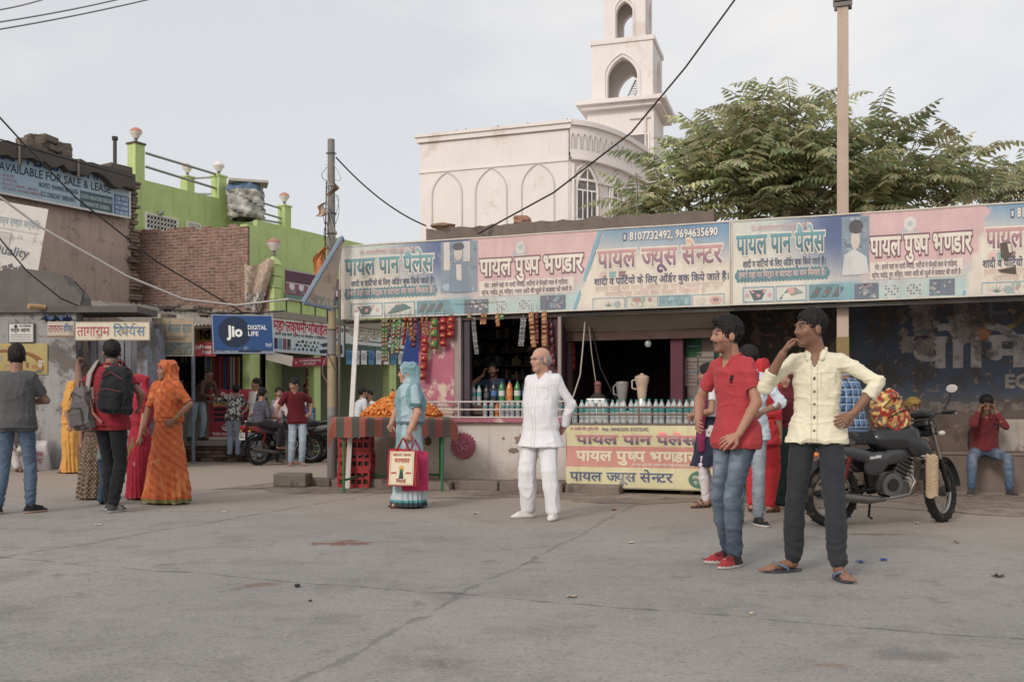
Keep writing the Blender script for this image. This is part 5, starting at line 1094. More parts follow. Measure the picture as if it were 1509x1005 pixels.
def wire(name, pts, r, col, lab, cat='cable', sag=0, n=24, mat_=None):
    V_ = [Vector(p) for p in pts]
    if len(V_) == 2:
        V_ = [V_[0].lerp(V_[1], i/n)-Vector((0, 0, sag*4*(i/n)*(1-i/n))) for i in range(n+1)]
    b = MB(col); b.tube(V_, r, 6); return tag(b.build(name, mat_ or M_WIRE), lab, cat)
wire('power_cable', [on(862, .2, 2.35), on(859, .15, 2.0), on(855, .1, 1.6), on(845, 0, 1.3), on(838, -.05, 1.22)], .011, (176, 164, 150), 'pale curved cable hanging at the left of the juice counter')
wire('power_cable', [on(868, .3, 2.3), on(872, .3, 1.9), on(878, .3, 1.5), on(880, .28, 1.29)], .009, (150, 138, 126), 'thin grey cable hanging down to the steel juicer box')
wire('power_cable', [on(870, .35, 2.35), on(885, .4, 1.7), on(905, .4, 1.3), on(918, .38, 1.15)], .009, (50, 44, 44), 'dark cable slanting down behind the juicer to the grey mixer')
# posters on the inner wall at the right of the counter
b = MB((128, 114, 108)); b.bx(sx(1012, .7), sx(1075, .7), .72, .8, 0, 2.9); b.build('side_wall', M_PEEL, stall_b)
for k, (px, py, w_, h_, c_, lab) in enumerate([(1019, 510, .22, .32, (40, 92, 60), 'green paper notice on the grey wall behind the red polo man'), (1035, 545, .3, .5, (150, 136, 128), 'pale printed notice on the grey wall behind the red polo man'), (1017, 548, .2, .4, (140, 124, 118), 'faded notice under the green paper on the grey wall')]):
    g = Sign(w_, h_, .003); g.panel(c_)
    for q in range(7): g.rect(.02, h_*(.1+q*.12), w_-.02-.03*(q % 3), h_*(.15+q*.12), sc(c_, .75) if q != 3 else (90, 110, 140), 2)
    s, z = FA.sz(px-8, py, .71); tag(g.build('notice', M_PAPER, None, FA.W(s, .71, z-h_/2), FZR), lab, 'notice')
b = MB((32, 78, 62)); tag(b.grid(lambda u, v: (sx(1052, .3)+.28*u, .3+.03*math.sin(u*9), 2.45-.75*v*(1-.25*u)), 8, 6).build('green_cloth', M_CLOTH, None, FA.o, FZR), 'dark green cloth hung from the roof right of the juice counter', 'cloth')
upright(1060, 1074, .2, .34, 0, 3.0, (140, 122, 112), M_WORN, 'post')
# ---- hanging strips of sachets
SACH = {'green': [(60, 110, 66), (186, 176, 120), (170, 60, 60)], 'red': [(176, 44, 44), (206, 120, 60), (170, 36, 40)], 'brown': [(150, 96, 56), (176, 130, 80), (130, 60, 44)], 'silver': [(120, 118, 120), (96, 94, 98), (140, 136, 136)], 'chips': [(66, 130, 60), (196, 140, 60), (170, 60, 50)], 'dark': [(96, 40, 40), (160, 60, 50), (70, 36, 40)]}
def strip(px, py0, py1, wpx, kind, lab, y=-.06, n=None, ncol=1):
    z0, z1 = sz(px, py0, y), sz(px, py1, y); s = sx(px, y); w_ = sx(px+wpx/2, y)-sx(px-wpx/2, y); h_ = z0-z1; n = n or max(2, int(round(h_/(.1)))); b = MB(); cc = SACH[kind]; rr = random.Random(px)
    root = empty('sachet_strip', FA.W(s, y, z0), FA.a+rr.uniform(-.25, .25), lab, 'sachets', 'sachet strips hanging from the stall roof'); ph = h_/n
    sway = rr.uniform(-.03, .03)
    for j in range(n):
        for c_ in range(ncol):
            x0 = -w_/2+w_*c_/ncol; pw = w_/ncol; dx = sway*(j/n)**1.5*2
            def pk(u, v, j=j, x0=x0, pw=pw, dx=dx): e = (1-(2*u-1)**4)*(1-(2*v-1)**4); return (x0+pw*(.03+.94*u)+dx, -(.012+.035*(kind in ('red', 'chips')))*e-.01*math.sin(j*1.3+px), -ph*(j+.02+.94*v))
            k0 = rr.randrange(3)
            b.grid(pk, 4, 5, colf=lambda u, v, k0=k0: cc[1] if (.35 < v < .62 and .15 < u < .85) else (cc[2] if v > .82 or v < .12 else cc[0]))
            b.grid(lambda u, v, pk=pk: tuple(a*(1 if i != 1 else -1) for i, a in enumerate(pk(u, v))), 2, 2, col=cc[0])
    b.build('packets', M_FOIL, root); b2 = MB((150, 140, 130)); b2.tube([(0, 0, 0), (0, 0, .12)], .004, 4); b2.build('string', M_WIRE, root); return root
strip(567, 471, 533, 10.5, 'green', 'double strip of small green and white sachets, leftmost under the fascia', n=11, ncol=2)
strip(575.5, 471, 503, 3, 'dark', 'thin dark sachet strip between the two green sachet strips', n=5)
strip(581, 470, 523, 5.5, 'green', 'long single strip of green sachets left of the red packets', n=9); strip(588.5, 470, 522, 5.5, 'green', 'second single green sachet strip just right of its longer twin', n=9)
strip(598, 468, 509, 4, 'red', 'short thin red packet strip nearest the green sachets', n=6, y=-.1); strip(604, 468, 502, 7, 'brown', 'brown biscuit packet strip among the red packets at left', n=5); strip(612, 468, 512, 7, 'dark', 'dark red packet strip in front of the blue board', n=6)
strip(622, 468, 495, 4.2, 'brown', 'narrow brown sachet strip, left of the pair above the woman', n=6); strip(628.5, 468, 495, 4.2, 'brown', 'narrow brown sachet strip, right of the pair above the woman', n=6)
strip(626, 496, 560, 10, 'red', 'long strip of big red chip packets hanging behind the sari woman', n=5); strip(640, 468, 515, 11, 'chips', 'strip of green chip packets hanging by the pink pillar', n=3); strip(653, 468, 511, 10.5, 'red', 'strip of red chip packets in front of the pink pillar', n=4); strip(664.5, 466, 498, 11, 'red', 'wide pair of red chip packets at the door jamb', n=3)
strip(665, 464, 478, 7, 'green', 'two green sachets hanging over the red chip packets', n=2); strip(692, 463, 471, 7, 'green', 'single green sachet hanging left of the shop opening', n=1)
strip(698, 468, 522, 6, 'silver', 'silver sachet strip at the left of the shopkeeper opening', n=8, ncol=2, y=.0); strip(771, 468, 510, 8, 'silver', 'silver sachet strip at the right of the shopkeeper opening', n=7, ncol=2, y=.0)
strip(713, 462, 478, 9, 'brown', 'short bunch of brown sachets at the top of the opening', n=2, ncol=2); strip(733, 462, 482, 6, 'brown', 'short brown sachet strip near the middle of the opening', n=3); strip(739, 462, 471, 8, 'green', 'small green sachet near the middle of the opening', n=1)
strip(783, 460, 513, 8, 'brown', 'long brown sachet strip left of the old man head', n=8); strip(791, 460, 508, 5, 'dark', 'dark sachet strip between two brown ones above the old man', n=8); strip(802, 459, 512, 8, 'brown', 'long brown sachet strip on the dark door jamb', n=8); strip(811, 476, 540, 7, 'dark', 'dark red packet strip deep on the door jamb', n=6, y=.05); strip(843, 490, 545, 9, 'red', 'red packet strip hanging in the shade beside the juice counter', n=5, y=.62)

# ================================================================ flower table, crates, posts
tb = empty('flower_table', (G(505, 727).x, 13.25, 0), R(10), 'green legged street table with a striped red and grey cloth', 'table')
TWd, TD, TH = 1.5, 1.15, 1.0
for (x, y) in ((.0, 0), (1.32, .05), (.3, 1.0), (1.4, 1.05)):
    b = MB((38, 116, 66)); b.tube([(x, y, 0), (x, y, TH-.04)], .02, 8); b.build('leg', M_WORN, tb)
b = MB((38, 116, 66)); b.tube([(0, 0, .17), (.3, 1.0, .17)], .016, 6); b.tube([(1.32, .05, .17), (1.4, 1.05, .17)], .016, 6); b.tube([(.3, 1.0, .17), (1.4, 1.05, .17)], .014, 6); b.build('brace', M_WORN, tb)
b = MB((90, 70, 54)); b.bx(-.12, 1.42, -.02, 1.1, TH-.05, TH-.004); b.build('table_board', M_WOOD, tb)
def cl(u, v):
    x = -.2+1.72*u; yy = -.34+1.5*v
    dz = 0; y = yy
    if yy < -.06: dz = -(-.06-yy)*.95; y = -.06-.03*math.sin(x*13)*(-dz)*3-.02
    ex = 0
    if x < -.14: ex = -.14-x; dz -= ex*2.6
    if x > 1.44: dz -= (x-1.44)*1.5
    return (x, y, TH+.008+dz+.006*math.sin(x*9+yy*5))
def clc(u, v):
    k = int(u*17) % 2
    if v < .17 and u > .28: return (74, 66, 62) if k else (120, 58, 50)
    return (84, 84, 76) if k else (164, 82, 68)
b = MB(); b.grid(cl, 68, 30, colf=clc); o = b.build('table_cloth', M_CLOTH); o.location = tb.location; o.rotation_euler = tb.rotation_euler; tag(o, 'striped red and grey cloth spread over the flower table', 'tablecloth')
rn = random.Random(11); b = MB(); b.jit = .18; cx_, cy_ = .80, .45
bm0 = bmesh.new(); bmesh.ops.create_icosphere(bm0, subdivisions=1, radius=1); ico = [v.co.copy() for v in bm0.verts]; icf = [[v.index for v in f.verts] for f in bm0.faces]; bm0.free()
def hgt(x, y): r = math.hypot((x-cx_)/.56, (y-cy_)/.42); return .33*max(0, 1-r)**.75+.03
b.grid(lambda u, v: (cx_+(u-.5)*1.15, cy_+(v-.5)*.9, TH+.006+max(0, hgt(cx_+(u-.5)*1.15, cy_+(v-.5)*.9)-.035)), 20, 14, (206, 104, 34))
for k in range(1500):
    a, q = rn.uniform(0, 6.283), math.sqrt(rn.random()); x, y = cx_+.56*q*math.cos(a), cy_+.42*q*math.sin(a); r = rn.uniform(.018, .027); z = TH+.01+hgt(x, y)*rn.uniform(.86, 1.06)
    M = Matrix.Rotation(rn.uniform(0, 6), 3, 'X') @ Matrix.Rotation(rn.uniform(0, 6), 3, 'Z'); b.add([M @ (p*r*rn.uniform(.72, 1.2))+Vector((x, y, z)) for p in ico], icf, rn.choice([(232, 128, 40), (222, 110, 30), (236, 146, 60), (206, 92, 26)]))
o = b.build('marigold_heap', mk('petals', .8, var=.1, vs=60, bump=.4, bs=200)); o.location = tb.location; o.rotation_euler = tb.rotation_euler; tag(o, 'heap of orange marigold heads piled on the striped table cloth', 'flowers', None, 'stuff')
tp = lambda x, y, z: tb.location+Matrix.Rotation(tb.rotation_euler.z, 3, 'Z') @ Vector((x, y, z))
bottle('orange', tp(.70, .93, TH+.012), 'orange drink bottle standing behind the marigold heap', 'drink bottles on the flower table', 1.05); bottle('dark', tp(.84, .95, TH+.012), 'dark bottle beside the orange one behind the marigold heap', 'drink bottles on the flower table', 1.05)
def crate_mesh():
    b = MB((190, 44, 50)); w_, d_, h_, t = .46, .34, .26, .018
    for z in (0, h_*.45, h_-.05):
        b.bx(-w_/2, w_/2, -d_/2, -d_/2+t, z, z+.05); b.bx(-w_/2, w_/2, d_/2-t, d_/2, z, z+.05); b.bx(-w_/2, -w_/2+t, -d_/2+t, d_/2-t, z, z+.05); b.bx(w_/2-t, w_/2, -d_/2+t, d_/2-t, z, z+.05)
    for k in range(6): x = -w_/2+t/2+(w_-t)*k/5; b.bx(x-.014, x+.014, -d_/2+.001, -d_/2+t-.001, .05, h_-.05); b.bx(x-.014, x+.014, d_/2-t+.001, d_/2-.001, .05, h_-.05)
    for k in range(1, 4): y = -d_/2+d_*k/4; b.bx(-w_/2+.001, -w_/2+t-.001, y-.014, y+.014, .05, h_-.05); b.bx(w_/2-t+.001, w_/2-.001, y-.014, y+.014, .05, h_-.05)
    b.bx(-w_/2+t, w_/2-t, -d_/2+t, d_/2-t, .002, .012, (150, 34, 40))
    for i in range(5):
        for j in range(3): b.lathe([(.03, .015), (.032, .13), (.014, .2), (.012, .235), (0, .236)], (-.17+i*.085, -.1+j*.1, 0), 8, (70, 74, 60))
    return b
crp = Vector((GX(525, 14.35), 14.35, 0)); cr = None
for i, nm in enumerate(('bottom', 'middle', 'top')):
    if cr is None: cr = crate_mesh().build('bottle_crate', M_PLASTIC); o = cr
    else: o = cr.copy(); C.objects.link(o)
    o.location = (crp.x+.01*(i % 2), 14.35, .262*i); o.rotation_euler = (0, 0, R(-6+2*i)); tag(o, f'red plastic bottle crate, {nm} one of the stack under the flower table', 'crate', 'red crates stacked under the flower table')
b = MB((206, 200, 194)); b.tube([P(512, 712, 14.0).xy.to_3d(), P(526.5, 462, 14.6)], .045, 4); tag(b.build('support_post', M_WORN), 'white painted wooden post holding up the left end of the fascia', 'post')
b = MB((150, 130, 116)); b.bx(sx(553), sx(590), -.05, .3, 0, .92); b.build('corner_wall', M_LOWWALL, stall_b)

# ================================================================ recessed dark wall and ledge at the right
YW = 1.9
def nd_dark(n, l, co, col, noise, rng, mixn, math_):
    r = mixn(rng(noise(2.2, 8, None, .68), 0, .8, .485, .58), col, lin((82, 73, 67)))
    r = mixn(rng(noise(7, 8, None, .7), 0, .9, .585, .61), r, lin((140, 118, 100)))
    r = mixn(rng(noise(3.3, 9, None, .74), 0, .8, .63, .66), r, lin((156, 112, 92)))
    return r
M_DARK = mk('peeling_dark_paint', .9, var=.2, vs=2.5, fine=.1, bump=.5, bs=30, node=nd_dark)
wall = empty('painted_wall', FA.W(0, YW, 0), FA.a, 'dark peeling brick wall with old blue and white painted lettering', 'wall')
w0, w1 = sx(1040, YW), 13.5
g = Sign(w1-w0, 3.2, .3); X_ = lambda px: sx(px, YW)-w0; Y_ = lambda px, py: FA.z(px, py, YW)
BL = (74, 86, 108)
def dwc(x, y):
    if y < .95: return (112, 92, 80)
    if y < 1.25: return mixc((112, 92, 82), (84, 80, 84), (y-.95)/.3)
    return BL if x > X_(1255) else (78, 72, 70)
g.panel(dwc, 60, 24)
LT = (166, 160, 164)
yl = Y_(1400, 540)
g.text('पोिम', X_(1338), yl, Y_(1400, 500)-yl+.02, LT, wd=X_(1520)-X_(1338), bold=.035); g.text('EQP', X_(1481), Y_(1481, 571), .16, (150, 142, 140), bold=.04)
g.disc(X_(1477), Y_(1477, 452), .33, (150, 140, 60), 2, 30, None, -2.6, .9, .27)
pz = Y_(1470, 478); g.rect(X_(1457), pz, X_(1463), pz+.42, (112, 108, 112), 3); g.rect(X_(1457), pz+.30, X_(1480), pz+.35, (112, 108, 112), 3.2); g.rect(X_(1457), pz+.14, X_(1480), pz+.19, (112, 108, 112), 3.2); g.disc(X_(1480), pz+.245, .105, (112, 108, 112), 3.4, 14, None, -1.57, 1.57, .055)
for k in range(9): g.rect(X_(1370)+k*.26, Y_(1400, 604), X_(1370)+k*.26+.15, Y_(1400, 592), (116, 104, 104), 2)
g.text('इण्डस्ट्री'.replace('ण्ड', 'ण~ड').replace('्ट्री', 'टी'), X_(1375), Y_(1400, 606), .1, (120, 108, 106), wd=.9)
rr = random.Random(12)
def torn(px, py, w_, h_, cols, n, lay=5):
    cx0, cy0 = X_(px), Y_(px, py)
    for k in range(n):
        x, y = cx0+rr.uniform(-w_, w_), cy0+rr.uniform(-h_, h_); a = rr.uniform(.025, .085); pts = [(x+a*rr.uniform(.35, 1.7)*math.cos(t), y+a*rr.uniform(.3, 2.0)*math.sin(t)) for t in [q*.45 for q in range(14)]]
        g.poly(pts, rr.choice(cols), lay+k*.1)
    if n > 20:
        for k in range(5): x, y = cx0+rr.uniform(-w_, w_)*.6, cy0+rr.uniform(-h_, h_)*.8; g.rect(x-.09, y, x+.09, y+.035, rr.choice([(84, 76, 96), (150, 90, 90), (96, 112, 128)]), lay+3+k*.1)
torn(1360, 480, .12, .34, [(146, 136, 130), (132, 120, 118), (138, 128, 124), (120, 104, 112), (142, 132, 130)], 60); torn(1422, 470, .16, .3, [(142, 136, 132), (134, 126, 124), (150, 140, 136)], 50); torn(1437, 488, .12, .05, [(176, 116, 86), (166, 104, 76)], 7); torn(1382, 446, .04, .05, [(176, 96, 66)], 3); torn(1335, 500, .05, .12, [(140, 130, 124)], 7); torn(1232, 500, .1, .25, [(96, 84, 78), (110, 96, 88)], 9); torn(1300, 465, .3, .15, [(120, 104, 92), (110, 96, 86)], 8); torn(1150, 480, .4, .3, [(110, 88, 74), (96, 80, 70), (128, 104, 86)], 22)
o = g.build('wall_face', M_DARK, wall, (w0, 0, 0))
b = MB((122, 106, 94)); b.bx(sx(1075, 1.4), w1, -.5, -.003, 0, .5); b.bx(sx(1075, 1.4), w1, -.52, -.001, .502, .54, (134, 118, 104)); b.build('ledge', M_CONC, wall)
b = MB((160, 150, 140)); q = on(1492, 1.55, .541); b.rbox((0, 0, .22), (.5, .3, .44), .03, (168, 158, 146)); tag(b.build('stone_block', M_CONC, None, q, FZR), 'pale stone block on the ledge right of the seated man', 'stone')
# ================================================================ bodies and clothes, grown as smooth surfaces from distance fields
def vnoise(Pn, seed=0):
    i = np.floor(Pn).astype(np.int64); f = Pn-i; f = f*f*(3-2*f); o = 0
    for dx in (0, 1):
        for dy in (0, 1):
            for dz in (0, 1):
                h = (i[:, 0]+dx)*374761393+(i[:, 1]+dy)*668265263+(i[:, 2]+dz)*2147483647+seed*1274126177; h = (h ^ (h >> 13))*1274126177; h = ((h ^ (h >> 16)) & 0xffff)/65535.
                o = o+h*(f[:, 0] if dx else 1-f[:, 0])*(f[:, 1] if dy else 1-f[:, 1])*(f[:, 2] if dz else 1-f[:, 2])
    return o*2-1
def V3(*a): return np.array(a, dtype=np.float64)
class Fld:
    def __init__(s, res): s.r = res; s.p = []
    def add(s, fn, lo, hi, k, op): s.p.append((fn, np.array(lo)-k, np.array(hi)+k, k, op)); return s
    def cap(s, a, b, ra, rb, k=.02, op=1):
        a, b = np.array(a, float), np.array(b, float); ba = b-a; L2 = max(1e-9, ba@ba)
        def fn(X, Y, Z):
            t = np.clip(((X-a[0])*ba[0]+(Y-a[1])*ba[1]+(Z-a[2])*ba[2])/L2, 0, 1)
            return np.sqrt((X-a[0]-t*ba[0])**2+(Y-a[1]-t*ba[1])**2+(Z-a[2]-t*ba[2])**2)-(ra+(rb-ra)*t)
        R_ = max(ra, rb); return s.add(fn, np.minimum(a, b)-R_, np.maximum(a, b)+R_, k, op)
    def chain(s, pts, rs, k=.02, op=1):
        for i in range(len(pts)-1): s.cap(pts[i], pts[i+1], rs[i], rs[i+1], k, op)
        return s
    def ell(s, c, r, M=None, k=.02, op=1):
        c = np.array(c, float); r = np.array(r, float); M = np.eye(3) if M is None else M; m = r.min()
        def fn(X, Y, Z):
            x, y, z = X-c[0], Y-c[1], Z-c[2]
            q = [(M[0, i]*x+M[1, i]*y+M[2, i]*z)/r[i] for i in range(3)]
            n = np.sqrt(q[0]**2+q[1]**2+q[2]**2); g = np.sqrt((q[0]/r[0])**2+(q[1]/r[1])**2+(q[2]/r[2])**2)+1e-9
            return n*(n-1)/g
        R_ = r.max(); return s.add(fn, c-R_, c+R_, k, op)
    def loft(s, rings, k=.02, op=1, fold=None, sq=2.0):
        a = np.array(sorted(rings), float); zs = a[:, 0]
        def fn(X, Y, Z):
            cx, cy, rx, ry = (np.interp(Z, zs, a[:, i]) for i in range(1, 5)); x, y = X-cx, Y-cy
            m = 1.0
            if fold is not None: m = fold(np.arctan2(y/ry, x/rx), Z)
            q = (np.abs(x/(rx*m))**sq+np.abs(y/(ry*m))**sq)**(1/sq); d = (q-1)*np.minimum(rx, ry)*.92
            return np.maximum(d, np.maximum(zs[0]-Z, Z-zs[-1]))
        R_ = a[:, 3:].max()*1.25; lo = [a[:, 1].min()-R_, a[:, 2].min()-R_, zs[0]]; hi = [a[:, 1].max()+R_, a[:, 2].max()+R_, zs[-1]]
        return s.add(fn, lo, hi, k, op)
    def cut(s, n, d):                                        # keep n.p < d
        s.p.append((lambda X, Y, Z: d-(n[0]*X+n[1]*Y+n[2]*Z), None, None, 0, -1)); return s
    def mesh(s):
        r = s.r; pos = [p for p in s.p if p[4] > 0]; lo = np.min([p[1] for p in pos], 0)-3*r; hi = np.max([p[2] for p in pos], 0)+3*r
        n = np.ceil((hi-lo)/r).astype(int)+1; ax = [lo[i]+r*np.arange(n[i]) for i in range(3)]; f = np.full(tuple(n), 1.0, np.float32)
        for fn, a, b, k, op in s.p:
            if a is None: i0, i1 = [0]*3, n
            else: i0 = np.maximum(0, np.floor((a-lo)/r).astype(int)-3); i1 = np.minimum(n, np.ceil((b-lo)/r).astype(int)+4)
            if np.any(i1 <= i0): continue
            sl = tuple(slice(i0[i], i1[i]) for i in range(3)); X = ax[0][sl[0]][:, None, None]; Y = ax[1][sl[1]][None, :, None]; Z = ax[2][sl[2]][None, None, :]
            d = np.asarray(fn(X, Y, Z)+0*X+0*Y+0*Z, dtype=np.float32); g = f[sl]
            if op > 0:
                if k > 0: h = np.clip(.5+.5*(d-g)/k, 0, 1); f[sl] = d+(g-d)*h-k*h*(1-h)
                else: f[sl] = np.minimum(g, d)
            else:
                d = -d
                if k > 0: h = np.clip(.5-.5*(d-g)/k, 0, 1); f[sl] = d+(g-d)*h+k*h*(1-h)
                else: f[sl] = np.maximum(g, d)
        f[0] = f[-1] = 1; f[:, 0] = f[:, -1] = 1; f[:, :, 0] = f[:, :, -1] = 1
        return nets(f, lo, r)
def nets(f, lo, r):
    ins = f < 0; c = np.zeros(np.array(f.shape)-1, np.int8)
    for dx in (0, 1):
        for dy in (0, 1):
            for dz in (0, 1): c += ins[dx:f.shape[0]-1+dx, dy:f.shape[1]-1+dy, dz:f.shape[2]-1+dz]
    I = np.argwhere((c > 0) & (c < 8)); idx = np.full(c.shape, -1, np.int64); idx[tuple(I.T)] = np.arange(len(I))
    acc = np.zeros((len(I), 3)); cnt = np.zeros(len(I)); cor = [(0, 0, 0), (1, 0, 0), (0, 1, 0), (1, 1, 0), (0, 0, 1), (1, 0, 1), (0, 1, 1), (1, 1, 1)]
    vals = [f[I[:, 0]+a, I[:, 1]+b, I[:, 2]+d] for a, b, d in cor]
    for i in range(8):
        for j in range(i+1, 8):
            if sum(abs(cor[i][q]-cor[j][q]) for q in range(3)) != 1: continue
            m = (vals[i] < 0) != (vals[j] < 0)
            if not m.any(): continue
            t = vals[i][m]/(vals[i][m]-vals[j][m]); p = np.array(cor[i])[None]+t[:, None]*(np.array(cor[j])-np.array(cor[i]))[None]; acc[m] += p; cnt[m] += 1
    V = lo+(I+acc/cnt[:, None])*r; F = []
    for a in range(3):
        s0 = [slice(0, -1) if q == a else slice(1, -1) for q in range(3)]; s1 = [slice(1, None) if q == a else slice(1, -1) for q in range(3)]
        A, B = ins[tuple(s0)], ins[tuple(s1)]; E = np.argwhere(A != B)
        if not len(E): continue
        off = np.array([0 if q == a else 1 for q in range(3)]); fl = A[tuple(E.T)]; E = E+off; u, v = [q for q in range(3) if q != a]
        du = np.eye(3, dtype=int)[u]; dv = np.eye(3, dtype=int)[v]
        q = np.stack([idx[tuple((E-du-dv).T)], idx[tuple((E-dv).T)], idx[tuple(E.T)], idx[tuple((E-du).T)]], 1)
        if a == 1: fl = ~fl
        q[~fl] = q[~fl][:, ::-1]; F.append(q)
    return V, np.concatenate(F)
def vnorm(V, F):
    n = np.cross(V[F[:, 2]]-V[F[:, 0]], V[F[:, 3]]-V[F[:, 1]]); N_ = np.zeros_like(V)
    for i in range(4): np.add.at(N_, F[:, i], n)
    return N_/(np.linalg.norm(N_, axis=1, keepdims=True)+1e-12)
def grow(name, fld, col, m, parent=None, wr=None, colf=None, post=None, seed=0):
    """mesh a field; wr = [(scale xyz, amplitude)] pushes folds along the normals; colf(V, base) recolours vertices"""
    V, F = fld.mesh()
    if wr:
        N_ = vnorm(V, F); d = 0
        wp_ = np.stack([vnoise(V*5, seed+11), vnoise(V*5, seed+12), vnoise(V*5, seed+13)], 1)*.035
        for sc_, am in wr: q = np.clip(1-np.abs(vnoise((V+wp_)*np.array(sc_), seed))*1.7, 0, 1); d = d+am*(1.9*q**2.4-.75)
        V = V+N_*d[:, None]
    K = np.repeat(np.array(lin(col))[None], len(V), 0)
    if colf: K = colf(V, K)
    if post: V = post(V)
    return link(name, from_arrays(name, V, F, K, True, True), m, parent)
def ik(a, c, l1, l2, h):
    d = c-a; D = np.linalg.norm(d); L_ = min(D, l1+l2-.003); dn = d/D; x = (l1*l1-l2*l2+L_*L_)/(2*L_); y = math.sqrt(max(0, l1*l1-x*x)); hp_ = h-dn*(h@dn); hp_ = hp_/(np.linalg.norm(hp_)+1e-9)
    return a+dn*x+hp_*y, a+dn*L_
def rotm(yaw, pitch=0, roll=0): return np.array(Matrix.Rotation(R(yaw), 3, 'Z') @ Matrix.Rotation(R(pitch), 3, 'X') @ Matrix.Rotation(R(roll), 3, 'Y'))
def unit(v): v = np.array(v, float); return v/np.linalg.norm(v)
def hand(F, w, d, n, side, curl=.35, spread=.25, point=False, k=1.0):
    d, n = unit(d), np.array(n, float); n = unit(n-d*(n@d)); t = np.cross(d, n)*side; mr = .55*F.r
    kn = [w+d*(.082-.004*abs(i-1))+t*o for i, o in enumerate((.03, .01, -.010, -.028))]
    for q in kn: F.cap(w+(q-w)*.12, q, .014, .0115, .012)
    for i, q in enumerate(kn):
        L_ = (.068, .076, .070, .054)[i]; p = q; c = curl*(1.1 if i else (.15 if point else 1)); dd = unit(d+t*(.5-i*.33)*spread*.7); a = c*.5
        for j, (fr, r) in enumerate(((.45, .0088), (.31, .008), (.24, .007))):
            e = p+(dd*math.cos(a)+n*math.sin(a))*L_*fr*1.08; F.cap(p, e, max(mr, r), max(mr, r*.92), .004); p = e; a += c
    b0 = w+d*.022+t*.018; b1 = b0+unit(d*.55+t*.75+n*.35)*.042; b2 = b1+unit(d*.85+t*.25+n*.35)*.03; b3 = b2+unit(d*.9+n*.3)*.022
    F.chain([b0, b1, b2, b3], [.015, max(mr, .0115), max(mr, .0098), max(mr, .008)], .008)
SKIN = [(128, 88, 68), (112, 76, 58), (146, 104, 82), (98, 66, 52)]
RINGS = [(-.06, .150, .112), (.05, .158, .112), (.2, .150, .104), (.4, .150, .104), (.62, .160, .112), (.8, .156, .108), (.91, .118, .088), (1.0, .064, .062)]
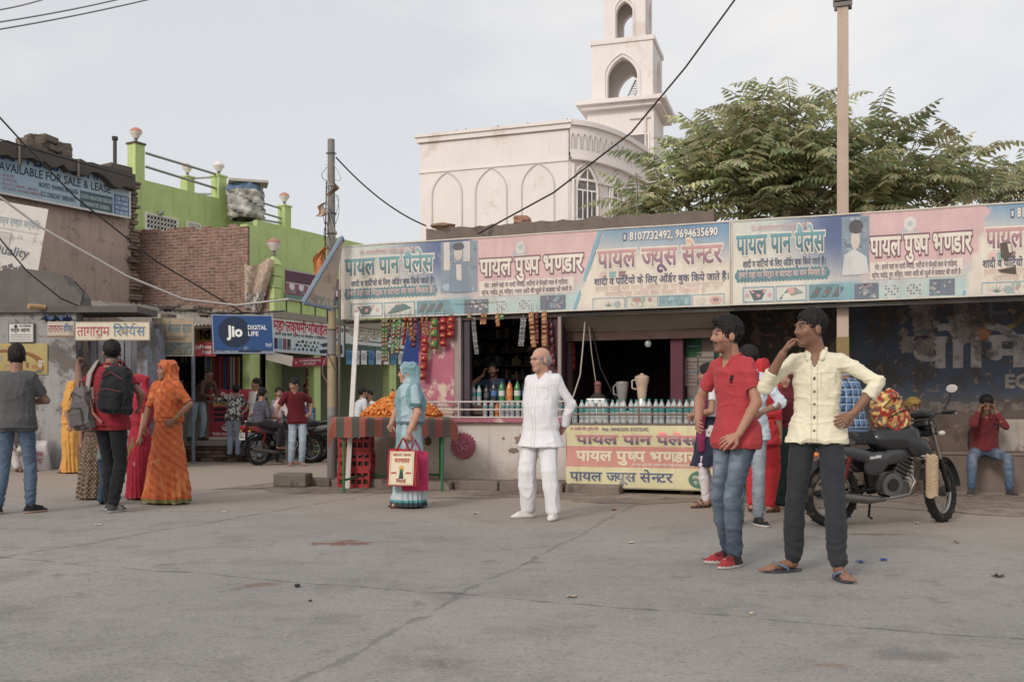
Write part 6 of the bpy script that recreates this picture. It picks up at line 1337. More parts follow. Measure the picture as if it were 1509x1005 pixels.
def person(label, loc, rz, H=1.70, pose=None, look=None, res=.012, group=None, cat='person'):
    p = dict(pose or {}); k = look or {}; g = lambda n, d: k.get(n, d)
    skin = sc(g('skin', SKIN[0]), 1.3); fat = g('fat', 1.0); fem = g('fem', False)
    pel = V3(*p.get('pel', (0, 0, .93))); nk = V3(*p.get('neck', tuple(pel+V3(0, .005, .55)))); ch = V3(*p.get('chest', tuple((pel*.4+nk*.6)+V3(0, .005, 0))))
    srot = p.get('twist', 0); cs, sn = math.cos(R(srot)), math.sin(R(srot)); sw = g('sw', .150 if not fem else .148)
    def sh(s): return nk+V3(s*sw*cs, s*sw*sn, -.065+p.get('shz', 0))
    hd = V3(*p.get('head', tuple(nk+V3(0, -.02, .130)))); Rh = rotm(*p.get('look', (0, 0, 0)))
    J = {}
    for s, q in ((1, 'L'), (-1, 'R')):
        S_ = sh(s); w = V3(*p.get('wr'+q, tuple(S_+V3(s*.055, -.045, -.53)))); e, w = ik(S_, w, .285, .255, V3(*p.get('el'+q, (s*.35, 1, -.1)))); J['s'+q], J['e'+q], J['w'+q] = S_, e, w
        h_ = pel+V3(s*.088, 0, -.02); a = V3(*p.get('an'+q, (s*.10, .02, .085))); kn, a = ik(h_, a, .42, .42, V3(*p.get('kn'+q, (s*.12, -1, 0)))); J['h'+q], J['k'+q], J['a'+q] = h_, kn, a
        J['t'+q] = a+V3(*p.get('to'+q, (s*.04, -.165, -.05)))
    def spine(t): return (pel+(ch-pel)*(t/.6)) if t < .6 else (ch+(nk-ch)*((t-.6)/.4))
    def rings(ex, t0, t1, sc_=1.0, top=RINGS, xf=1.0):
        o = []
        ts = sorted(set([t0, t1]+[r[0] for r in top if t0 < r[0] < t1]))
        for t in ts:
            q = spine(t); rx = np.interp(t, [r[0] for r in top], [r[1] for r in top]); ry = np.interp(t, [r[0] for r in top], [r[2] for r in top]); bl = g('belly', 0)*math.exp(-((t-.33)/.22)**2)
            if fem: rx *= (1.08 if t < .15 else .9 if .3 < t < .9 else 1); ry *= 1.0+.12*math.exp(-((t-.7)/.12)**2)
            o.append((q[2], q[0], q[1]-bl*.6, (rx*fat*xf+ex)*sc_, (ry*fat+ex+bl)*sc_))
        return o
    # ---- the body, one surface
    B = Fld(res); B.loft(rings(-.012, -.06, 1.0), .02)
    HS = 1.06; hm = lambda x, y, z: hd+Rh @ (V3(x, y, z)*HS)
    B.cap(nk+V3(0, .005, -.03), hm(0, .018, -.06), .062*(.86 if fem else 1), .056*(.86 if fem else 1), .03)
    E = lambda c, r, kk=.015, op=1: B.ell(hm(*c), np.array(r)*HS, Rh, kk, op)
    E((0, .016, .035), (.073, .092, .083)); E((0, -.018, -.03), (.056, .072, .080), .02); E((0, -.062, -.092), (.026, .022, .018), .025)
    B.cap(hm(-.03, -.078, .030), hm(.03, -.078, .030), .012, .012, .015)
    for s in (-1, 1):
        E((s*.040, -.058, -.018), (.022, .02, .02), .025); E((s*.075, .012, -.008), (.010, .020, .031), .006); E((s*.030, -.098, .011), (.013, .012, .009), .014, -1); E((s*.030, -.069, .011), (.0135, .0125, .0115), .004)
    B.cap(hm(0, -.084, .018), hm(0, -.100, -.018), .008, .0118, .01); B.cap(hm(-.011, -.090, -.023), hm(.011, -.090, -.023), .008, .008, .008)
    B.cap(hm(-.017, -.082, -.050), hm(.017, -.082, -.050), .0075, .0075, .006); B.cap(hm(-.014, -.081, -.062), hm(.014, -.081, -.062), .008, .008, .006)
    af = g('arm', 1.0)
    for q, s in (('L', 1), ('R', -1)):
        cv = k['top'].get('sleeve', .55) if 'top' in k else 0; c1 = .74 if cv else 1; m1 = J['s'+q]+(J['e'+q]-J['s'+q])*min(.97, cv*.8); B.cap(nk+V3(0, 0, -.05), J['s'+q], .042 if cv else .05, .046*af*c1, .03); B.chain([J['s'+q], m1, J['e'+q]], [.046*af*c1, .043*af*(.78 if cv else 1), .038*af*(.85 if cv > 1 else 1)], .02)
        m_ = J['e'+q]+(J['w'+q]-J['e'+q])*.3; B.chain([J['e'+q], m_, J['w'+q]], [.038*af, .037*af, .0255*af], .012)
        hh = p.get('hand'+q, None); dv = J['w'+q]-J['e'+q]
        if hh is None: hh = (tuple(dv), (-s, .1, 0), .4)
        hand(B, J['w'+q], hh[0], hh[1], s*(hh[4] if len(hh) > 4 else 1), hh[2], hh[3] if len(hh) > 3 else .2, point=len(hh) > 5)
        B.chain([J['h'+q], J['k'+q]], [.075, .052], .02); B.chain([J['k'+q], J['k'+q]+(J['a'+q]-J['k'+q])*.35, J['a'+q]], [.05, .052, .034], .02)
        sf = .6 if (g('shoe', None) or {}).get('kind') == 'shoe' else 1; B.chain([J['a'+q]+V3(0, .015, -.03), J['t'+q]*(.75 if sf < 1 else 1)+J['a'+q]*(.25 if sf < 1 else 0)+V3(0, 0, .01 if sf < 1 else 0)], [.034*sf, .026*sf], .02)
        if g('toes', False):
            fd = unit((J['t'+q]-J['a'+q])*V3(1, 1, 0)); sd_ = np.cross(fd, V3(0, 0, 1))
            for i in range(5): b_ = J['t'+q]+sd_*(.03-.015*i)*s*-1; B.cap(b_-fd*.02, b_+fd*(.055-.008*i)+V3(0, 0, -.012), .012, .0105-.0006*i, .008)
    hc = lin(g('hair', (34, 30, 30))); sk = np.array(lin(skin)); mo = g('must', 0); st = g('stub', 0)
    def skcol(V, K):
        q = (V-hd) @ Rh/HS; x, y, z = q[:, 0], q[:, 1], q[:, 2]; near = (np.linalg.norm(q, axis=1) < .16); ax_ = np.abs(x); fr = near & (y < -.035)
        def put(m, c, a=1.0): K[m] = K[m]*(1-a)+np.array(c)*a
        n1 = vnoise(V*90, 3)
        if st: put(near & (y < .02) & (z < -.038+.2*np.maximum(0, y+.06)), np.array(hc), st)
        put(fr & (ax_ < .023) & (np.abs(z+.056) < .010) & (y < -.07), lin((134, 78, 74)), .75)
        put(fr & (ax_ < .020) & (np.abs(z+.056) < .0022), lin((70, 36, 34)), .8)
        if mo: put(fr & (ax_ < .033) & (np.abs(z+.041+ax_*.12) < .0085) & (y < -.062), hc, mo)
        put(fr & (np.abs(ax_-.031) < .021) & (np.abs(z-.034-.004*np.cos((ax_-.03)*90)) < .0052), hc, .85)
        e2 = ((ax_-.029)/.0125)**2+((z-.011)/.0056)**2; put(fr & (e2 < 1.9), lin((60, 40, 36)), .7); put(fr & (e2 < .9), lin((176, 164, 156)), .7); put(fr & ((ax_-.030)**2+(z-.011)**2 < .0060**2), lin((28, 20, 18)))
        if g('hairk', 'short') != 'bald': put(near & (z > .035+.25*np.maximum(-.1, -y-.02)) & (y > -.08) | near & (y > .03) & (z > -.05), hc)
        for (m, c) in k.get('skinmarks', []): put(m(V), lin(c))
        return K
    root = grow('person', B, skin, M_SKIN, None, None, skcol); root.location = loc; root.rotation_euler = (0, 0, rz); s_ = H/1.72; root.scale = (s_, s_, s_); tag(root, label, cat, group)
    # ---- hair
    hk = g('hairk', 'short')
    if hk != 'none':
        Hf = Fld(min(res, .008)); EH = lambda c, r, kk=.01, op=1: Hf.ell(hm(*c), np.array(r)*HS, Rh, kk, op)
        if hk == 'bald': EH((0, .03, .0), (.082, .088, .075)); EH((0, -.02, .09), (.085, .10, .075), .01, -1); EH((0, -.11, -.03), (.09, .085, .15), .01, -1); EH((0, .0, -.12), (.1, .11, .07), .01, -1)
        else:
            up = g('quiff', .012); EH((0, .018, .045), (.080, .098, .080+up)); 
            if up > .015: EH((0, -.05, .105), (.055, .045, .035), .03)
            EH((0, -.113, -.010), (.086, .075, .112), .010, -1); EH((0, .0, -.14), (.12, .13, .085), .02, -1)
            for s in (-1, 1): EH((s*.085, -.015, -.03), (.02, .035, .05), .01, -1)
            if hk == 'bun': Hf.ell(hm(0, .12, -.02), (.05, .045, .05), Rh, .02)
        grow('hair', Hf, g('hair', (34, 30, 30)), M_HAIR, root, [((60, 60, 25), .004), ((140, 140, 45), .003)], lambda V, K: K*(1+.5*vnoise(V*V3(190, 190, 60), 4))[:, None], seed=3)
    # ---- trousers
    if 'trousers' in k:
        t = k['trousers']; T = Fld(max(res, .008)); rt, rk, rh = t.get('r', (.094, .070, .062)); top = t.get('top', .12)
        T.loft(rings(0, -.1, top), .03)
        for q, s in (('L', 1), ('R', -1)):
            a = J['a'+q]; kn = J['k'+q]; cut_ = t.get('len', 1.0); e = kn+(a-kn)*(cut_-.06 if cut_ >= 1 else max(0, cut_))
            if cut_ < .5: e = J['h'+q]+(kn-J['h'+q])*(cut_*2); T.chain([J['h'+q]+V3(0, .005, 0), e], [rt, rk], .04)
            else: T.chain([J['h'+q]+V3(0, .005, 0), kn], [rt, rk], .04); T.chain([kn, kn+(e-kn)*.4, e], [rk, (rk+rh)/2+.006, rh], .012)
        base = np.array(lin(t['col'])); fade = t.get('fade')
        def tcol(V, K):
            n_ = vnoise(V*V3(7, 7, 3), 5)
            K *= (1+.10*n_)[:, None]
            if fade:
                w = np.zeros(len(V))
                for q in 'LR':
                    for t_, am in ((.45, .9), (.9, .7), (1.35, .45)):
                        c_ = J['h'+q]+(J['k'+q]-J['h'+q])*t_ if t_ <= 1 else J['k'+q]+(J['a'+q]-J['k'+q])*(t_-1); d2 = np.sum(((V-c_-V3(0, -.07, 0))*V3(1.5, 1.0, .55))**2, 1); w = np.maximum(w, am*np.exp(-d2/.011))
                w = np.clip(w*(.8+.5*vnoise(V*V3(18, 18, 40), 2)), 0, 1)[:, None]; K = K*(1-w)+np.array(lin(fade))*w
            return t['colf'](V, K) if 'colf' in t else K
        def crumple(V):
            for q in 'LR':
                for c_, am, wd in ((J['k'+q], .0028*t.get('cr', 1), .10), (J['a'+q]+V3(0, 0, .07), .0048*t.get('cr', 1), .12)):
                    d_ = V-c_; m = np.exp(-(np.linalg.norm(d_, axis=1)/wd)**2); ph = V[:, 2]*80+(V[:, 0]-c_[0])*30+7*vnoise(V*V3(14, 14, 6), 7)
                    rad = d_*V3(1, 1, 0); rad /= (np.linalg.norm(rad, axis=1, keepdims=True)+1e-6); V = V+rad*(m*am*np.sin(ph))[:, None]
            return V
        grow('trousers', T, t['col'], t.get('mat', M_CLOTH), root, t.get('wr', [((8, 8, 9), .004), ((20, 20, 34), .0022)]), tcol, crumple, seed=int(abs(loc[0])*100) % 90)
    # ---- shirt
    if 'top' in k:
        t = k['top']; T = Fld(max(res, .0075)); ez = t.get('ease', .014); hem = t.get('hem', -.02); rr_ = rings(ez, max(hem, -.06), .97)
        if hem < -.06:
            q = pel; xz = t.get('flare', 0); rr_ = rr_+[(q[2]+hem*.55, q[0], q[1], .162*fat+ez+xz, .122*fat+ez+xz)]
        rr_ = [(z, a, b_, c+.022*max(0, 1-(z-pel[2]+.06)/.22), e_+.014*max(0, 1-(z-pel[2]+.06)/.22)) for z, a, b_, c, e_ in rr_]; T.loft(rr_, .03); sl = t.get('sleeve', .55); tk = t.get('arm', .056)*af*.95
        for q, s in (('L', 1), ('R', -1)):
            S_, e, w = J['s'+q], J['e'+q], J['w'+q]; T.cap(nk+V3(0, 0, -.05), S_, .05, tk, .04)
            if sl <= 1: T.cap(S_, S_+(e-S_)*sl, tk, tk*t.get('cuff', .98), .02); T.p.append(None)
            else: T.cap(S_, e, tk, tk*.86, .02); w2 = e+(w-e)*(sl-1); T.cap(e, w2, tk*.88, tk*t.get('cuff', .72), .012); T.p.append(None)
            T.p.pop()
            if t.get('roll'): w2 = e+(w-e)*(sl-1); dv = unit(w-e); T.cap(w2-dv*.05, w2, tk*.84, tk*.86, .004)
        if -.15 < hem < -.04 and pel[2] > .88 and 'trousers' in k and min(J['wL'][2], J['wR'][2]) > pel[2]+hem-.12 and sl <= 1.6:
            hz = pel[2]+hem; r2 = k['trousers'].get('r', (.094,))[0]+.016                # the shirt tail passes over the hips
            for q in 'LR': T.cap(J['h'+q]+V3(0, .005, .05), J['h'+q]+V3(0, .005, -.06), r2*.9, r2, .04)
            T.cap(J['hL']+V3(0, -.02, -.04), J['hR']+V3(0, -.02, -.04), r2*.95, r2*.95, .04); T.cut((0, 0, -1), -hz)
        for q, s in (('L', 1), ('R', -1)):                   # open the cuffs cleanly
            S_, e, w = J['s'+q], J['e'+q], J['w'+q]
            if sl <= 1: c0, dv = S_+(e-S_)*sl, unit(e-S_)
            else: c0, dv = e+(w-e)*(sl-1), unit(w-e)
            T.cap(c0+dv*.07, c0+dv*.14, .072, .074, .0, -1)
        if t.get('collar', True):
            cz = nk+V3(0, 0, .004); r_ = .0145
            for s in (-1, 1): T.chain([cz+V3(0, .058, .015), cz+V3(s*.058, .022, .012), cz+V3(s*.054, -.048, -.016), cz+V3(s*.046, -.096, -.062)], [r_, r_+.002, r_+.005, r_*.8], .005)
        vn = t.get('vneck', .05); T.ell(nk+V3(0, -.085, -.0), (.030, .05, vn), None, .008, -1); T.ell(nk+V3(0, 0, .05), (.052, .056, .075), None, .008, -1)
        if t.get('open_front'): pass
        def tc_(V, K):
            K *= (1+.06*vnoise(V*V3(6, 6, 6), 9))[:, None]
            if t.get('buttons'):
                for i in range(6):
                    z = nk[2]-.10-i*.085; c_ = spine((z-pel[2])/(nk[2]-pel[2])); m = (np.abs(V[:, 0]-c_[0]) < .0085) & (np.abs(V[:, 2]-z) < .0085) & (V[:, 1] < c_[1]); K[m] = lin(t['buttons'])
            if t.get('seam_shade'):  # placket and pocket edge shade drawn as darker lines in the colour
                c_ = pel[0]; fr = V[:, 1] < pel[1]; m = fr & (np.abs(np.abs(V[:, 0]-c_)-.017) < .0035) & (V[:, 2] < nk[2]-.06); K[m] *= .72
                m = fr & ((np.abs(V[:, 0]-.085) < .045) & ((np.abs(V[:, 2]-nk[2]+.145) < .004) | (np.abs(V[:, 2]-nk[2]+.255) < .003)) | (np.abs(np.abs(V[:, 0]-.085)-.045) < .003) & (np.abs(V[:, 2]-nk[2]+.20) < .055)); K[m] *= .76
            return t['colf'](V, K) if 'colf' in t else K
        grow('shirt', T, t['col'], t.get('mat', M_CLOTH), root, t.get('wr', [((6, 6, 4.5), .006), ((15, 15, 9), .003), ((34, 34, 40), .0012)]), tc_, seed=int(abs(loc[0]*57)) % 90)
    # ---- extra garments
    for nm, fn in k.get('extra', []):
        fl = Fld(max(res, .008)); o = fn(fl, J, nk, pel, hd, Rh, spine, rings); grow(nm, fl, o['col'], o.get('mat', M_CLOTH), root, o.get('wr', [((9, 9, 6), .008), ((22, 22, 16), .004)]), o.get('colf'), seed=o.get('seed', 1))
    # ---- shoes
    sk_ = g('shoe', None)
    if sk_:
        for q, s in (('L', 1), ('R', -1)):
            if k.get('oneshoe') and q != k['oneshoe']: continue
            a, t_ = J['a'+q], J['t'+q]; fd = unit((t_-a)*V3(1, 1, 0)); gz = a[2]-.085; c_ = a+fd*.055; yaw = math.atan2(fd[0], -fd[1]); Mz = np.array(Matrix.Rotation(yaw, 3, 'Z'))
            if sk_['kind'] == 'shoe':
                Sf = Fld(min(res, .008)); P0 = V3(c_[0], c_[1], gz)
                Sf.ell(P0+V3(0, 0, .02)+fd*.005, (.046, .145, .034), Mz, .02); Sf.ell(P0-fd*.055+V3(0, 0, .045), (.040, .062, .058), Mz, .03); Sf.cap(P0-fd*.04+V3(0, 0, .06), P0+fd*.06+V3(0, 0, .038), .038, .034, .02); Sf.cut((0, 0, -1), -gz)
                solc, tc2 = lin(sk_.get('sole', (220, 216, 210))), sk_.get('toe')
                def shc(V, K, P0=P0, fd=fd):
                    al = (V-P0) @ fd
                    if tc2: K[al > .01] = lin(tc2)
                    if sk_.get('stripe'):
                        m = (np.abs(((al*1.0+V[:, 2]*.6)*28) % 1-.5) < .22) & (al > -.05) & (al < .05) & (V[:, 2] > gz+.03); K[m] = lin(sk_['stripe'])
                    m = (al > .0) & (al < .07) & (V[:, 2] > gz+.052) & (((al*60) % 1) < .5); K[m] = lin(sk_.get('lace', (60, 56, 56)))
                    K[V[:, 2] < gz+.024] = solc; return K
                grow('shoe', Sf, sk_['col'], M_CLOTH, root, None, shc)
            else:
                b = MB(sk_['col']); sl_ = sk_.get('sole', (60, 60, 66)); n_ = 18; pts = []
                for i in range(n_):
                    a_ = 2*math.pi*i/n_; rx = .048+.008*math.sin(a_); pts.append((rx*math.cos(a_), .14*math.sin(a_)))
                Mv = Matrix.Rotation(yaw+math.pi, 3, 'Z'); ce = Vector((c_[0]+fd[0]*.02, c_[1]+fd[1]*.02, gz))
                b.add([Mv @ Vector((x, y, .002))+ce for x, y in pts]+[Mv @ Vector((x, y, .020))+ce for x, y in pts], [tuple(range(n_))[::-1], tuple(range(n_, 2*n_))]+[(i, (i+1) % n_, n_+(i+1) % n_, n_+i) for i in range(n_)], sl_)
                F_ = Vector(fd); Sd = F_.cross(Vector((0, 0, 1)))
                if sk_['kind'] == 'flip':
                    for sg in (-1, 1): b.tube([ce+F_*.085+Vector((0, 0, .03)), ce+F_*.06+Sd*sg*.025+Vector((0, 0, .062)), ce+F_*.0+Sd*sg*.047+Vector((0, 0, .035)), ce-F_*.01+Sd*sg*.047+Vector((0, 0, .02))], .0085, 6)
                else:
                    for o_ in (.06, -.01): b.tube([ce+F_*o_+Sd*x*.052+Vector((0, 0, .02+.05*math.sqrt(max(0, 1-x*x)))) for x in (-1, -.7, -.3, .3, .7, 1)], .012, 6)
                b.build('sandal', M_RUBBER, root)
    root['_j'] = 0; del root['_j']
    root_J[root.name] = (J, nk, pel, hd, Rh)
    return root
root_J = {}
def wpt(o, v): return Matrix.LocRotScale(o.location, o.rotation_euler, o.scale) @ Vector(v)
# ================================================================ the people
JEANS = dict(col=(64, 84, 112), fade=(128, 144, 160), r=(.087, .062, .052), wr=[((8, 8, 9), .004), ((22, 22, 40), .0022)])
def logo(V, K, nk):                                          # small dark rider badge on the left breast
    m = ((V[:, 0]-.082)/.013)**2+((V[:, 2]-(nk-.165))/.030)**2 < 1+.5*vnoise(V*120, 1); m &= V[:, 1] < -.03; K[m] = lin((52, 34, 40))
    m = (np.abs(V[:, 0]-.075) < .024) & (np.abs(V[:, 2]-(nk-.212)) < .005) & (V[:, 1] < -.03) & ((V[:, 0]*160) % 1 < .6); K[m] = lin((110, 36, 44)); return K
# red polo man
A = person('man in a red polo shirt and faded jeans with red and black shoes', G(1080, 832), R(-56), 1.70,
    dict(pel=(.03, .0, .925), neck=(-.01, .0, 1.475), head=(-.012, -.05, 1.615), look=(-28, 0, 0), anL=(.075, -.06, .085), anR=(-.085, .05, .085), toL=(.03, -.16, -.05), toR=(-.05, -.16, -.05), knL=(.1, -1, 0), knR=(-.05, -1, 0),
        wrL=(.20, -.155, .93), elL=(1, .8, -.2), handL=((-.5, -.55, -.42), (-.35, .85, -.3), .25, .6), wrR=(-.18, -.16, 1.02), elR=(-1, .6, 0), handR=((.5, -.6, -.3), (.3, .8, 0), .5)),
    dict(fat=.94, skin=(138, 94, 74), stub=.42, must=.75, quiff=.021, top=dict(col=(200, 56, 64), hem=-.10, sleeve=.62, ease=.012, arm=.056, cuff=1.04, vneck=.085, wr=[((5, 5, 4), .007), ((10, 10, 12), .0035), ((24, 24, 30), .001)], colf=lambda V, K: logo(V, K, 1.475)), trousers=dict(JEANS, col=(58, 72, 92)), shoe=dict(kind='shoe', col=(48, 42, 44), toe=(176, 46, 54), sole=(206, 200, 194), lace=(30, 28, 30))), .0052)
# cream shirt man
B_ = person('man in a cream shirt eating with one hand on his hip and blue flip flops', G(1203, 846), R(-24), 1.70,
    dict(pel=(.0, .0, .935), neck=(-.0, .01, 1.485), head=(-.035, -.035, 1.63), look=(-52, 2, 0), anL=(.15, -.12, .085), anR=(-.16, .06, .085), toL=(.07, -.15, -.052), toR=(-.14, -.12, -.052), knL=(.2, -1, 0), knR=(-.2, -1, 0),
        wrR=(-.185, -.23, 1.46), elR=(-.75, -.25, -1), handR=((.40, .25, .75), (.75, .1, -.3), .75), wrL=(.245, -.085, 1.075), elL=(1, .12, .1), handL=((-.75, -.35, -.45), (-.3, .9, 0), .55)),
    dict(fat=.93, skin=(112, 76, 58), stub=.15, must=.5, quiff=.013, toes=True, top=dict(col=(230, 220, 188), hem=-.06, sleeve=1.42, seam_shade=True, ease=.010, arm=.056, cuff=.9, roll=True, vneck=.1, buttons=(70, 56, 52), wr=[((6, 6, 4.5), .006), ((8, 8, 24), .004), ((22, 22, 50), .0016)]), trousers=dict(col=(52, 54, 60), r=(.087, .065, .058), wr=[((7, 7, 5), .005), ((18, 18, 22), .002)]), shoe=dict(kind='flip', col=(92, 120, 156), sole=(62, 66, 80))), .0052)
# old man in white
WHITE = (224, 223, 228)
def kurta_hem(V, K): return K
O = person('old bald man in a long white kurta and trousers with white shoes', G(797, 764.5), R(-28), 1.70,
    dict(pel=(0, 0, .93), neck=(.02, .02, 1.475), head=(.015, -.045, 1.61), look=(-30, 4, 0), anL=(.155, -.02, .085), anR=(-.155, .03, .085), toL=(.04, -.16, -.05), toR=(-.10, -.14, -.05), wrL=(.19, .16, .93), elL=(1, .3, 0), wrR=(-.10, .17, .95), elR=(-1, .3, 0), handL=((-.6, .25, -.5), (0, -1, 0), .6), handR=((.6, .25, -.5), (0, -1, 0), .6)),
    dict(skin=(156, 112, 92), hair=(150, 146, 144), hairk='bald', must=.5, belly=.035, fat=1.08, top=dict(col=WHITE, hem=-.36, sleeve=1.9, seam_shade=True, ease=.016, arm=.058, cuff=.78, flare=.025, vneck=.07, wr=[((6, 6, 2.5), .007), ((15, 15, 7), .0022)]), trousers=dict(col=(218, 217, 222), cr=0, r=(.098, .085, .077), wr=[((9, 9, 2.5), .006), ((20, 20, 8), .002)]), shoe=dict(kind='shoe', col=(214, 210, 204), sole=(196, 190, 184), lace=(190, 186, 180))), .006)
b = MB((60, 52, 48)); J_ = root_J[O.name]; hq = lambda x, y, z: tuple(J_[3]+J_[4] @ V3(x, y, z))
for s in (-1, 1):
    c_ = V3(s*.031, -.096, .010); b.tube([hq(c_[0]+.021*math.cos(a*.524), -.097, .010+.016*math.sin(a*.524)) for a in range(13)], .0016, 5); b.tube([hq(s*.052, -.094, .014), hq(s*.078, -.03, .016), hq(s*.080, .02, .012)], .0016, 5)
b.tube([hq(-.010, -.1, .013), hq(.010, -.1, .013)], .0016, 5); b.build('spectacles', M_METAL, O)
def dup_(col, pts, r, colf=None): return ('scarf', lambda F, J, nk, pel, hd, Rh, spine, rings: (F.chain([V3(*q) for q in pts], [r]*len(pts), .02), dict(col=col, wr=[((16, 16, 8), .008)], colf=colf))[1])
# ---- women in saris
def sari(cols, skirt_r=.27, veil=True, cape=True, band=None, pat=None, hem0=.02, fd=17, cape_lo=.25, face=(0, -.13, -.03), seed=1, depth=.05, cape_r=.06):
    base, border = cols
    def colf(V, K):
        if pat: K = pat(V, K)
        if band:
            for z0, z1, c in band: K[(V[:, 2] > z0) & (V[:, 2] < z1)] = lin(c)
        return K
    def skirt(F, J, nk, pel, hd, Rh, spine, rings):
        def fold(th, Z): return 1+depth*np.clip((1.05-Z)/.8, 0, 1.2)*np.sin(fd*th+2.5*np.sin(2*th+Z*2))+.03*np.sin(5*th+Z*5)
        F.loft([(hem0, pel[0]*.2, pel[1]*.2, skirt_r, skirt_r*.84), (.35, pel[0]*.5, pel[1]*.5, skirt_r*.86, skirt_r*.72), (.72, pel[0], pel[1], .205, .165), (.93, pel[0], pel[1], .185, .145), (1.07, pel[0], pel[1], .150, .118)], .02, fold=fold); return dict(col=base, colf=colf, seed=seed, wr=[((7, 7, 4), .008), ((20, 20, 9), .004)])
    def drape(F, J, nk, pel, hd, Rh, spine, rings):
        hm = lambda x, y, z: hd+Rh @ V3(x, y, z)
        if veil:
            F.ell(hm(0, .022, .028), (.098, .122, .118), Rh, .02); F.ell(hm(0, .05, -.10), (.105, .09, .14), Rh, .04); F.ell(nk+V3(0, .03, -.02), (.15, .105, .10), None, .05)
        if cape:
            F.loft([(r[0], r[1], r[2]+.012, r[3]*1.12, r[4]*1.15) for r in rings(.018, cape_lo, .96)], .04)
            for q in 'LR': F.cap(nk+V3(0, .02, -.07), J['s'+q]+V3(0, .01, 0), .07, cape_r+.008, .04); F.cap(J['s'+q], J['s'+q]+(J['e'+q]-J['s'+q])*.5, cape_r+.006, cape_r, .03)
        if veil: F.ell(hm(*face), (.066, .092, .105), Rh, .012, -1); F.ell(hm(0, -.02, -.02), (.068, .10, .10), Rh, .01, -1)
        return dict(col=base, colf=colf, seed=seed+3, wr=[((9, 9, 5), .012), ((20, 20, 9), .006)])
    return [('skirt', skirt), ('sari_drape', drape)]
def fem(**kw): d = dict(fem=True, skin=(140, 98, 78), hairk='none'); d.update(kw); return d
BLUE = (158, 186, 196)
def bpat(V, K):
    n_ = vnoise(V*V3(5, 5, 2.2), 4); K = K.copy(); m = n_ > .15; K[m] = K[m]*.3+np.array(lin((196, 204, 210)))*.7; m = (n_ < -.3); K[m] = K[m]*.3+np.array(lin((92, 146, 156)))*.7; return K
SW = person('woman in a pale blue sari with covered head carrying two bags', G(602, 747.5), R(-64), 1.62,
    dict(pel=(0, .01, .93), neck=(-.0, .01, 1.47), look=(-22, 0, 0), anL=(.06, -.03, .085), toL=(-.02, -.17, -.05), anR=(-.1, .0, .085), wrL=(.235, -.08, .90), elL=(.6, 1, 0), handL=((.0, -.1, -1), (-1, 0, 0), 1.0), wrR=(-.16, -.16, 1.0), elR=(-1, .4, 0)),
    fem(skin=(150, 106, 86), fat=1.14, arm=1.2, sw=.155, top=dict(col=BLUE, hem=.35, sleeve=.72, ease=.012, arm=.060, collar=False, vneck=.06, colf=lambda V, K: np.where(((V[:, 2] < 1.245) & (V[:, 2] > 1.20) & (np.abs(V[:, 0]) > .15))[:, None], np.array(lin((70, 110, 116)))[None], K)), extra=sari((BLUE, None), .245, band=[(0, .075, (52, 66, 70)), (.075, .10, (70, 150, 160)), (1.0, 1.03, (90, 110, 118))], pat=bpat, cape_lo=.12, seed=6), shoe=dict(kind='sandal', col=(110, 66, 52), sole=(90, 56, 46))), .0075)
ORA = (214, 98, 44)
def opat(V, K):
    K = K.copy(); a = np.arctan2(V[:, 1], V[:, 0]); m = (np.sin(a*9+V[:, 2]*60+1.5*vnoise(V*4, 2)) > .45); K[m] = K[m]*.55+np.array(lin((170, 56, 34)))*.45; m = vnoise(V*V3(16, 16, 16), 5) > .5; K[m] = K[m]*.5+np.array(lin((226, 140, 70)))*.5; return K
OW = person('woman in an orange patterned sari with covered head and hand on hip', Vector((GX(247, 11.7), 11.7, 0)), R(-30), 1.66,
    dict(look=(-22, -4, 0), neck=(0, 0, 1.48), wrL=(.225, -.09, 1.02), elL=(1, .5, 0), handL=((-.6, -.5, -.3), (-.3, .9, 0), .7), wrR=(-.17, -.2, .95), elR=(-1, .4, 0), anL=(.1, 0, .085), anR=(-.1, 0, .085)),
    fem(skin=(120, 80, 62), fat=1.05, sw=.16, top=dict(col=ORA, hem=.2, sleeve=.85, ease=.02, arm=.062, collar=False, colf=opat), extra=sari((ORA, None), .305, band=[(0, .03, (206, 190, 150)), (.03, .07, (120, 110, 50)), (.07, .10, (206, 80, 40))], pat=opat, cape_lo=.12, seed=9, cape_r=.068)), .009)
b = MB((206, 160, 70)); J_ = root_J[OW.name][0]
for o_ in (.02, .035, .05): c_ = J_['wL']+unit(J_['eL']-J_['wL'])*o_; b.torus(c_, .033, .004, 16, 6, M=Vector(unit(J_['eL']-J_['wL'])).to_track_quat('Z', 'Y').to_matrix())
b.build('bangles', M_METAL, OW)
YEL = (222, 152, 60)
YW_ = person('woman in a mustard yellow sari walking past the weathered repair shop', Vector((GX(104, 17.6), 17.6, 0)), R(115), 1.62, dict(look=(10, 12, 0), anL=(.07, .16, .085), anR=(-.06, -.14, .085), neck=(0, -.03, 1.47), wrL=(.19, -.1, .93), wrR=(-.2, .02, .9)),
    fem(top=dict(col=YEL, hem=.2, sleeve=.9, ease=.02, collar=False), extra=sari((YEL, None), .2, cape_lo=-.02, seed=14, fd=11, depth=.08, cape_r=.07), shoe=dict(kind='sandal', col=(110, 70, 56), sole=(80, 56, 46))), .013)
REDS = (186, 36, 56)
def rpat(V, K): K = K.copy(); m = (np.abs(V[:, 2]-.62-.2*np.sin(V[:, 0]*9)) < .07) & (np.abs(V[:, 0]) < .13); K[m] = lin((120, 110, 50)); K[(np.abs(V[:, 2]-.55) < .1) & (np.abs(V[:, 0]+.03) < .05)] = lin((60, 30, 50)); return K
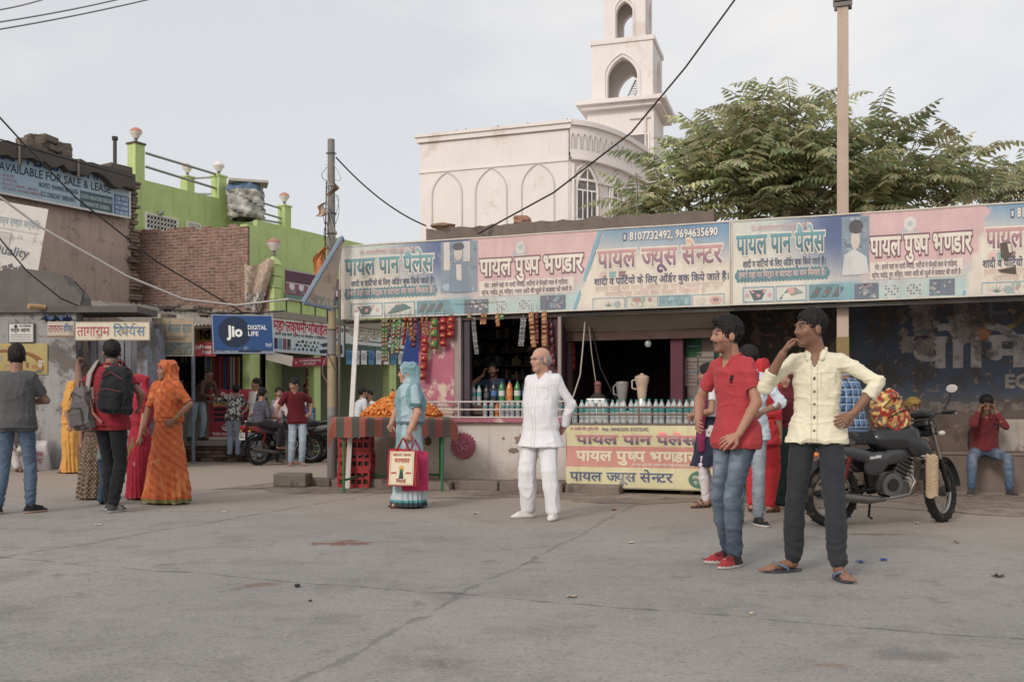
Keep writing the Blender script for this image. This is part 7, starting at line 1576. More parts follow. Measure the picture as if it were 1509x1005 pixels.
person('woman in a deep red sari half hidden behind the black backpack', Vector((GX(207, 12.3), 12.3, 0)), R(-60), 1.52, dict(look=(0, 0, 0)), fem(top=dict(col=REDS, hem=.2, sleeve=.7, collar=False), extra=sari((REDS, None), .24, pat=rpat, seed=21, band=[(0, .04, (150, 30, 44))])), .013)
def brn(V, K): K = K.copy(); a = np.arctan2(V[:, 1], V[:, 0]); m = np.sin(V[:, 2]*90)*np.sin(a*24) > .15; K[m] = lin((150, 126, 104)); return K
person('woman in a brown checked skirt standing behind the pointing man', Vector((GX(140, 12.3), 12.3, 0)), R(200), 1.36, dict(), fem(top=dict(col=(110, 90, 80), hem=.1, sleeve=.8, collar=False), extra=[e for e in sari(((86, 66, 56), None), .27, veil=True, pat=brn, seed=25)]), .014)
person('small child in denim shorts standing between the adults at left', Vector((GX(156, 11.6), 11.6, 0)), R(150), 1.02, dict(), dict(skin=(120, 82, 64), top=dict(col=(150, 156, 160), hem=-.05), trousers=dict(JEANS, len=.95, r=(.1, .09, .085)), shoe=dict(kind='sandal', col=(70, 60, 56), sole=(60, 50, 46))), .013)
# ---- the men at the left, seen from behind
GT = person('man in a grey t-shirt and washed jeans seen from behind at far left', Vector((GX(24, 10.55), 10.55, 0)), R(192), 1.76,
    dict(neck=(0, .01, 1.475), look=(18, 4, 0), anL=(.17, .02, .085), anR=(-.13, -.02, .085), toR=(-.12, -.13, -.05), toL=(.1, -.15, -.05), wrL=(.05, -.22, 1.13), elL=(1, .3, -.4), wrR=(-.05, -.22, 1.16), elR=(-1, .3, -.4), handL=((-1, 0, 0), (0, 1, 0), .5), handR=((1, 0, 0), (0, 1, 0), .5)),
    dict(skin=(120, 82, 64), fat=1.06, quiff=.03, top=dict(col=(88, 88, 90), hem=-.08, sleeve=.68, ease=.02, arm=.066, collar=False), trousers=dict(JEANS, col=(74, 96, 122), fade=(140, 160, 178)), shoe=dict(kind='shoe', col=(40, 40, 48), sole=(190, 150, 130), lace=(40, 40, 44))), .0085)
RP = person('man in a red polo pointing with his left arm and carrying two bags', Vector((GX(163, 10.75), 10.75, 0)), R(165), 1.83,
    dict(neck=(0, .0, 1.475), look=(40, 0, 0), anL=(.09, -.1, .085), anR=(-.09, .08, .085), toL=(.11, -.12, -.05), toR=(.0, -.165, -.05), wrL=(.47, -.10, 1.47), elL=(.3, .2, -1), handL=((.25, -.35, .75), (-.6, -.5, .2), 1.0, .2, 1, 'point'), wrR=(-.2, -.2, 1.08), elR=(-1, .5, -.3)),
    dict(skin=(112, 76, 60), quiff=.012, top=dict(col=(156, 32, 46), hem=-.1, sleeve=.6, ease=.018, arm=.064), trousers=dict(col=(36, 36, 40), r=(.09, .066, .058)), shoe=dict(kind='shoe', col=(70, 68, 68), sole=(180, 176, 172), stripe=(200, 196, 192))), .0085)
def bag(name, col, size, par, loc, rot, lab, straps=(), pat=None, mat_=None, trim=None, H_=1.0):
    """a soft rucksack: body, front pocket, carrying loop and straps"""
    root = empty(name, wpt(par, loc) if par else loc, 0, lab, 'backpack'); root.rotation_euler = (rot[0], rot[1], rot[2]+(par.rotation_euler.z if par else 0)); w_, d_, h_ = size; f = Fld(.011)
    f.loft([(0, 0, 0, w_*.44, d_*.42), (.05, 0, 0, w_*.5, d_*.5), (h_*.6, 0, 0, w_*.49, d_*.48), (h_*.88, 0, .01, w_*.4, d_*.36), (h_, 0, .02, w_*.22, d_*.18)], .02, sq=3.2)
    grow('bag_body', f, col, mat_ or M_CLOTH, root, [((9, 9, 9), .012), ((25, 25, 25), .004)], pat)
    f = Fld(.011); f.loft([(h_*.08, 0, -d_*.5, w_*.36, d_*.2), (h_*.4, 0, -d_*.5, w_*.37, d_*.2), (h_*.48, 0, -d_*.46, w_*.3, d_*.1)], .02, sq=3); grow('front_pocket', f, sc(col, .92), mat_ or M_CLOTH, root, [((12, 12, 12), .006)], pat)
    b = MB(trim or sc(col, .6)); zz = h_*.46; b.tube([(-w_*.4, -d_*.56, zz), (0, -d_*.68, zz+.02), (w_*.4, -d_*.56, zz)], .006, 5); b.tube([(-w_*.36, -d_*.4, h_*.72), (0, -d_*.5, h_*.86), (w_*.36, -d_*.4, h_*.72)], .006, 5)
    b.tube([(-.04, .02, h_-.01), (-.03, .03, h_+.05), (.03, .03, h_+.05), (.04, .02, h_-.01)], .01, 6); b.build('zip_and_loop', M_CLOTH, root)
    if straps:
        im = Matrix.LocRotScale(root.location, root.rotation_euler, None).inverted()
        for pts, wd, c_ in straps: b = MB(c_); b.tube([im @ wpt(par, q) for q in pts], wd, 8, sq=(1, .35)); b.build('strap', M_CLOTH, root)
    return root
bag('backpack', (40, 40, 44), (.36, .22, .50), RP, (-.20, .20, 1.0), (0, R(4), R(180)), 'black backpack on the back of the pointing man in red', [([(-.10, .17, 1.42), (-.13, .05, 1.54), (-.14, -.10, 1.42), (-.14, -.13, 1.25)], .036, (40, 40, 44))], trim=(120, 50, 54))
bag('backpack', (104, 100, 100), (.30, .18, .46), RP, (.20, .12, .84), (R(4), R(-8), R(160)), 'grey school bag hanging from the left shoulder of the pointing man', [([(.19, .12, 1.20), (.16, .11, 1.40), (.14, .03, 1.52), (.14, -.10, 1.42)], .04, (156, 146, 140)), ([(.18, .12, 1.22), (.08, .17, 1.0), (-.02, .16, .9)], .022, (170, 90, 76))], trim=(60, 58, 60))
# ---- people round the stall on the right
NV = (52, 58, 84)
def kurti(col, lo, r1): 
    def fn(F, J, nk, pel, hd, Rh, spine, rings): F.loft([(lo, pel[0], pel[1], r1, r1*.8), (.93, pel[0], pel[1], .172, .13), (1.1, pel[0], pel[1], .145, .11)], .02, fold=lambda th, Z: 1+.05*np.sin(9*th)*np.clip((1-Z)*2, 0, 1)); return dict(col=col)
    return ('kurta_skirt', fn)
person('woman in a navy kurta with white leggings and pink scarf behind the red polo man', Vector((GX(1043, 11.3), 11.3, 0)), R(-80), 1.6, dict(look=(-30, 8, 0), wrL=(.06, -.2, 1.12), elL=(1, .3, -.5), wrR=(-.05, -.2, 1.1), elR=(-1, .3, -.5), anL=(.09, -.06, .085), anR=(-.1, .1, .085)),
    fem(hairk='bun', skin=(130, 92, 72), top=dict(col=(206, 208, 210), hem=.3, sleeve=.5, collar=False), trousers=dict(col=(206, 196, 200), r=(.085, .058, .046)), extra=[kurti((48, 52, 76), .5, .24), dup_((150, 40, 84), [(.13, -.08, 1.36), (.16, -.13, 1.1), (.15, -.14, .85), (.14, -.13, .7)], .04)], shoe=dict(kind='sandal', col=(90, 60, 50), sole=(70, 50, 44))), .011)
person('man in a pale blue shirt and grey jeans hidden behind the red polo man', Vector((GX(1104, 9.45), 9.45, 0)), R(-20), 1.68, dict(look=(-120, 0, 0), head=(-.02, -.01, 1.61), wrL=(.15, -.2, 1.1), elL=(1, .4, -.6), anL=(.09, -.03, .085), toL=(.1, -.15, -.05)),
    dict(skin=(118, 82, 64), top=dict(col=(192, 206, 218), hem=-.1, sleeve=1.5, wr=[((10, 10, 16), .008)]), trousers=dict(JEANS, col=(120, 130, 144), fade=(160, 168, 178)), shoe=dict(kind='shoe', col=(34, 34, 36), sole=(210, 206, 200))), .010)
RD = (214, 40, 48)
person('woman in a bright red salwar suit behind the red polo man', Vector((GX(1122, 10.7), 10.7, 0)), R(150), 1.62, dict(), fem(top=dict(col=RD, hem=-.3, sleeve=1.3, collar=False, flare=.02), trousers=dict(col=RD, r=(.11, .1, .06)), extra=[sari((RD, None), veil=True)[1]], shoe=dict(kind='sandal', col=(150, 60, 50), sole=(80, 56, 46))), .013)
person('woman in a maroon shawl and dark green skirt between the two front men', Vector((GX(1158, 11.5), 11.5, 0)), R(-20), 1.55, dict(), fem(top=dict(col=(120, 34, 44), hem=.1, sleeve=.9, collar=False), extra=sari(((104, 36, 44), None), .24, seed=31, band=[(0, 1.0, (40, 60, 56))], pat=None)), .013)
# ---- shopkeeper
person('shopkeeper in a dark blue t-shirt talking on a phone inside the stall', FA.W(sx(727, .8), .8, .20), R(-25), 1.62, dict(look=(8, 0, -6), wrR=(-.13, -.10, 1.53), elR=(-.7, -.5, -1), handR=((.1, .3, .9), (.9, .2, 0), .8), wrL=(.2, -.2, 1.05)),
    dict(skin=(120, 82, 64), must=.6, stub=.4, top=dict(col=(52, 66, 96), hem=-.08, sleeve=.7, collar=False, colf=lambda V, K: np.where(((np.abs(V[:, 2]-1.29) < .02) & (V[:, 1] < 0) & (np.sin(V[:, 0]*80) > -.4))[:, None], np.array(lin((150, 160, 170)))[None], K)), trousers=dict(col=(60, 60, 70))), .011)
# ---- man sitting on the ledge
ql = FA.W(sx(1450, 1.15), 1.15, 0)
SM = person('man in a maroon shirt sitting on the ledge with a phone at his ear', ql, R(-16), 1.68, dict(pel=(0, .02, .575), chest=(0, -.06, .87), neck=(0, -.13, 1.07), head=(0, -.19, 1.195), look=(5, 22, 0), anL=(.24, -.42, .085), anR=(-.22, -.40, .085), knL=(.35, -1, .6), knR=(-.3, -1, .6), wrR=(-.10, -.27, 1.14), elR=(-.45, -.35, -1), wrL=(.095, -.28, 1.12), elL=(.45, -.35, -1), handR=((.2, .15, .9), (.9, .2, 0), .5), handL=((-.1, .15, .9), (-.9, .2, 0), .3), toL=(.06, -.16, -.05), toR=(-.05, -.16, -.05)),
    dict(skin=(104, 72, 56), top=dict(col=(120, 40, 44), hem=.0, sleeve=1.75, vneck=.06), trousers=dict(JEANS, col=(58, 78, 108), fade=(130, 146, 164)), shoe=dict(kind='shoe', col=(62, 60, 62), sole=(150, 140, 130))), .010)
bag('backpack', (44, 42, 46), (.30, .16, .36), SM, (-.02, .17, .60), (R(-8), 0, R(180)), 'dark bag on the back of the man sitting on the ledge', [([(-.12, -.03, .95), (-.12, -.14, 1.0), (-.11, -.17, .9)], .022, (60, 84, 120)), ([(.12, -.03, .95), (.12, -.14, 1.0), (.11, -.17, .9)], .022, (60, 84, 120))])
TU = person('person in an ochre turban sitting low behind the motorcycle', FA.W(sx(1344, 1.1), 1.1, 0), R(-10), 1.6, dict(pel=(0, .02, .56), chest=(0, -.02, .86), neck=(0, -.05, 1.09), anL=(.14, -.4, .085), anR=(-.12, -.4, .085), wrL=(.1, -.3, .75), wrR=(-.1, -.3, .75), look=(35, 6, 0)),
    dict(skin=(96, 66, 52), hairk='none', top=dict(col=(120, 104, 90), hem=0, sleeve=1.6), trousers=dict(col=(150, 140, 126)), extra=[('turban', lambda F, J, nk, pel, hd, Rh, spine, rings: (F.ell(hd+V3(0, .02, .075), (.115, .12, .075), None, .02), F.ell(hd+V3(.05, .07, .0), (.07, .06, .08), None, .03), dict(col=(156, 124, 52), wr=[((12, 12, 34), .012)]))[2])], shoe=dict(kind='sandal', col=(80, 60, 50), sole=(60, 50, 44))), .011)
# ---- far group at the phone stalls
def man(lab, px, Z, rz, H, z=0, pose=None, **kw): return person(lab, Vector((GX(px, Z), Z, z)), R(rz), H, pose, dict(dict(shoe=dict(kind='shoe', col=(60, 50, 46), sole=(80, 70, 64))), **kw), .0145)
LB = dict(col=(136, 156, 178), fade=(170, 184, 198), r=(.092, .07, .06))
man('man in a brown shirt leaning over the phone stall counter', 297, 21.75, 58, 1.66, .46, dict(pel=(0, .12, .93), chest=(.0, -.06, 1.2), neck=(.0, -.22, 1.37), wrL=(.15, -.5, 1.0), wrR=(-.15, -.48, 1.0), anL=(.1, .12, .085), anR=(-.1, .3, .085)), skin=(96, 66, 52), top=dict(col=(92, 64, 56), hem=-.05, sleeve=1.6), trousers=LB)
man('man in a black and white patterned shirt leaning on the phone counter from behind', 345, 21.5, 170, 1.62, .1, dict(pel=(0, .06, .93), neck=(0, -.12, 1.42), wrL=(.42, -.32, 1.25), elL=(1, .3, 0), wrR=(-.15, -.4, 1.2)), top=dict(col=(70, 68, 70), hem=-.08, sleeve=1.5, colf=lambda V, K: np.where((vnoise(V*34, 2) > .15)[:, None], np.array(lin((196, 192, 188)))[None], K)), trousers=LB)
WT = man('man in a white t-shirt with a dark strap standing behind the bike riders', 378, 21.4, -35, 1.74, .05, dict(look=(-15, 0, 0), wrL=(.15, -.2, 1.0), wrR=(-.2, -.2, 1.0)), top=dict(col=(206, 204, 204), hem=-.08, sleeve=.75, collar=False), trousers=LB, must=.7, extra=[dup_((50, 46, 48), [(.15, -.13, 1.18), (.15, -.1, 1.38), (.13, .0, 1.50), (.15, .12, 1.3), (.12, .17, 1.05)], .026)])
MR = man('barefoot man in a maroon polo bending to talk to the bike riders', 437, 20.05, 20, 1.76, 0, dict(pel=(.02, .03, .93), neck=(-.06, -.08, 1.46), look=(-65, 14, 0), wrR=(-.42, -.28, 1.06), elR=(-.6, .3, -1), wrL=(.26, -.03, 1.02), elL=(1, .6, .1), handL=((-.7, -.2, -.4), (-.2, .9, 0), .5)), skin=(128, 90, 72), top=dict(col=(112, 30, 38), hem=-.1, sleeve=.75, arm=.066, ease=.02), trousers=LB, shoe=None, toes=True)
man('dim man standing far inside the dark mobile shop', 452, 25.4, -20, 1.68, .12, dict(), top=dict(col=(70, 80, 100), hem=-.08, sleeve=.6), trousers=dict(col=(60, 60, 66)))
for px, Z, rz, lab, pz in [(522, 22.0, 120, 'man in a white shirt bending at the left side of the tea shop', dict(pel=(0, 0, .93), neck=(0, -.2, 1.38), wrL=(.2, -.3, .95))), (546, 22.3, -20, 'man in a white shirt sitting at a blue drum in the tea shop', dict(pel=(0, .02, .8), neck=(0, -.04, 1.32), wrL=(.15, -.3, 1.0), wrR=(-.15, -.3, 1.0), anL=(.12, -.2, .085), anR=(-.12, -.2, .085))), (568, 21.6, 90, 'man in a white shirt crouching low behind the flower table', dict(pel=(0, .05, .62), neck=(0, -.22, 1.0), wrL=(.15, -.4, .8), anL=(.12, -.2, .085), anR=(-.12, -.2, .085)))]:
    man(lab, px, Z, rz, 1.66, .05, pz, top=dict(col=(206, 208, 214), hem=-.1, sleeve=1.7), trousers=dict(col=(70, 70, 76)), must=.5)
b = MB((80, 150, 176)); b.lathe([(.28, 0), (.29, .3), (.28, .31), (.29, .6), (.27, .62), (0, .62)], n=20); tag(b.build('blue_drum', M_PLASTIC, None, Vector((GX(540, 21.3), 21.3, .0))), 'blue plastic drum in front of the men in white shirts', 'drum')
SP = person('person in white trousers and sandals sitting low behind the grey t-shirt man', Vector((GX(14, 18.3), 18.3, 0)), R(60), 1.6, dict(pel=(0, .05, .30), neck=(0, -.05, .82), anL=(.15, -.42, .085), anR=(-.1, -.4, .085), knL=(.3, -1, 1), knR=(-.3, -1, 1), wrL=(.2, -.3, .45), wrR=(-.2, -.3, .45)), dict(top=dict(col=(130, 120, 120), hem=0, sleeve=1.5), trousers=dict(col=(206, 200, 196)), shoe=dict(kind='sandal', col=(90, 66, 54), sole=(60, 50, 44))), .013)
# ================================================================ motorcycles
def motorbike(label, loc, rz, roll=R(6), steer=R(-30), body=(44, 44, 48), side=(60, 60, 64), rope=False, red=False, plate=None, group='motorcycles parked in the street'):
    root = empty('motorcycle', loc, rz, label, 'motorcycle', group); root.rotation_mode = 'XYZ'
    Q = Matrix.Rotation(roll, 3, 'X')
    def bb(b, name, m, par=None, at=None):
        b.v = [tuple(Q @ Vector(v)) for v in b.v] if at is None else [tuple(Q @ (at @ Vector(v))) for v in b.v]; return b.build(name, m, par or root)
    def gf(name, f, col, m, par=None, colf=None): return grow(name, f, col, m, par or root, None, colf, lambda V: V @ np.array(Q).T)
    Rx = Matrix.Rotation(math.pi/2, 3, 'X')
    ax = Vector((1.0, 0, .95)); f0 = Vector((1.27, 0, .30)); sdir = (ax-f0).normalized()
    St = Matrix.Translation(f0) @ Matrix.Rotation(-steer, 4, sdir) @ Matrix.Translation(-f0)
    def wheel(c, at):
        b = MB((40, 38, 38)); b.torus(c, .255, .046, 40, 10, M=Rx, sq=.95)
        for k in range(40): a = 2*math.pi*k/40; b.box(Vector(c)+Vector((.2995*math.cos(a), .018*(-1)**k, .2995*math.sin(a))), (.006, .03, .014), M=Matrix.Rotation(-a, 3, 'Y'))
        w_ = bb(b, 'wheel', M_RUBBER, None, at)
        b = MB((168, 164, 160)); b.torus(c, .212, .016, 36, 8, M=Rx); b.tube([Vector(c)+Vector((0, -.07, 0)), Vector(c)+Vector((0, .07, 0))], .05, 14, (110, 108, 108)); b.tube([Vector(c)+Vector((0, -.1, 0)), Vector(c)+Vector((0, .1, 0))], .014, 8)
        for k in range(20): a = 2*math.pi*k/20; s = .03*(-1)**k; b.tube([Vector(c)+Vector((.05*math.cos(a+.4), s, .05*math.sin(a+.4))), Vector(c)+Vector((.21*math.cos(a), 0, .21*math.sin(a)))], .0028, 4)
        bb(b, 'rim', M_STEEL, w_, at)
    I4 = Matrix.Identity(4); wheel((0, 0, .30), I4); wheel((1.27, 0, .30), St)
    b = MB((52, 52, 54)); ar = lambda c, r, a0, a1, w_, n=14: [b.add([Vector(c)+Vector((r*math.cos(a), y, r*math.sin(a))) for a in (a0+(a1-a0)*i/n, a0+(a1-a0)*(i+1)/n) for y in (-w_, w_)], [(0, 1, 3, 2)], None, True) for i in range(n)]
    ar((1.27, 0, .30), .335, .1, 2.75, .062); ar((1.27, 0, .30), .332, .1, 2.75, .062); b.tube([(1.27, -.07, .3), (1.2, -.075, .62)], .008, 5); b.tube([(1.27, .07, .3), (1.2, .075, .62)], .008, 5); bb(b, 'front_mudguard', M_GLOSS, None, St)
    b = MB((40, 40, 42)); ar((0, 0, .30), .345, .75, 3.1, .07); ar((0, 0, .30), .342, .75, 3.1, .07); b.box((-.36, 0, .30), (.015, .13, .16), (36, 36, 38)); bb(b, 'rear_mudguard', M_PLASTIC)
    b = MB((176, 172, 168))
    for s in (-1, 1): b.tube([(1.27, s*.085, .30), (1.135, s*.085, .62)], .024, 8, (70, 70, 72)); b.tube([(1.135, s*.085, .62), (.985, s*.085, .98)], .018, 8)
    b.box((1.0, 0, .93), (.09, .22, .03), (60, 60, 62)); bb(b, 'fork', M_CHROME, None, St)
    b = MB((70, 70, 72)); b.tube([(.99, -.08, 1.0), (.93, -.18, 1.05), (.84, -.37, 1.04)], .012, 8); b.tube([(.99, .08, 1.0), (.93, .18, 1.05), (.84, .37, 1.04)], .012, 8); b.tube([(.99, -.08, 1.0), (.99, .08, 1.0)], .012, 8)
    for s in (-1, 1): b.tube([(.89, s*.26, 1.05), (.83, s*.385, 1.04)], .019, 8, (30, 30, 32)); b.tube([(.93, s*.22, 1.04), (.91, s*.38, 1.03)], .006, 5, (150, 150, 150)); b.tube([(.92, s*.24, 1.05), (.94, s*.30, 1.15), (.93, s*.34, 1.24)], .006, 6, (40, 40, 42))
    b.rbox((.99, 0, 1.05), (.09, .17, .05), .015, (36, 36, 38)); hb_ = bb(b, 'handlebar', M_PLASTIC, None, St)
    for s in (-1, 1): b = MB((46, 46, 48)); b.ball((.93, s*.35, 1.265), (.014, .062, .045), n=16); b.ball((.918, s*.35, 1.265), (.004, .055, .039), (176, 172, 168), n=16); bb(b, 'mirror', M_PLASTIC, hb_, St)
    f = Fld(.012); f.ell((1.07, 0, .95), (.085, .115, .12), None, .02); f.ell((1.03, 0, 1.05), (.05, .10, .06), None, .03); f.cut((-1, 0, 0), -.99); f.cut((1, 0, 0), 1.135)
    V, F = f.mesh(); Mx = np.array(St); V = (V @ Mx[:3, :3].T+Mx[:3, 3]) @ np.array(Q).T; link('headlamp_cowl', from_arrays('headlamp_cowl', V, F, np.repeat([lin(body)], len(V), 0), True, True), M_GLOSS, root)
    b = MB((206, 202, 196)); b.ball((1.135, 0, .94), (.012, .085, .075), n=16); bb(b, 'headlight', M_BOT, None, St)
    for x, y, z, at in ((1.03, -.17, .86, St), (1.03, .17, .86, St), (-.30, -.15, .70, I4), (-.30, .15, .70, I4)):
        b = MB((226, 120, 50) if x < 0 else (196, 190, 184)); b.ball((x, y, z), (.03, .035, .024), n=12); b.tube([(x, y, z), (x, y*.45, z)], .009, 6, (40, 40, 42)); bb(b, 'indicator', M_PLASTIC, None, at)
    f = Fld(.012); f.ell((.66, 0, .82), (.29, .155, .14), None, .03); f.ell((.80, 0, .86), (.14, .15, .11), None, .04); [f.ell((.86, s*.15, .74), (.15, .035, .10), np.array(Matrix.Rotation(R(30), 3, 'Y')), .03) for s in (-1, 1)]; f.cut((0, 0, -1), -.665)
    tank = gf('fuel_tank', f, body, M_GLOSS); b = MB((150, 148, 146)); b.lathe([(.035, 0), (.035, .012), (0, .014)], (.66, 0, .965), 14); bb(b, 'fuel_cap', M_CHROME, tank)
    f = Fld(.012); f.cap((.44, 0, .80), (.10, 0, .79), .085, .10, .02); f.cap((.10, 0, .79), (-.26, 0, .84), .10, .085, .03); f.cut((0, 0, -1), -.775); gf('seat', f, (38, 38, 40), M_RUBBER)
    f = Fld(.012)
    for s in (-1, 1): f.ell((.40, s*.11, .60), (.14, .045, .11), np.array(Matrix.Rotation(R(-30), 3, 'Y')), .03); f.ell((.20, s*.115, .69), (.24, .04, .06), np.array(Matrix.Rotation(R(12), 3, 'Y')), .04)
    [f.ell((.60, s*.10, .665), (.22, .035, .075), np.array(Matrix.Rotation(R(-8), 3, 'Y')), .03) for s in (-1, 1)]
    gf('side_panel', f, side, M_GLOSS, None, lambda V, K: np.where(((np.abs(V[:, 2]-.66-.12*(V[:, 0]-.3)) < .012) & (np.abs(V[:, 0]-.36) < .07))[:, None], np.array(lin((186, 184, 182)))[None], K))
    f = Fld(.012); f.cap((.12, 0, .71), (-.30, 0, .80), .075, .055, .03)
    for s in (-1, 1): f.ell((-.06, s*.10, .72), (.24, .035, .06), np.array(Matrix.Rotation(R(14), 3, 'Y')), .02)
    gf('tail_cowl', f, (140, 52, 50) if red else (128, 124, 122), M_GLOSS); b = MB((170, 30, 34)); b.rbox((-.36, 0, .77), (.07, .15, .07), .02); bb(b, 'tail_light', M_PLASTIC)
    b = MB((150, 148, 146)); b.tube([(-.05, -.1, .86), (-.3, -.11, .9), (-.38, 0, .9), (-.3, .11, .9), (-.05, .1, .86)], .012, 6); bb(b, 'grab_rail', M_CHROME)
    b = MB((206, 204, 198)); b.box((-.375, 0, .60), (.006, .2, .15)); 
    if plate:
        for i, t_ in enumerate(plate):
            V_, F_ = glyphs(t_, .02); x0 = min(v[0] for v in V_); x1 = max(v[0] for v in V_); k_ = .16/(x1-x0); b.add([(-.3805, .08-(x-x0)*k_, .62-.065*i+y*min(k_, .075)) for x, y in V_], F_, (40, 40, 44))
    pl = bb(b, 'number_plate', M_PAINT)
    b = MB((96, 94, 94)); b.rbox((.60, 0, .42), (.30, .20, .22), .04); b.rbox((.74, 0, .56), (.16, .17, .20), .02, M=Matrix.Rotation(R(25), 3, 'Y'))
    for k in range(6): b.rbox((.70+.018*k, 0, .48+.034*k), (.21, .23, .010), .003, (120, 118, 116), M=Matrix.Rotation(R(25), 3, 'Y'))
    for s in (-1, 1): b.tube([(.58, s*.10, .40), (.58, s*.145, .40)], .115, 20, (124, 122, 120)); b.tube([(.58, s*.146, .40), (.58, s*.155, .40)], .06, 16, (70, 70, 72)); b.tube([(.72, s*.08, .37), (.72, s*.13, .37)], .07, 16, (108, 106, 104))
    b.rbox((.45, 0, .58), (.12, .12, .12), .02, (50, 50, 52)); bb(b, 'engine', M_STEEL)
    b = MB((44, 44, 46)); b.tube([(1.0, 0, .88), (.80, 0, .60), (.78, 0, .34), (.42, 0, .31), (.34, 0, .62), (.0, 0, .70)], .022, 7); b.tube([(1.0, 0, .90), (.45, 0, .74), (.34, 0, .62)], .022, 7)
    for s in (-1, 1): b.tube([(.42, s*.07, .36), (0, s*.09, .30)], .02, 7); b.tube([(.46, s*.1, .31), (.46, s*.24, .31)], .012, 7, (30, 30, 32)); b.tube([(.12, s*.12, .38), (.10, s*.20, .38)], .011, 6, (30, 30, 32))
    b.tube([(.44, .1, .30), (.34, .27, .02)], .011, 6); b.tube([(.40, -.06, .30), (.36, -.10, .10), (.40, -.10, .08)], .011, 6); bb(b, 'frame', M_STEEL)
    for s in (-1, 1):
        b = MB((70, 68, 68)); p0, p1 = Vector((.0, s*.115, .33)), Vector((.10, s*.115, .70)); b.tube([p0, p1], .014, 8); d = p1-p0; pts = [p0+d*(.22+.7*i/90)+Vector((.028*math.cos(i*.9), .028*math.sin(i*.9), 0)) for i in range(90)]; b.tube(pts, .006, 5, (150, 52, 48)); bb(b, 'shock_absorber', M_STEEL)
    b = MB((150, 146, 142)); b.tube([(.80, -.06, .56), (.87, -.10, .42), (.78, -.13, .30), (.50, -.14, .27)], .017, 8); b.tube([(.50, -.14, .27), (.30, -.15, .27), (-.25, -.16, .34)], [.024, .042, .046], 12, (120, 114, 110)); b.tube([(-.25, -.16, .34), (-.29, -.16, .345)], .028, 10, (60, 58, 58)); bb(b, 'exhaust', M_STEEL)
    b = MB((150, 146, 142))
    for s in (-1, 1): b.tube([(.82, s*.05, .66), (.88, s*.22, .68), (.93, s*.28, .55), (.92, s*.28, .38), (.82, s*.16, .30), (.78, s*.05, .32)], .012, 7)
    cg = bb(b, 'crash_guard', M_CHROME)
    if rope:
        b = MB((176, 146, 110)); p0, p1 = Vector((.92, -.28, .30)), Vector((.90, -.27, .69)); b.tube([p0, p1], .034, 10, (110, 92, 74))
        b.tube([p0.lerp(p1, i/260)+Vector((.044*math.cos(i*.5), .044*math.sin(i*.5), .012*math.sin(i*1.5))) for i in range(261)], .015, 5, (186, 158, 122)); bb(b, 'rope_wrap', M_CLOTH, cg)
    return root
mb = motorbike('dusty dark commuter motorcycle with a rope wound crash guard at right', (2.98, 9.35, 0), R(19), roll=R(5), steer=R(-26), rope=True)
mp_ = lambda o, x, y, z: o.location+Matrix.Rotation(o.rotation_euler.z, 3, 'Z') @ Vector((x, y, z))
def plaid(V, K):
    K = K.copy(); a = np.sin(V[:, 0]*95), np.sin(V[:, 2]*85); K[a[0] > .45] *= .45; K[a[1] > .5] *= .45; m = (np.sin(V[:, 0]*95+1.6) > .93) | (np.sin(V[:, 2]*85+1.5) > .93); K[m] = np.array(lin((150, 174, 204))); return K
bp_ = mp_(mb, .27, .02, 0)
person('man in a blue plaid shirt sitting sideways on the dusty motorcycle seat', bp_, R(205), 1.66, dict(pel=(0, .0, .96), chest=(.01, -.03, 1.22), neck=(.06, -.07, 1.46), head=(.10, -.15, 1.56), look=(20, 25, 0), anL=(.20, -.40, .42), anR=(-.10, -.42, .42), knL=(.5, -1, .4), knR=(.0, -1, .5), wrL=(.15, -.32, 1.0), wrR=(-.15, -.32, 1.0)),
    dict(skin=(112, 76, 60), top=dict(col=(84, 122, 168), hem=-.02, sleeve=1.4, colf=plaid), trousers=dict(JEANS, col=(88, 112, 146), fade=(132, 152, 180)), shoe=dict(kind='shoe', col=(60, 56, 56), sole=(120, 110, 104))), .009)
def rpt(V, K): n_ = vnoise(V*38, 3); m_ = vnoise(V*46+9, 6); K = K.copy(); K[n_ > .02] = np.array(lin((178, 44, 40))); K[m_ > .38] = np.array(lin((96, 92, 84))); K[(n_ < -.5)] = np.array(lin((226, 200, 110))); return K
r_ = bag('backpack', (206, 150, 76), (.32, .23, .40), None, mp_(mb, .70, -.03, .90), (R(6), R(-22), R(19)), 'red and yellow patterned backpack resting on the motorcycle tank', [], rpt, trim=(40, 36, 36))
# the bike with two riders, and parked ones behind it
h2 = R(46); mb2 = motorbike('dark motorcycle with a red panel carrying two riders at the phone stalls', Vector((GX(381, 20.3), 20.3, 0)), h2, roll=0, steer=R(5), red=True, plate=('RJ 18', '9828'))
def rider(lab, x, k, pose, z=0): return person(lab, mp_(mb2, x, 0, z), h2+R(90), 1.68, pose, k, .012)
rider('man in a dark checked shirt riding pillion on the red panelled motorcycle', .0, dict(top=dict(col=(76, 74, 92), hem=0, sleeve=1.2, colf=lambda V, K: np.where(((np.sin(V[:, 0]*70) > .8) | (np.sin(V[:, 2]*70) > .8))[:, None], K*1.5, K)), trousers=dict(col=(48, 44, 50)), toes=True, must=.6), dict(pel=(0, 0, .90), chest=(0, -.03, 1.15), neck=(0, -.08, 1.36), look=(25, 5, 0), anL=(.20, -.34, .40), anR=(-.22, -.34, .40), knL=(.7, -1, .3), knR=(-.7, -1, .3), wrL=(.16, -.36, 1.0), wrR=(-.2, -.34, .98)))
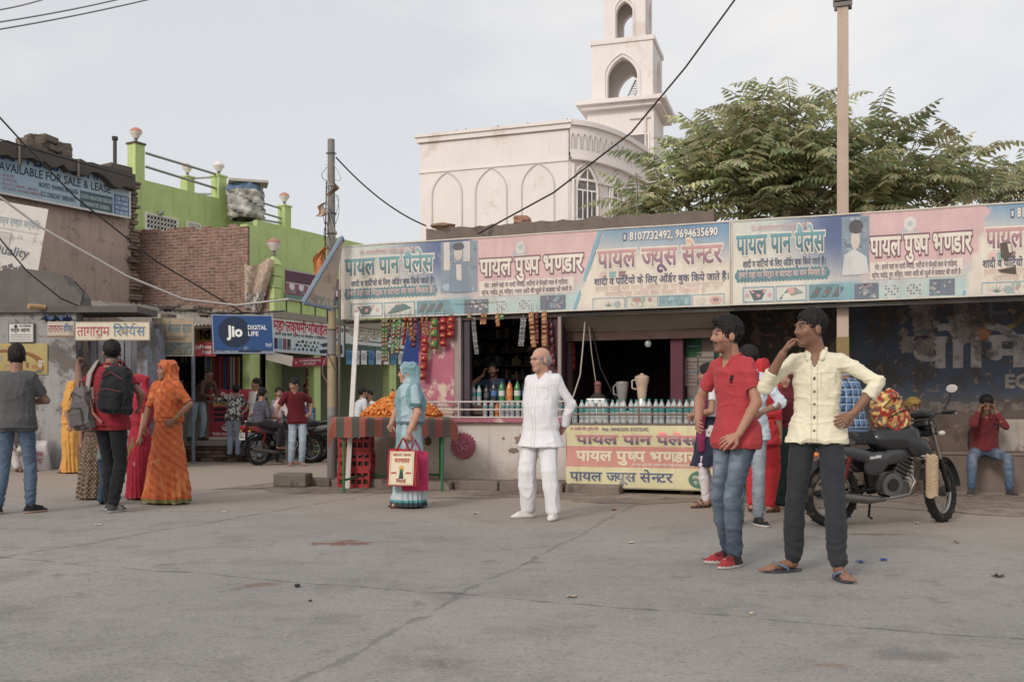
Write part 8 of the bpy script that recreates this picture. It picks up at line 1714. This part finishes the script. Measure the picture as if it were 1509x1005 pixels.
rider('man in a pale pink shirt at the front of the red panelled motorcycle looking round', .40, dict(top=dict(col=(206, 184, 190), hem=0, sleeve=1.5), trousers=dict(col=(84, 76, 80)), toes=True, must=.8), dict(pel=(0, 0, .88), chest=(0, -.03, 1.13), neck=(0, -.07, 1.38), look=(-118, 0, 0), anL=(.26, -.2, .10), anR=(-.34, -.12, .085), knL=(.6, -1, .3), knR=(-.7, -1, .3), wrL=(.28, -.44, 1.05), wrR=(-.2, -.38, 1.0)))
mb3 = motorbike('black parked motorcycle with a flat seat behind the man in the maroon polo', Vector((GX(466, 21.6), 21.6, 0)), R(190), steer=R(10))
c_ = copy_tree(mb3); c_.location = Vector((GX(489, 23.2), 23.2, 0)); c_.rotation_euler.z = R(186); c_['label'] = 'black parked motorcycle partly hidden by the wired street pole'
# bags of the woman in blue
hw = wpt(SW, root_J[SW.name][0]['wL']+V3(0, -.01, -.09))
def carrier(label, loc, rz, w_, h_, d_, col, printed):
    root = empty('carrier_bag', loc, rz, label, 'bag'); f = lambda u, v: None
    b = MB(col); z0 = -h_-.10
    b.grid(lambda u, v: (-w_/2+w_*u, -d_*(.5-.42*v)+.008*math.sin(u*9+v*7), z0+h_*v+.01*math.sin(u*5)*v), 12, 12); b.grid(lambda u, v: (-w_/2+w_*u, d_*(.5-.42*v)+.008*math.sin(u*7+v*5), z0+h_*v+.01*math.sin(u*5)*v), 12, 12)
    for s in (-1, 1): b.add([(s*w_/2, -d_/2, z0), (s*w_/2, d_/2, z0), (s*w_/2, .04*d_, z0+h_), (s*w_/2, -.04*d_, z0+h_)], [(0, 1, 2, 3)])
    b.add([(-w_/2, -d_/2, z0), (w_/2, -d_/2, z0), (w_/2, d_/2, z0), (-w_/2, d_/2, z0)], [(0, 1, 2, 3)]); b.build('bag_body', M_CLOTH, root)
    for y in (-.012, .012): b = MB(sc(col, .9)); b.tube([(-w_*.22, y*2, z0+h_-.01), (-w_*.1, y, -.03), (0, y, .03), (w_*.1, y, -.03), (w_*.22, y*2, z0+h_-.01)], .007, 6); b.build('handle', M_CLOTH, root)
    if printed:
        g = Sign(w_*.84, h_*.92, .002); W_, H_ = g.w, g.h; g.panel((220, 204, 170)); g.frame(.01, .01, W_-.01, H_-.01, .006, (196, 160, 110)); g.text('सागर मावा', W_*.12, H_*.86, .022, (176, 50, 56), wd=W_*.76); g.text('मनभावन', W_*.2, H_*.66, .045, (196, 60, 60), wd=W_*.62)
        g.disc(W_*.5, H_*.5, .03, (214, 160, 60), 2); g.disc(W_*.5, H_*.42, .022, (70, 120, 80), 3); g.poly([(W_*.4, H_*.18), (W_*.6, H_*.18), (W_*.56, H_*.40), (W_*.44, H_*.40)], (58, 66, 60), 3); g.rect(W_*.08, H_*.33, W_*.3, H_*.38, (190, 60, 60)); g.rect(W_*.68, H_*.33, W_*.9, H_*.38, (190, 60, 60)); g.text('मिठाई'.replace('मि', 'िम'), W_*.3, H_*.07, .03, (176, 50, 56), wd=W_*.4)
        g.build('bag_print', M_PRINT, root, (-W_/2, -d_*.5-.012, z0+.015), (R(-d_*.42/h_*57), 0, 0))
    return root
carrier('red cloth carrier bag with a cream printed side held by the woman in blue', hw+Vector((-.05, -.04, 0)), R(-16), .34, .40, .12, (196, 44, 56), True)
carrier('bright pink carrier bag hanging behind the printed red one', hw+Vector((.07, .07, -.02)), R(14), .28, .44, .10, (206, 44, 96), False)
# ================================================================ poles, cables, tree
zp_ = 14.8; top_ = P(488, 206, zp_); ft = P(489.5, 713, zp_); ft.z = 0
up = empty('street_pole', ft, 0, 'wired grey street pole with rags and faded yellow bands by the kerb block', 'pole')
d_ = top_-ft; b = MB((138, 130, 124)); n_ = 40; rnp = random.Random(5)
prof = [(.075-.022*i/n_, d_.z*i/n_) for i in range(n_+1)]
cols_ = [(112, 106, 102) if z < 1 else ((156, 140, 104) if 1.15 < z < 1.9 or 2.25 < z < 2.5 else (132, 126, 122)) for _, z in prof]
b.lathe(prof, n=14, cols=cols_); b.v = [(x+d_.x*z/d_.z, y, z) for x, y, z in b.v]; b.build('shaft', M_WORN, up)
b = MB((120, 116, 112)); b.tube([(.10, .02, 0), (.11+d_.x*.45, .02, 2.9)], .022, 8); b.build('conduit', M_METAL, up)
b = MB((60, 56, 54))
for k in range(9):
    z = 1.9+k*.37+rnp.uniform(-.1, .1); b.torus((d_.x*z/d_.z, 0, z), .075, .006, 16, 5, rnp.choice([(60, 56, 54), (190, 184, 178), (90, 84, 80)]), Matrix.Rotation(rnp.uniform(-.3, .3), 3, 'X'))
for k in range(16):
    z = rnp.choice([4.1, 4.3, 4.75, 3.9, 1.95]); a = rnp.uniform(0, 6.3); p0 = Vector((d_.x*z/d_.z, 0, z)); A_, B_, D_ = p0+Vector((.07*math.cos(a), .07*math.sin(a), 0)), p0+Vector((.24*math.cos(a+1), .14*math.sin(a+1), rnp.uniform(-.3, .05))), p0+Vector((.07*math.cos(a+2), .07*math.sin(a+2), rnp.uniform(-.6, -.1))); b.tube([A_.lerp(B_, q/10).lerp(B_.lerp(D_, q/10), q/10) for q in range(11)], .005, 4, rnp.choice([(60, 56, 54), (196, 190, 184), (150, 120, 110)]))
b.tube([(-.08, -.02, 4.5), (-.1, -.04, 3.4), (-.06, -.05, 2.4)], .01, 5); b.build('loose_wires', M_WIRE, up)
def rag(px, py, col, lab, w_, h_, seed):
    rr = random.Random(seed); b = MB(col); b.grid(lambda u, v: ((u-.5)*w_*(.25+.75*v)+.04*math.sin(v*6+seed)-v*.08, -.05-.03*math.sin(u*9+v*4), -h_*v*(1-.35*abs(u-.4))), 8, 12, colf=lambda u, v: sc(col, .8+.3*rr.random())); return tag(b.build('rag', M_CLOTH, None, P(px, py, 14.68)), lab, 'rag')
rag(478, 365, (206, 122, 66), 'long orange rag tied to the street pole above the leaning board', .24, .42, 2); rag(480, 300, (190, 164, 146), 'small beige pennant fluttering left on the street pole', .16, .22, 3); rag(497, 270, (156, 122, 100), 'brown rag knotted at the top right of the street pole', .1, .22, 5)
pr = FA.W(sx(1242, .3), .3, 0); rp_ = empty('concrete_pole', pr, FA.a, 'tall square tan concrete pole rising behind the torn fascia banner', 'pole')
b = MB((190, 166, 146)); b.box((0, 0, 4.0), (.15, .13, 8.0), taper=.88); b.build('shaft', M_PLASTER, rp_)
b = MB((140, 114, 62)); b.bx(-.078, .078, -.068, .068, 0, 2.05); b.build('painted_base', M_WORN, rp_)
zt_ = sz(1242, 8, .3); b = MB((70, 66, 64)); b.bx(-.12, .12, -.085, -.07, zt_-.04, zt_+.06); b.bx(-.11, .11, .07, .085, zt_-.04, zt_+.06); b.tube([(-.1, -.08, zt_+.03), (.12, -.08, zt_+.03)], .02, 6); b.build('clamp', M_METAL, rp_)
wire('cable', [P(1150, -110, 12), P(1083, 0, 12.2), P(1010, 100, 12.6), P(930, 196, 13), P(816, 284, 13.7), P(704, 345, 14.6)], .012, (40, 38, 40), 'thick black cable running from the stall parapet up across the minaret')
wire('cable', [P(495, 232, 14.7), P(628, 333, 15.6)], .012, (44, 42, 44), 'black cable from the street pole to the left end of the stall parapet', sag=.12)
for i, (a, c_) in enumerate([((-20, 18), (75, -4)), ((-20, 36), (190, -4)), ((-20, 47), (235, -4))]): wire('cable', [P(*a, 26), P(*c_, 30)], .02, (120, 120, 126), ['highest', 'middle', 'lowest'][i]+' of three thin grey cables crossing the top left corner of the sky', sag=.05)
wire('cable', [P(-20, 152, 19), P(36, 213, 19.4), P(110, 290, 20), P(230, 385, 21), P(360, 462, 22)], .018, (52, 50, 52), 'dark cable slanting down across the hoarding and the brick wall')
wire('cable', [P(-20, 276, 17), P(60, 335, 17.8), P(185, 406, 19), P(270, 441, 20), P(347, 450, 21), P(425, 441, 22)], .022, (206, 202, 198), 'pale grey cable sagging across the old building to the green house')
wire('cable', [P(-10, 340, 18), P(40, 400, 18.3), P(90, 440, 18.6), P(118, 452, 19), P(124, 430, 19), P(110, 415, 19)], .014, (50, 48, 50), 'thin dark cable looping down over the low grey parapet')
wire('cable', [P(-20, 200, 20), P(90, 232, 21), P(196, 262, 23.2)], .016, (48, 46, 48), 'black cable running along the broken concrete ledge')
for i, (a, m_, c_) in enumerate([((285, 452), (318, 474), (352, 455)), ((330, 468), (362, 452), (398, 470)), ((205, 446), (300, 470), (420, 458))]):
    A_, B_, D_ = P(*a, 21.2), P(*m_, 21), P(*c_, 21.6); wire('cable', [A_.lerp(B_, q/12).lerp(B_.lerp(D_, q/12), q/12) for q in range(13)], .014, (60, 56, 56), ['thin dark cable drooping over the tin roof stones', 'thin dark cable looping above the blue lightbox sign', 'long thin dark cable strung along the corrugated roof'][i])
rl = random.Random(21)
for i, (px, py, c_, lab) in enumerate([(640, 742, (150, 110, 80), 'brown dry scrap on the apron below the sun emblem'), (700, 757, (196, 190, 180), 'pale paper scrap on the apron right of the blue sari woman'), (905, 752, (170, 60, 56), 'small red wrapper on the apron below the counter banner'), (930, 800, (190, 176, 150), 'crumpled beige scrap on the road right of the old man'), (1410, 800, (140, 110, 90), 'dry brown leaf on the road below the front wheel'), (1470, 850, (70, 66, 64), 'dark scrap at the right edge of the road'), (330, 755, (186, 180, 172), 'pale scrap on the road right of the orange sari'), (520, 735, (160, 140, 116), 'crumpled tan scrap by the green table leg'), (1350, 772, (184, 176, 166), 'white scrap beside the motorcycle stand')]):
    b = MB(c_); k_ = rl.uniform(.7, 1.4); b.grid(lambda u, v: ((u-.5)*.055*k_, (v-.5)*.045*k_, .006+.016*math.sin(u*4+i)**2*math.sin(v*3+i)**2), 4, 4); tag(b.build('litter_scrap', M_PAPER, None, G(px, py), (0, 0, i)), lab, 'litter')
def tree(label, base, Z, lobes, seed, ncl, ll=1.05, col=(190, 190, 136)):
    rr = random.Random(seed); root = empty('tree', base, 0, label, 'tree'); tips = []
    tot = sum(l[2]**2 for l in lobes)
    for (px, py, r) in lobes:
        for _ in range(max(3, int(ncl*r*r/tot))):
            while True:
                q = Vector((rr.uniform(-1, 1), rr.uniform(-1, 1), rr.uniform(-1, 1)))
                if .3 < q.length < 1: break
            c = P(px, py, Z); m = r/FPX*Z; tips.append(c+Vector((q.x*m, q.y*m*1.1, q.z*m)))
    b = MB((112, 98, 84)); fork = Vector((0, 0, 2.6)); b.tube([(0, 0, 0), (.05, .03, 1.3), fork], [.17, .14, .12], 9)
    limbs = []
    for (px, py, r) in lobes: c = P(px, py+r*.25, Z)-Vector(base); m = fork.lerp(c, .5)+Vector((rr.uniform(-.2, .2), rr.uniform(-.2, .2), -.15)); b.tube([fork, m, c], [.09, .055, .03], 7); limbs.append((m, c))
    for t in tips:
        t = t-Vector(base); m, c = min(limbs, key=lambda l: (l[1]-t).length); s = m.lerp(c, rr.uniform(.4, 1)); b.tube([s, s.lerp(t, .5)+Vector((0, 0, .08)), t], [.022, .014, .009], 5)
    b.build('trunk', M_BARK, root)
    LV = []; LF = []; LC = []
    def leaflet(p, d, side, n, L_, w_, c):
        t = d*L_; s = side*w_; o = len(LV)
        LV.extend([p, p+t*.35+s*.5-n*.012, p+t*.75+s*.36-n*.02, p+t-n*.05*L_/.2, p+t*.35-s*.5-n*.012, p+t*.75-s*.36-n*.02, p+t*.45]); LF.extend([(o, o+1, o+2, o+6), (o+2, o+3, o+6), (o, o+6, o+5, o+4), (o+6, o+3, o+5)]); LC.extend([c]*4)
    def frond(p, az, el, L_, c):
        h = Vector((math.cos(az), math.sin(az), 0)); n_ = 8+int(L_*4); sd = Vector((-h.y, h.x, 0)); q = p.copy(); e = el
        for i in range(n_):
            st = L_/n_; d = h*math.cos(e)+Vector((0, 0, math.sin(e))); up_ = sd.cross(d)*-1 if (sd.cross(d)).z < 0 else sd.cross(d); o = len(LV)
            LV.extend([q+sd*.006, q-sd*.006, q+d*st-sd*.005, q+d*st+sd*.005]); LF.append((o, o+1, o+2, o+3)); LC.append(lin((120, 116, 70))); q = q+d*st; e -= rr.uniform(.5, 1.0)*1.7/n_*(.4+i/n_)
            if i < 1: continue
            tpr = math.sin(math.pi*min(1, (i+2.2)/(n_+2)))**.6
            for s in (-1, 1):
                ld = (sd*s*.86+d*.45-Vector((0, 0, rr.uniform(.25, .65)))).normalized(); ls = ld.cross(up_).normalized(); k_ = rr.uniform(.8, 1.2)
                leaflet(q, ld, ls, up_, .215*tpr*k_*ll, .058*ll*rr.uniform(.85, 1.15), tuple(x*k_*rr.uniform(.85, 1.1) for x in c))
        leaflet(q, d, sd, up_, .15*ll, .05, c)
    for t in tips:
        t = t-Vector(base); tone = rr.choice([col, col, sc(col, 1.12), sc(col, .85), mixc(col, (150, 136, 84), .35), mixc(col, (84, 110, 58), .5)]); k = rr.randint(4, 6); a0 = rr.uniform(0, 6.28)
        for i in range(k): frond(t-Vector((0, 0, .12*i/k)), a0+i*2.4+rr.uniform(-.3, .3), rr.uniform(.25, 1.25), rr.uniform(.8, 1.3)*ll*.85, lin(sc(tone, rr.uniform(.9, 1.1))))
    me = from_arrays('crown', np.array([tuple(v) for v in LV]), LF, np.array(LC), False); link('crown', me, M_LEAF, root)
    return root
tree('large feather leaved tree with dusty olive foliage rising behind the stall', (4.6, 17.2, 0), 16.6, [(955, 305, 26), (1075, 212, 62), (1165, 204, 64), (1245, 232, 62), (1330, 262, 58), (1412, 272, 44), (1005, 280, 46), (1085, 268, 80), (1190, 275, 80), (1290, 295, 55)], 4, 128)
tree('smaller finer leaved tree at the right edge behind the big tree', (10.6, 20.5, 0), 20, [(1500, 285, 40), (1530, 270, 50), (1450, 300, 35)], 8, 26, .8, (186, 186, 144))
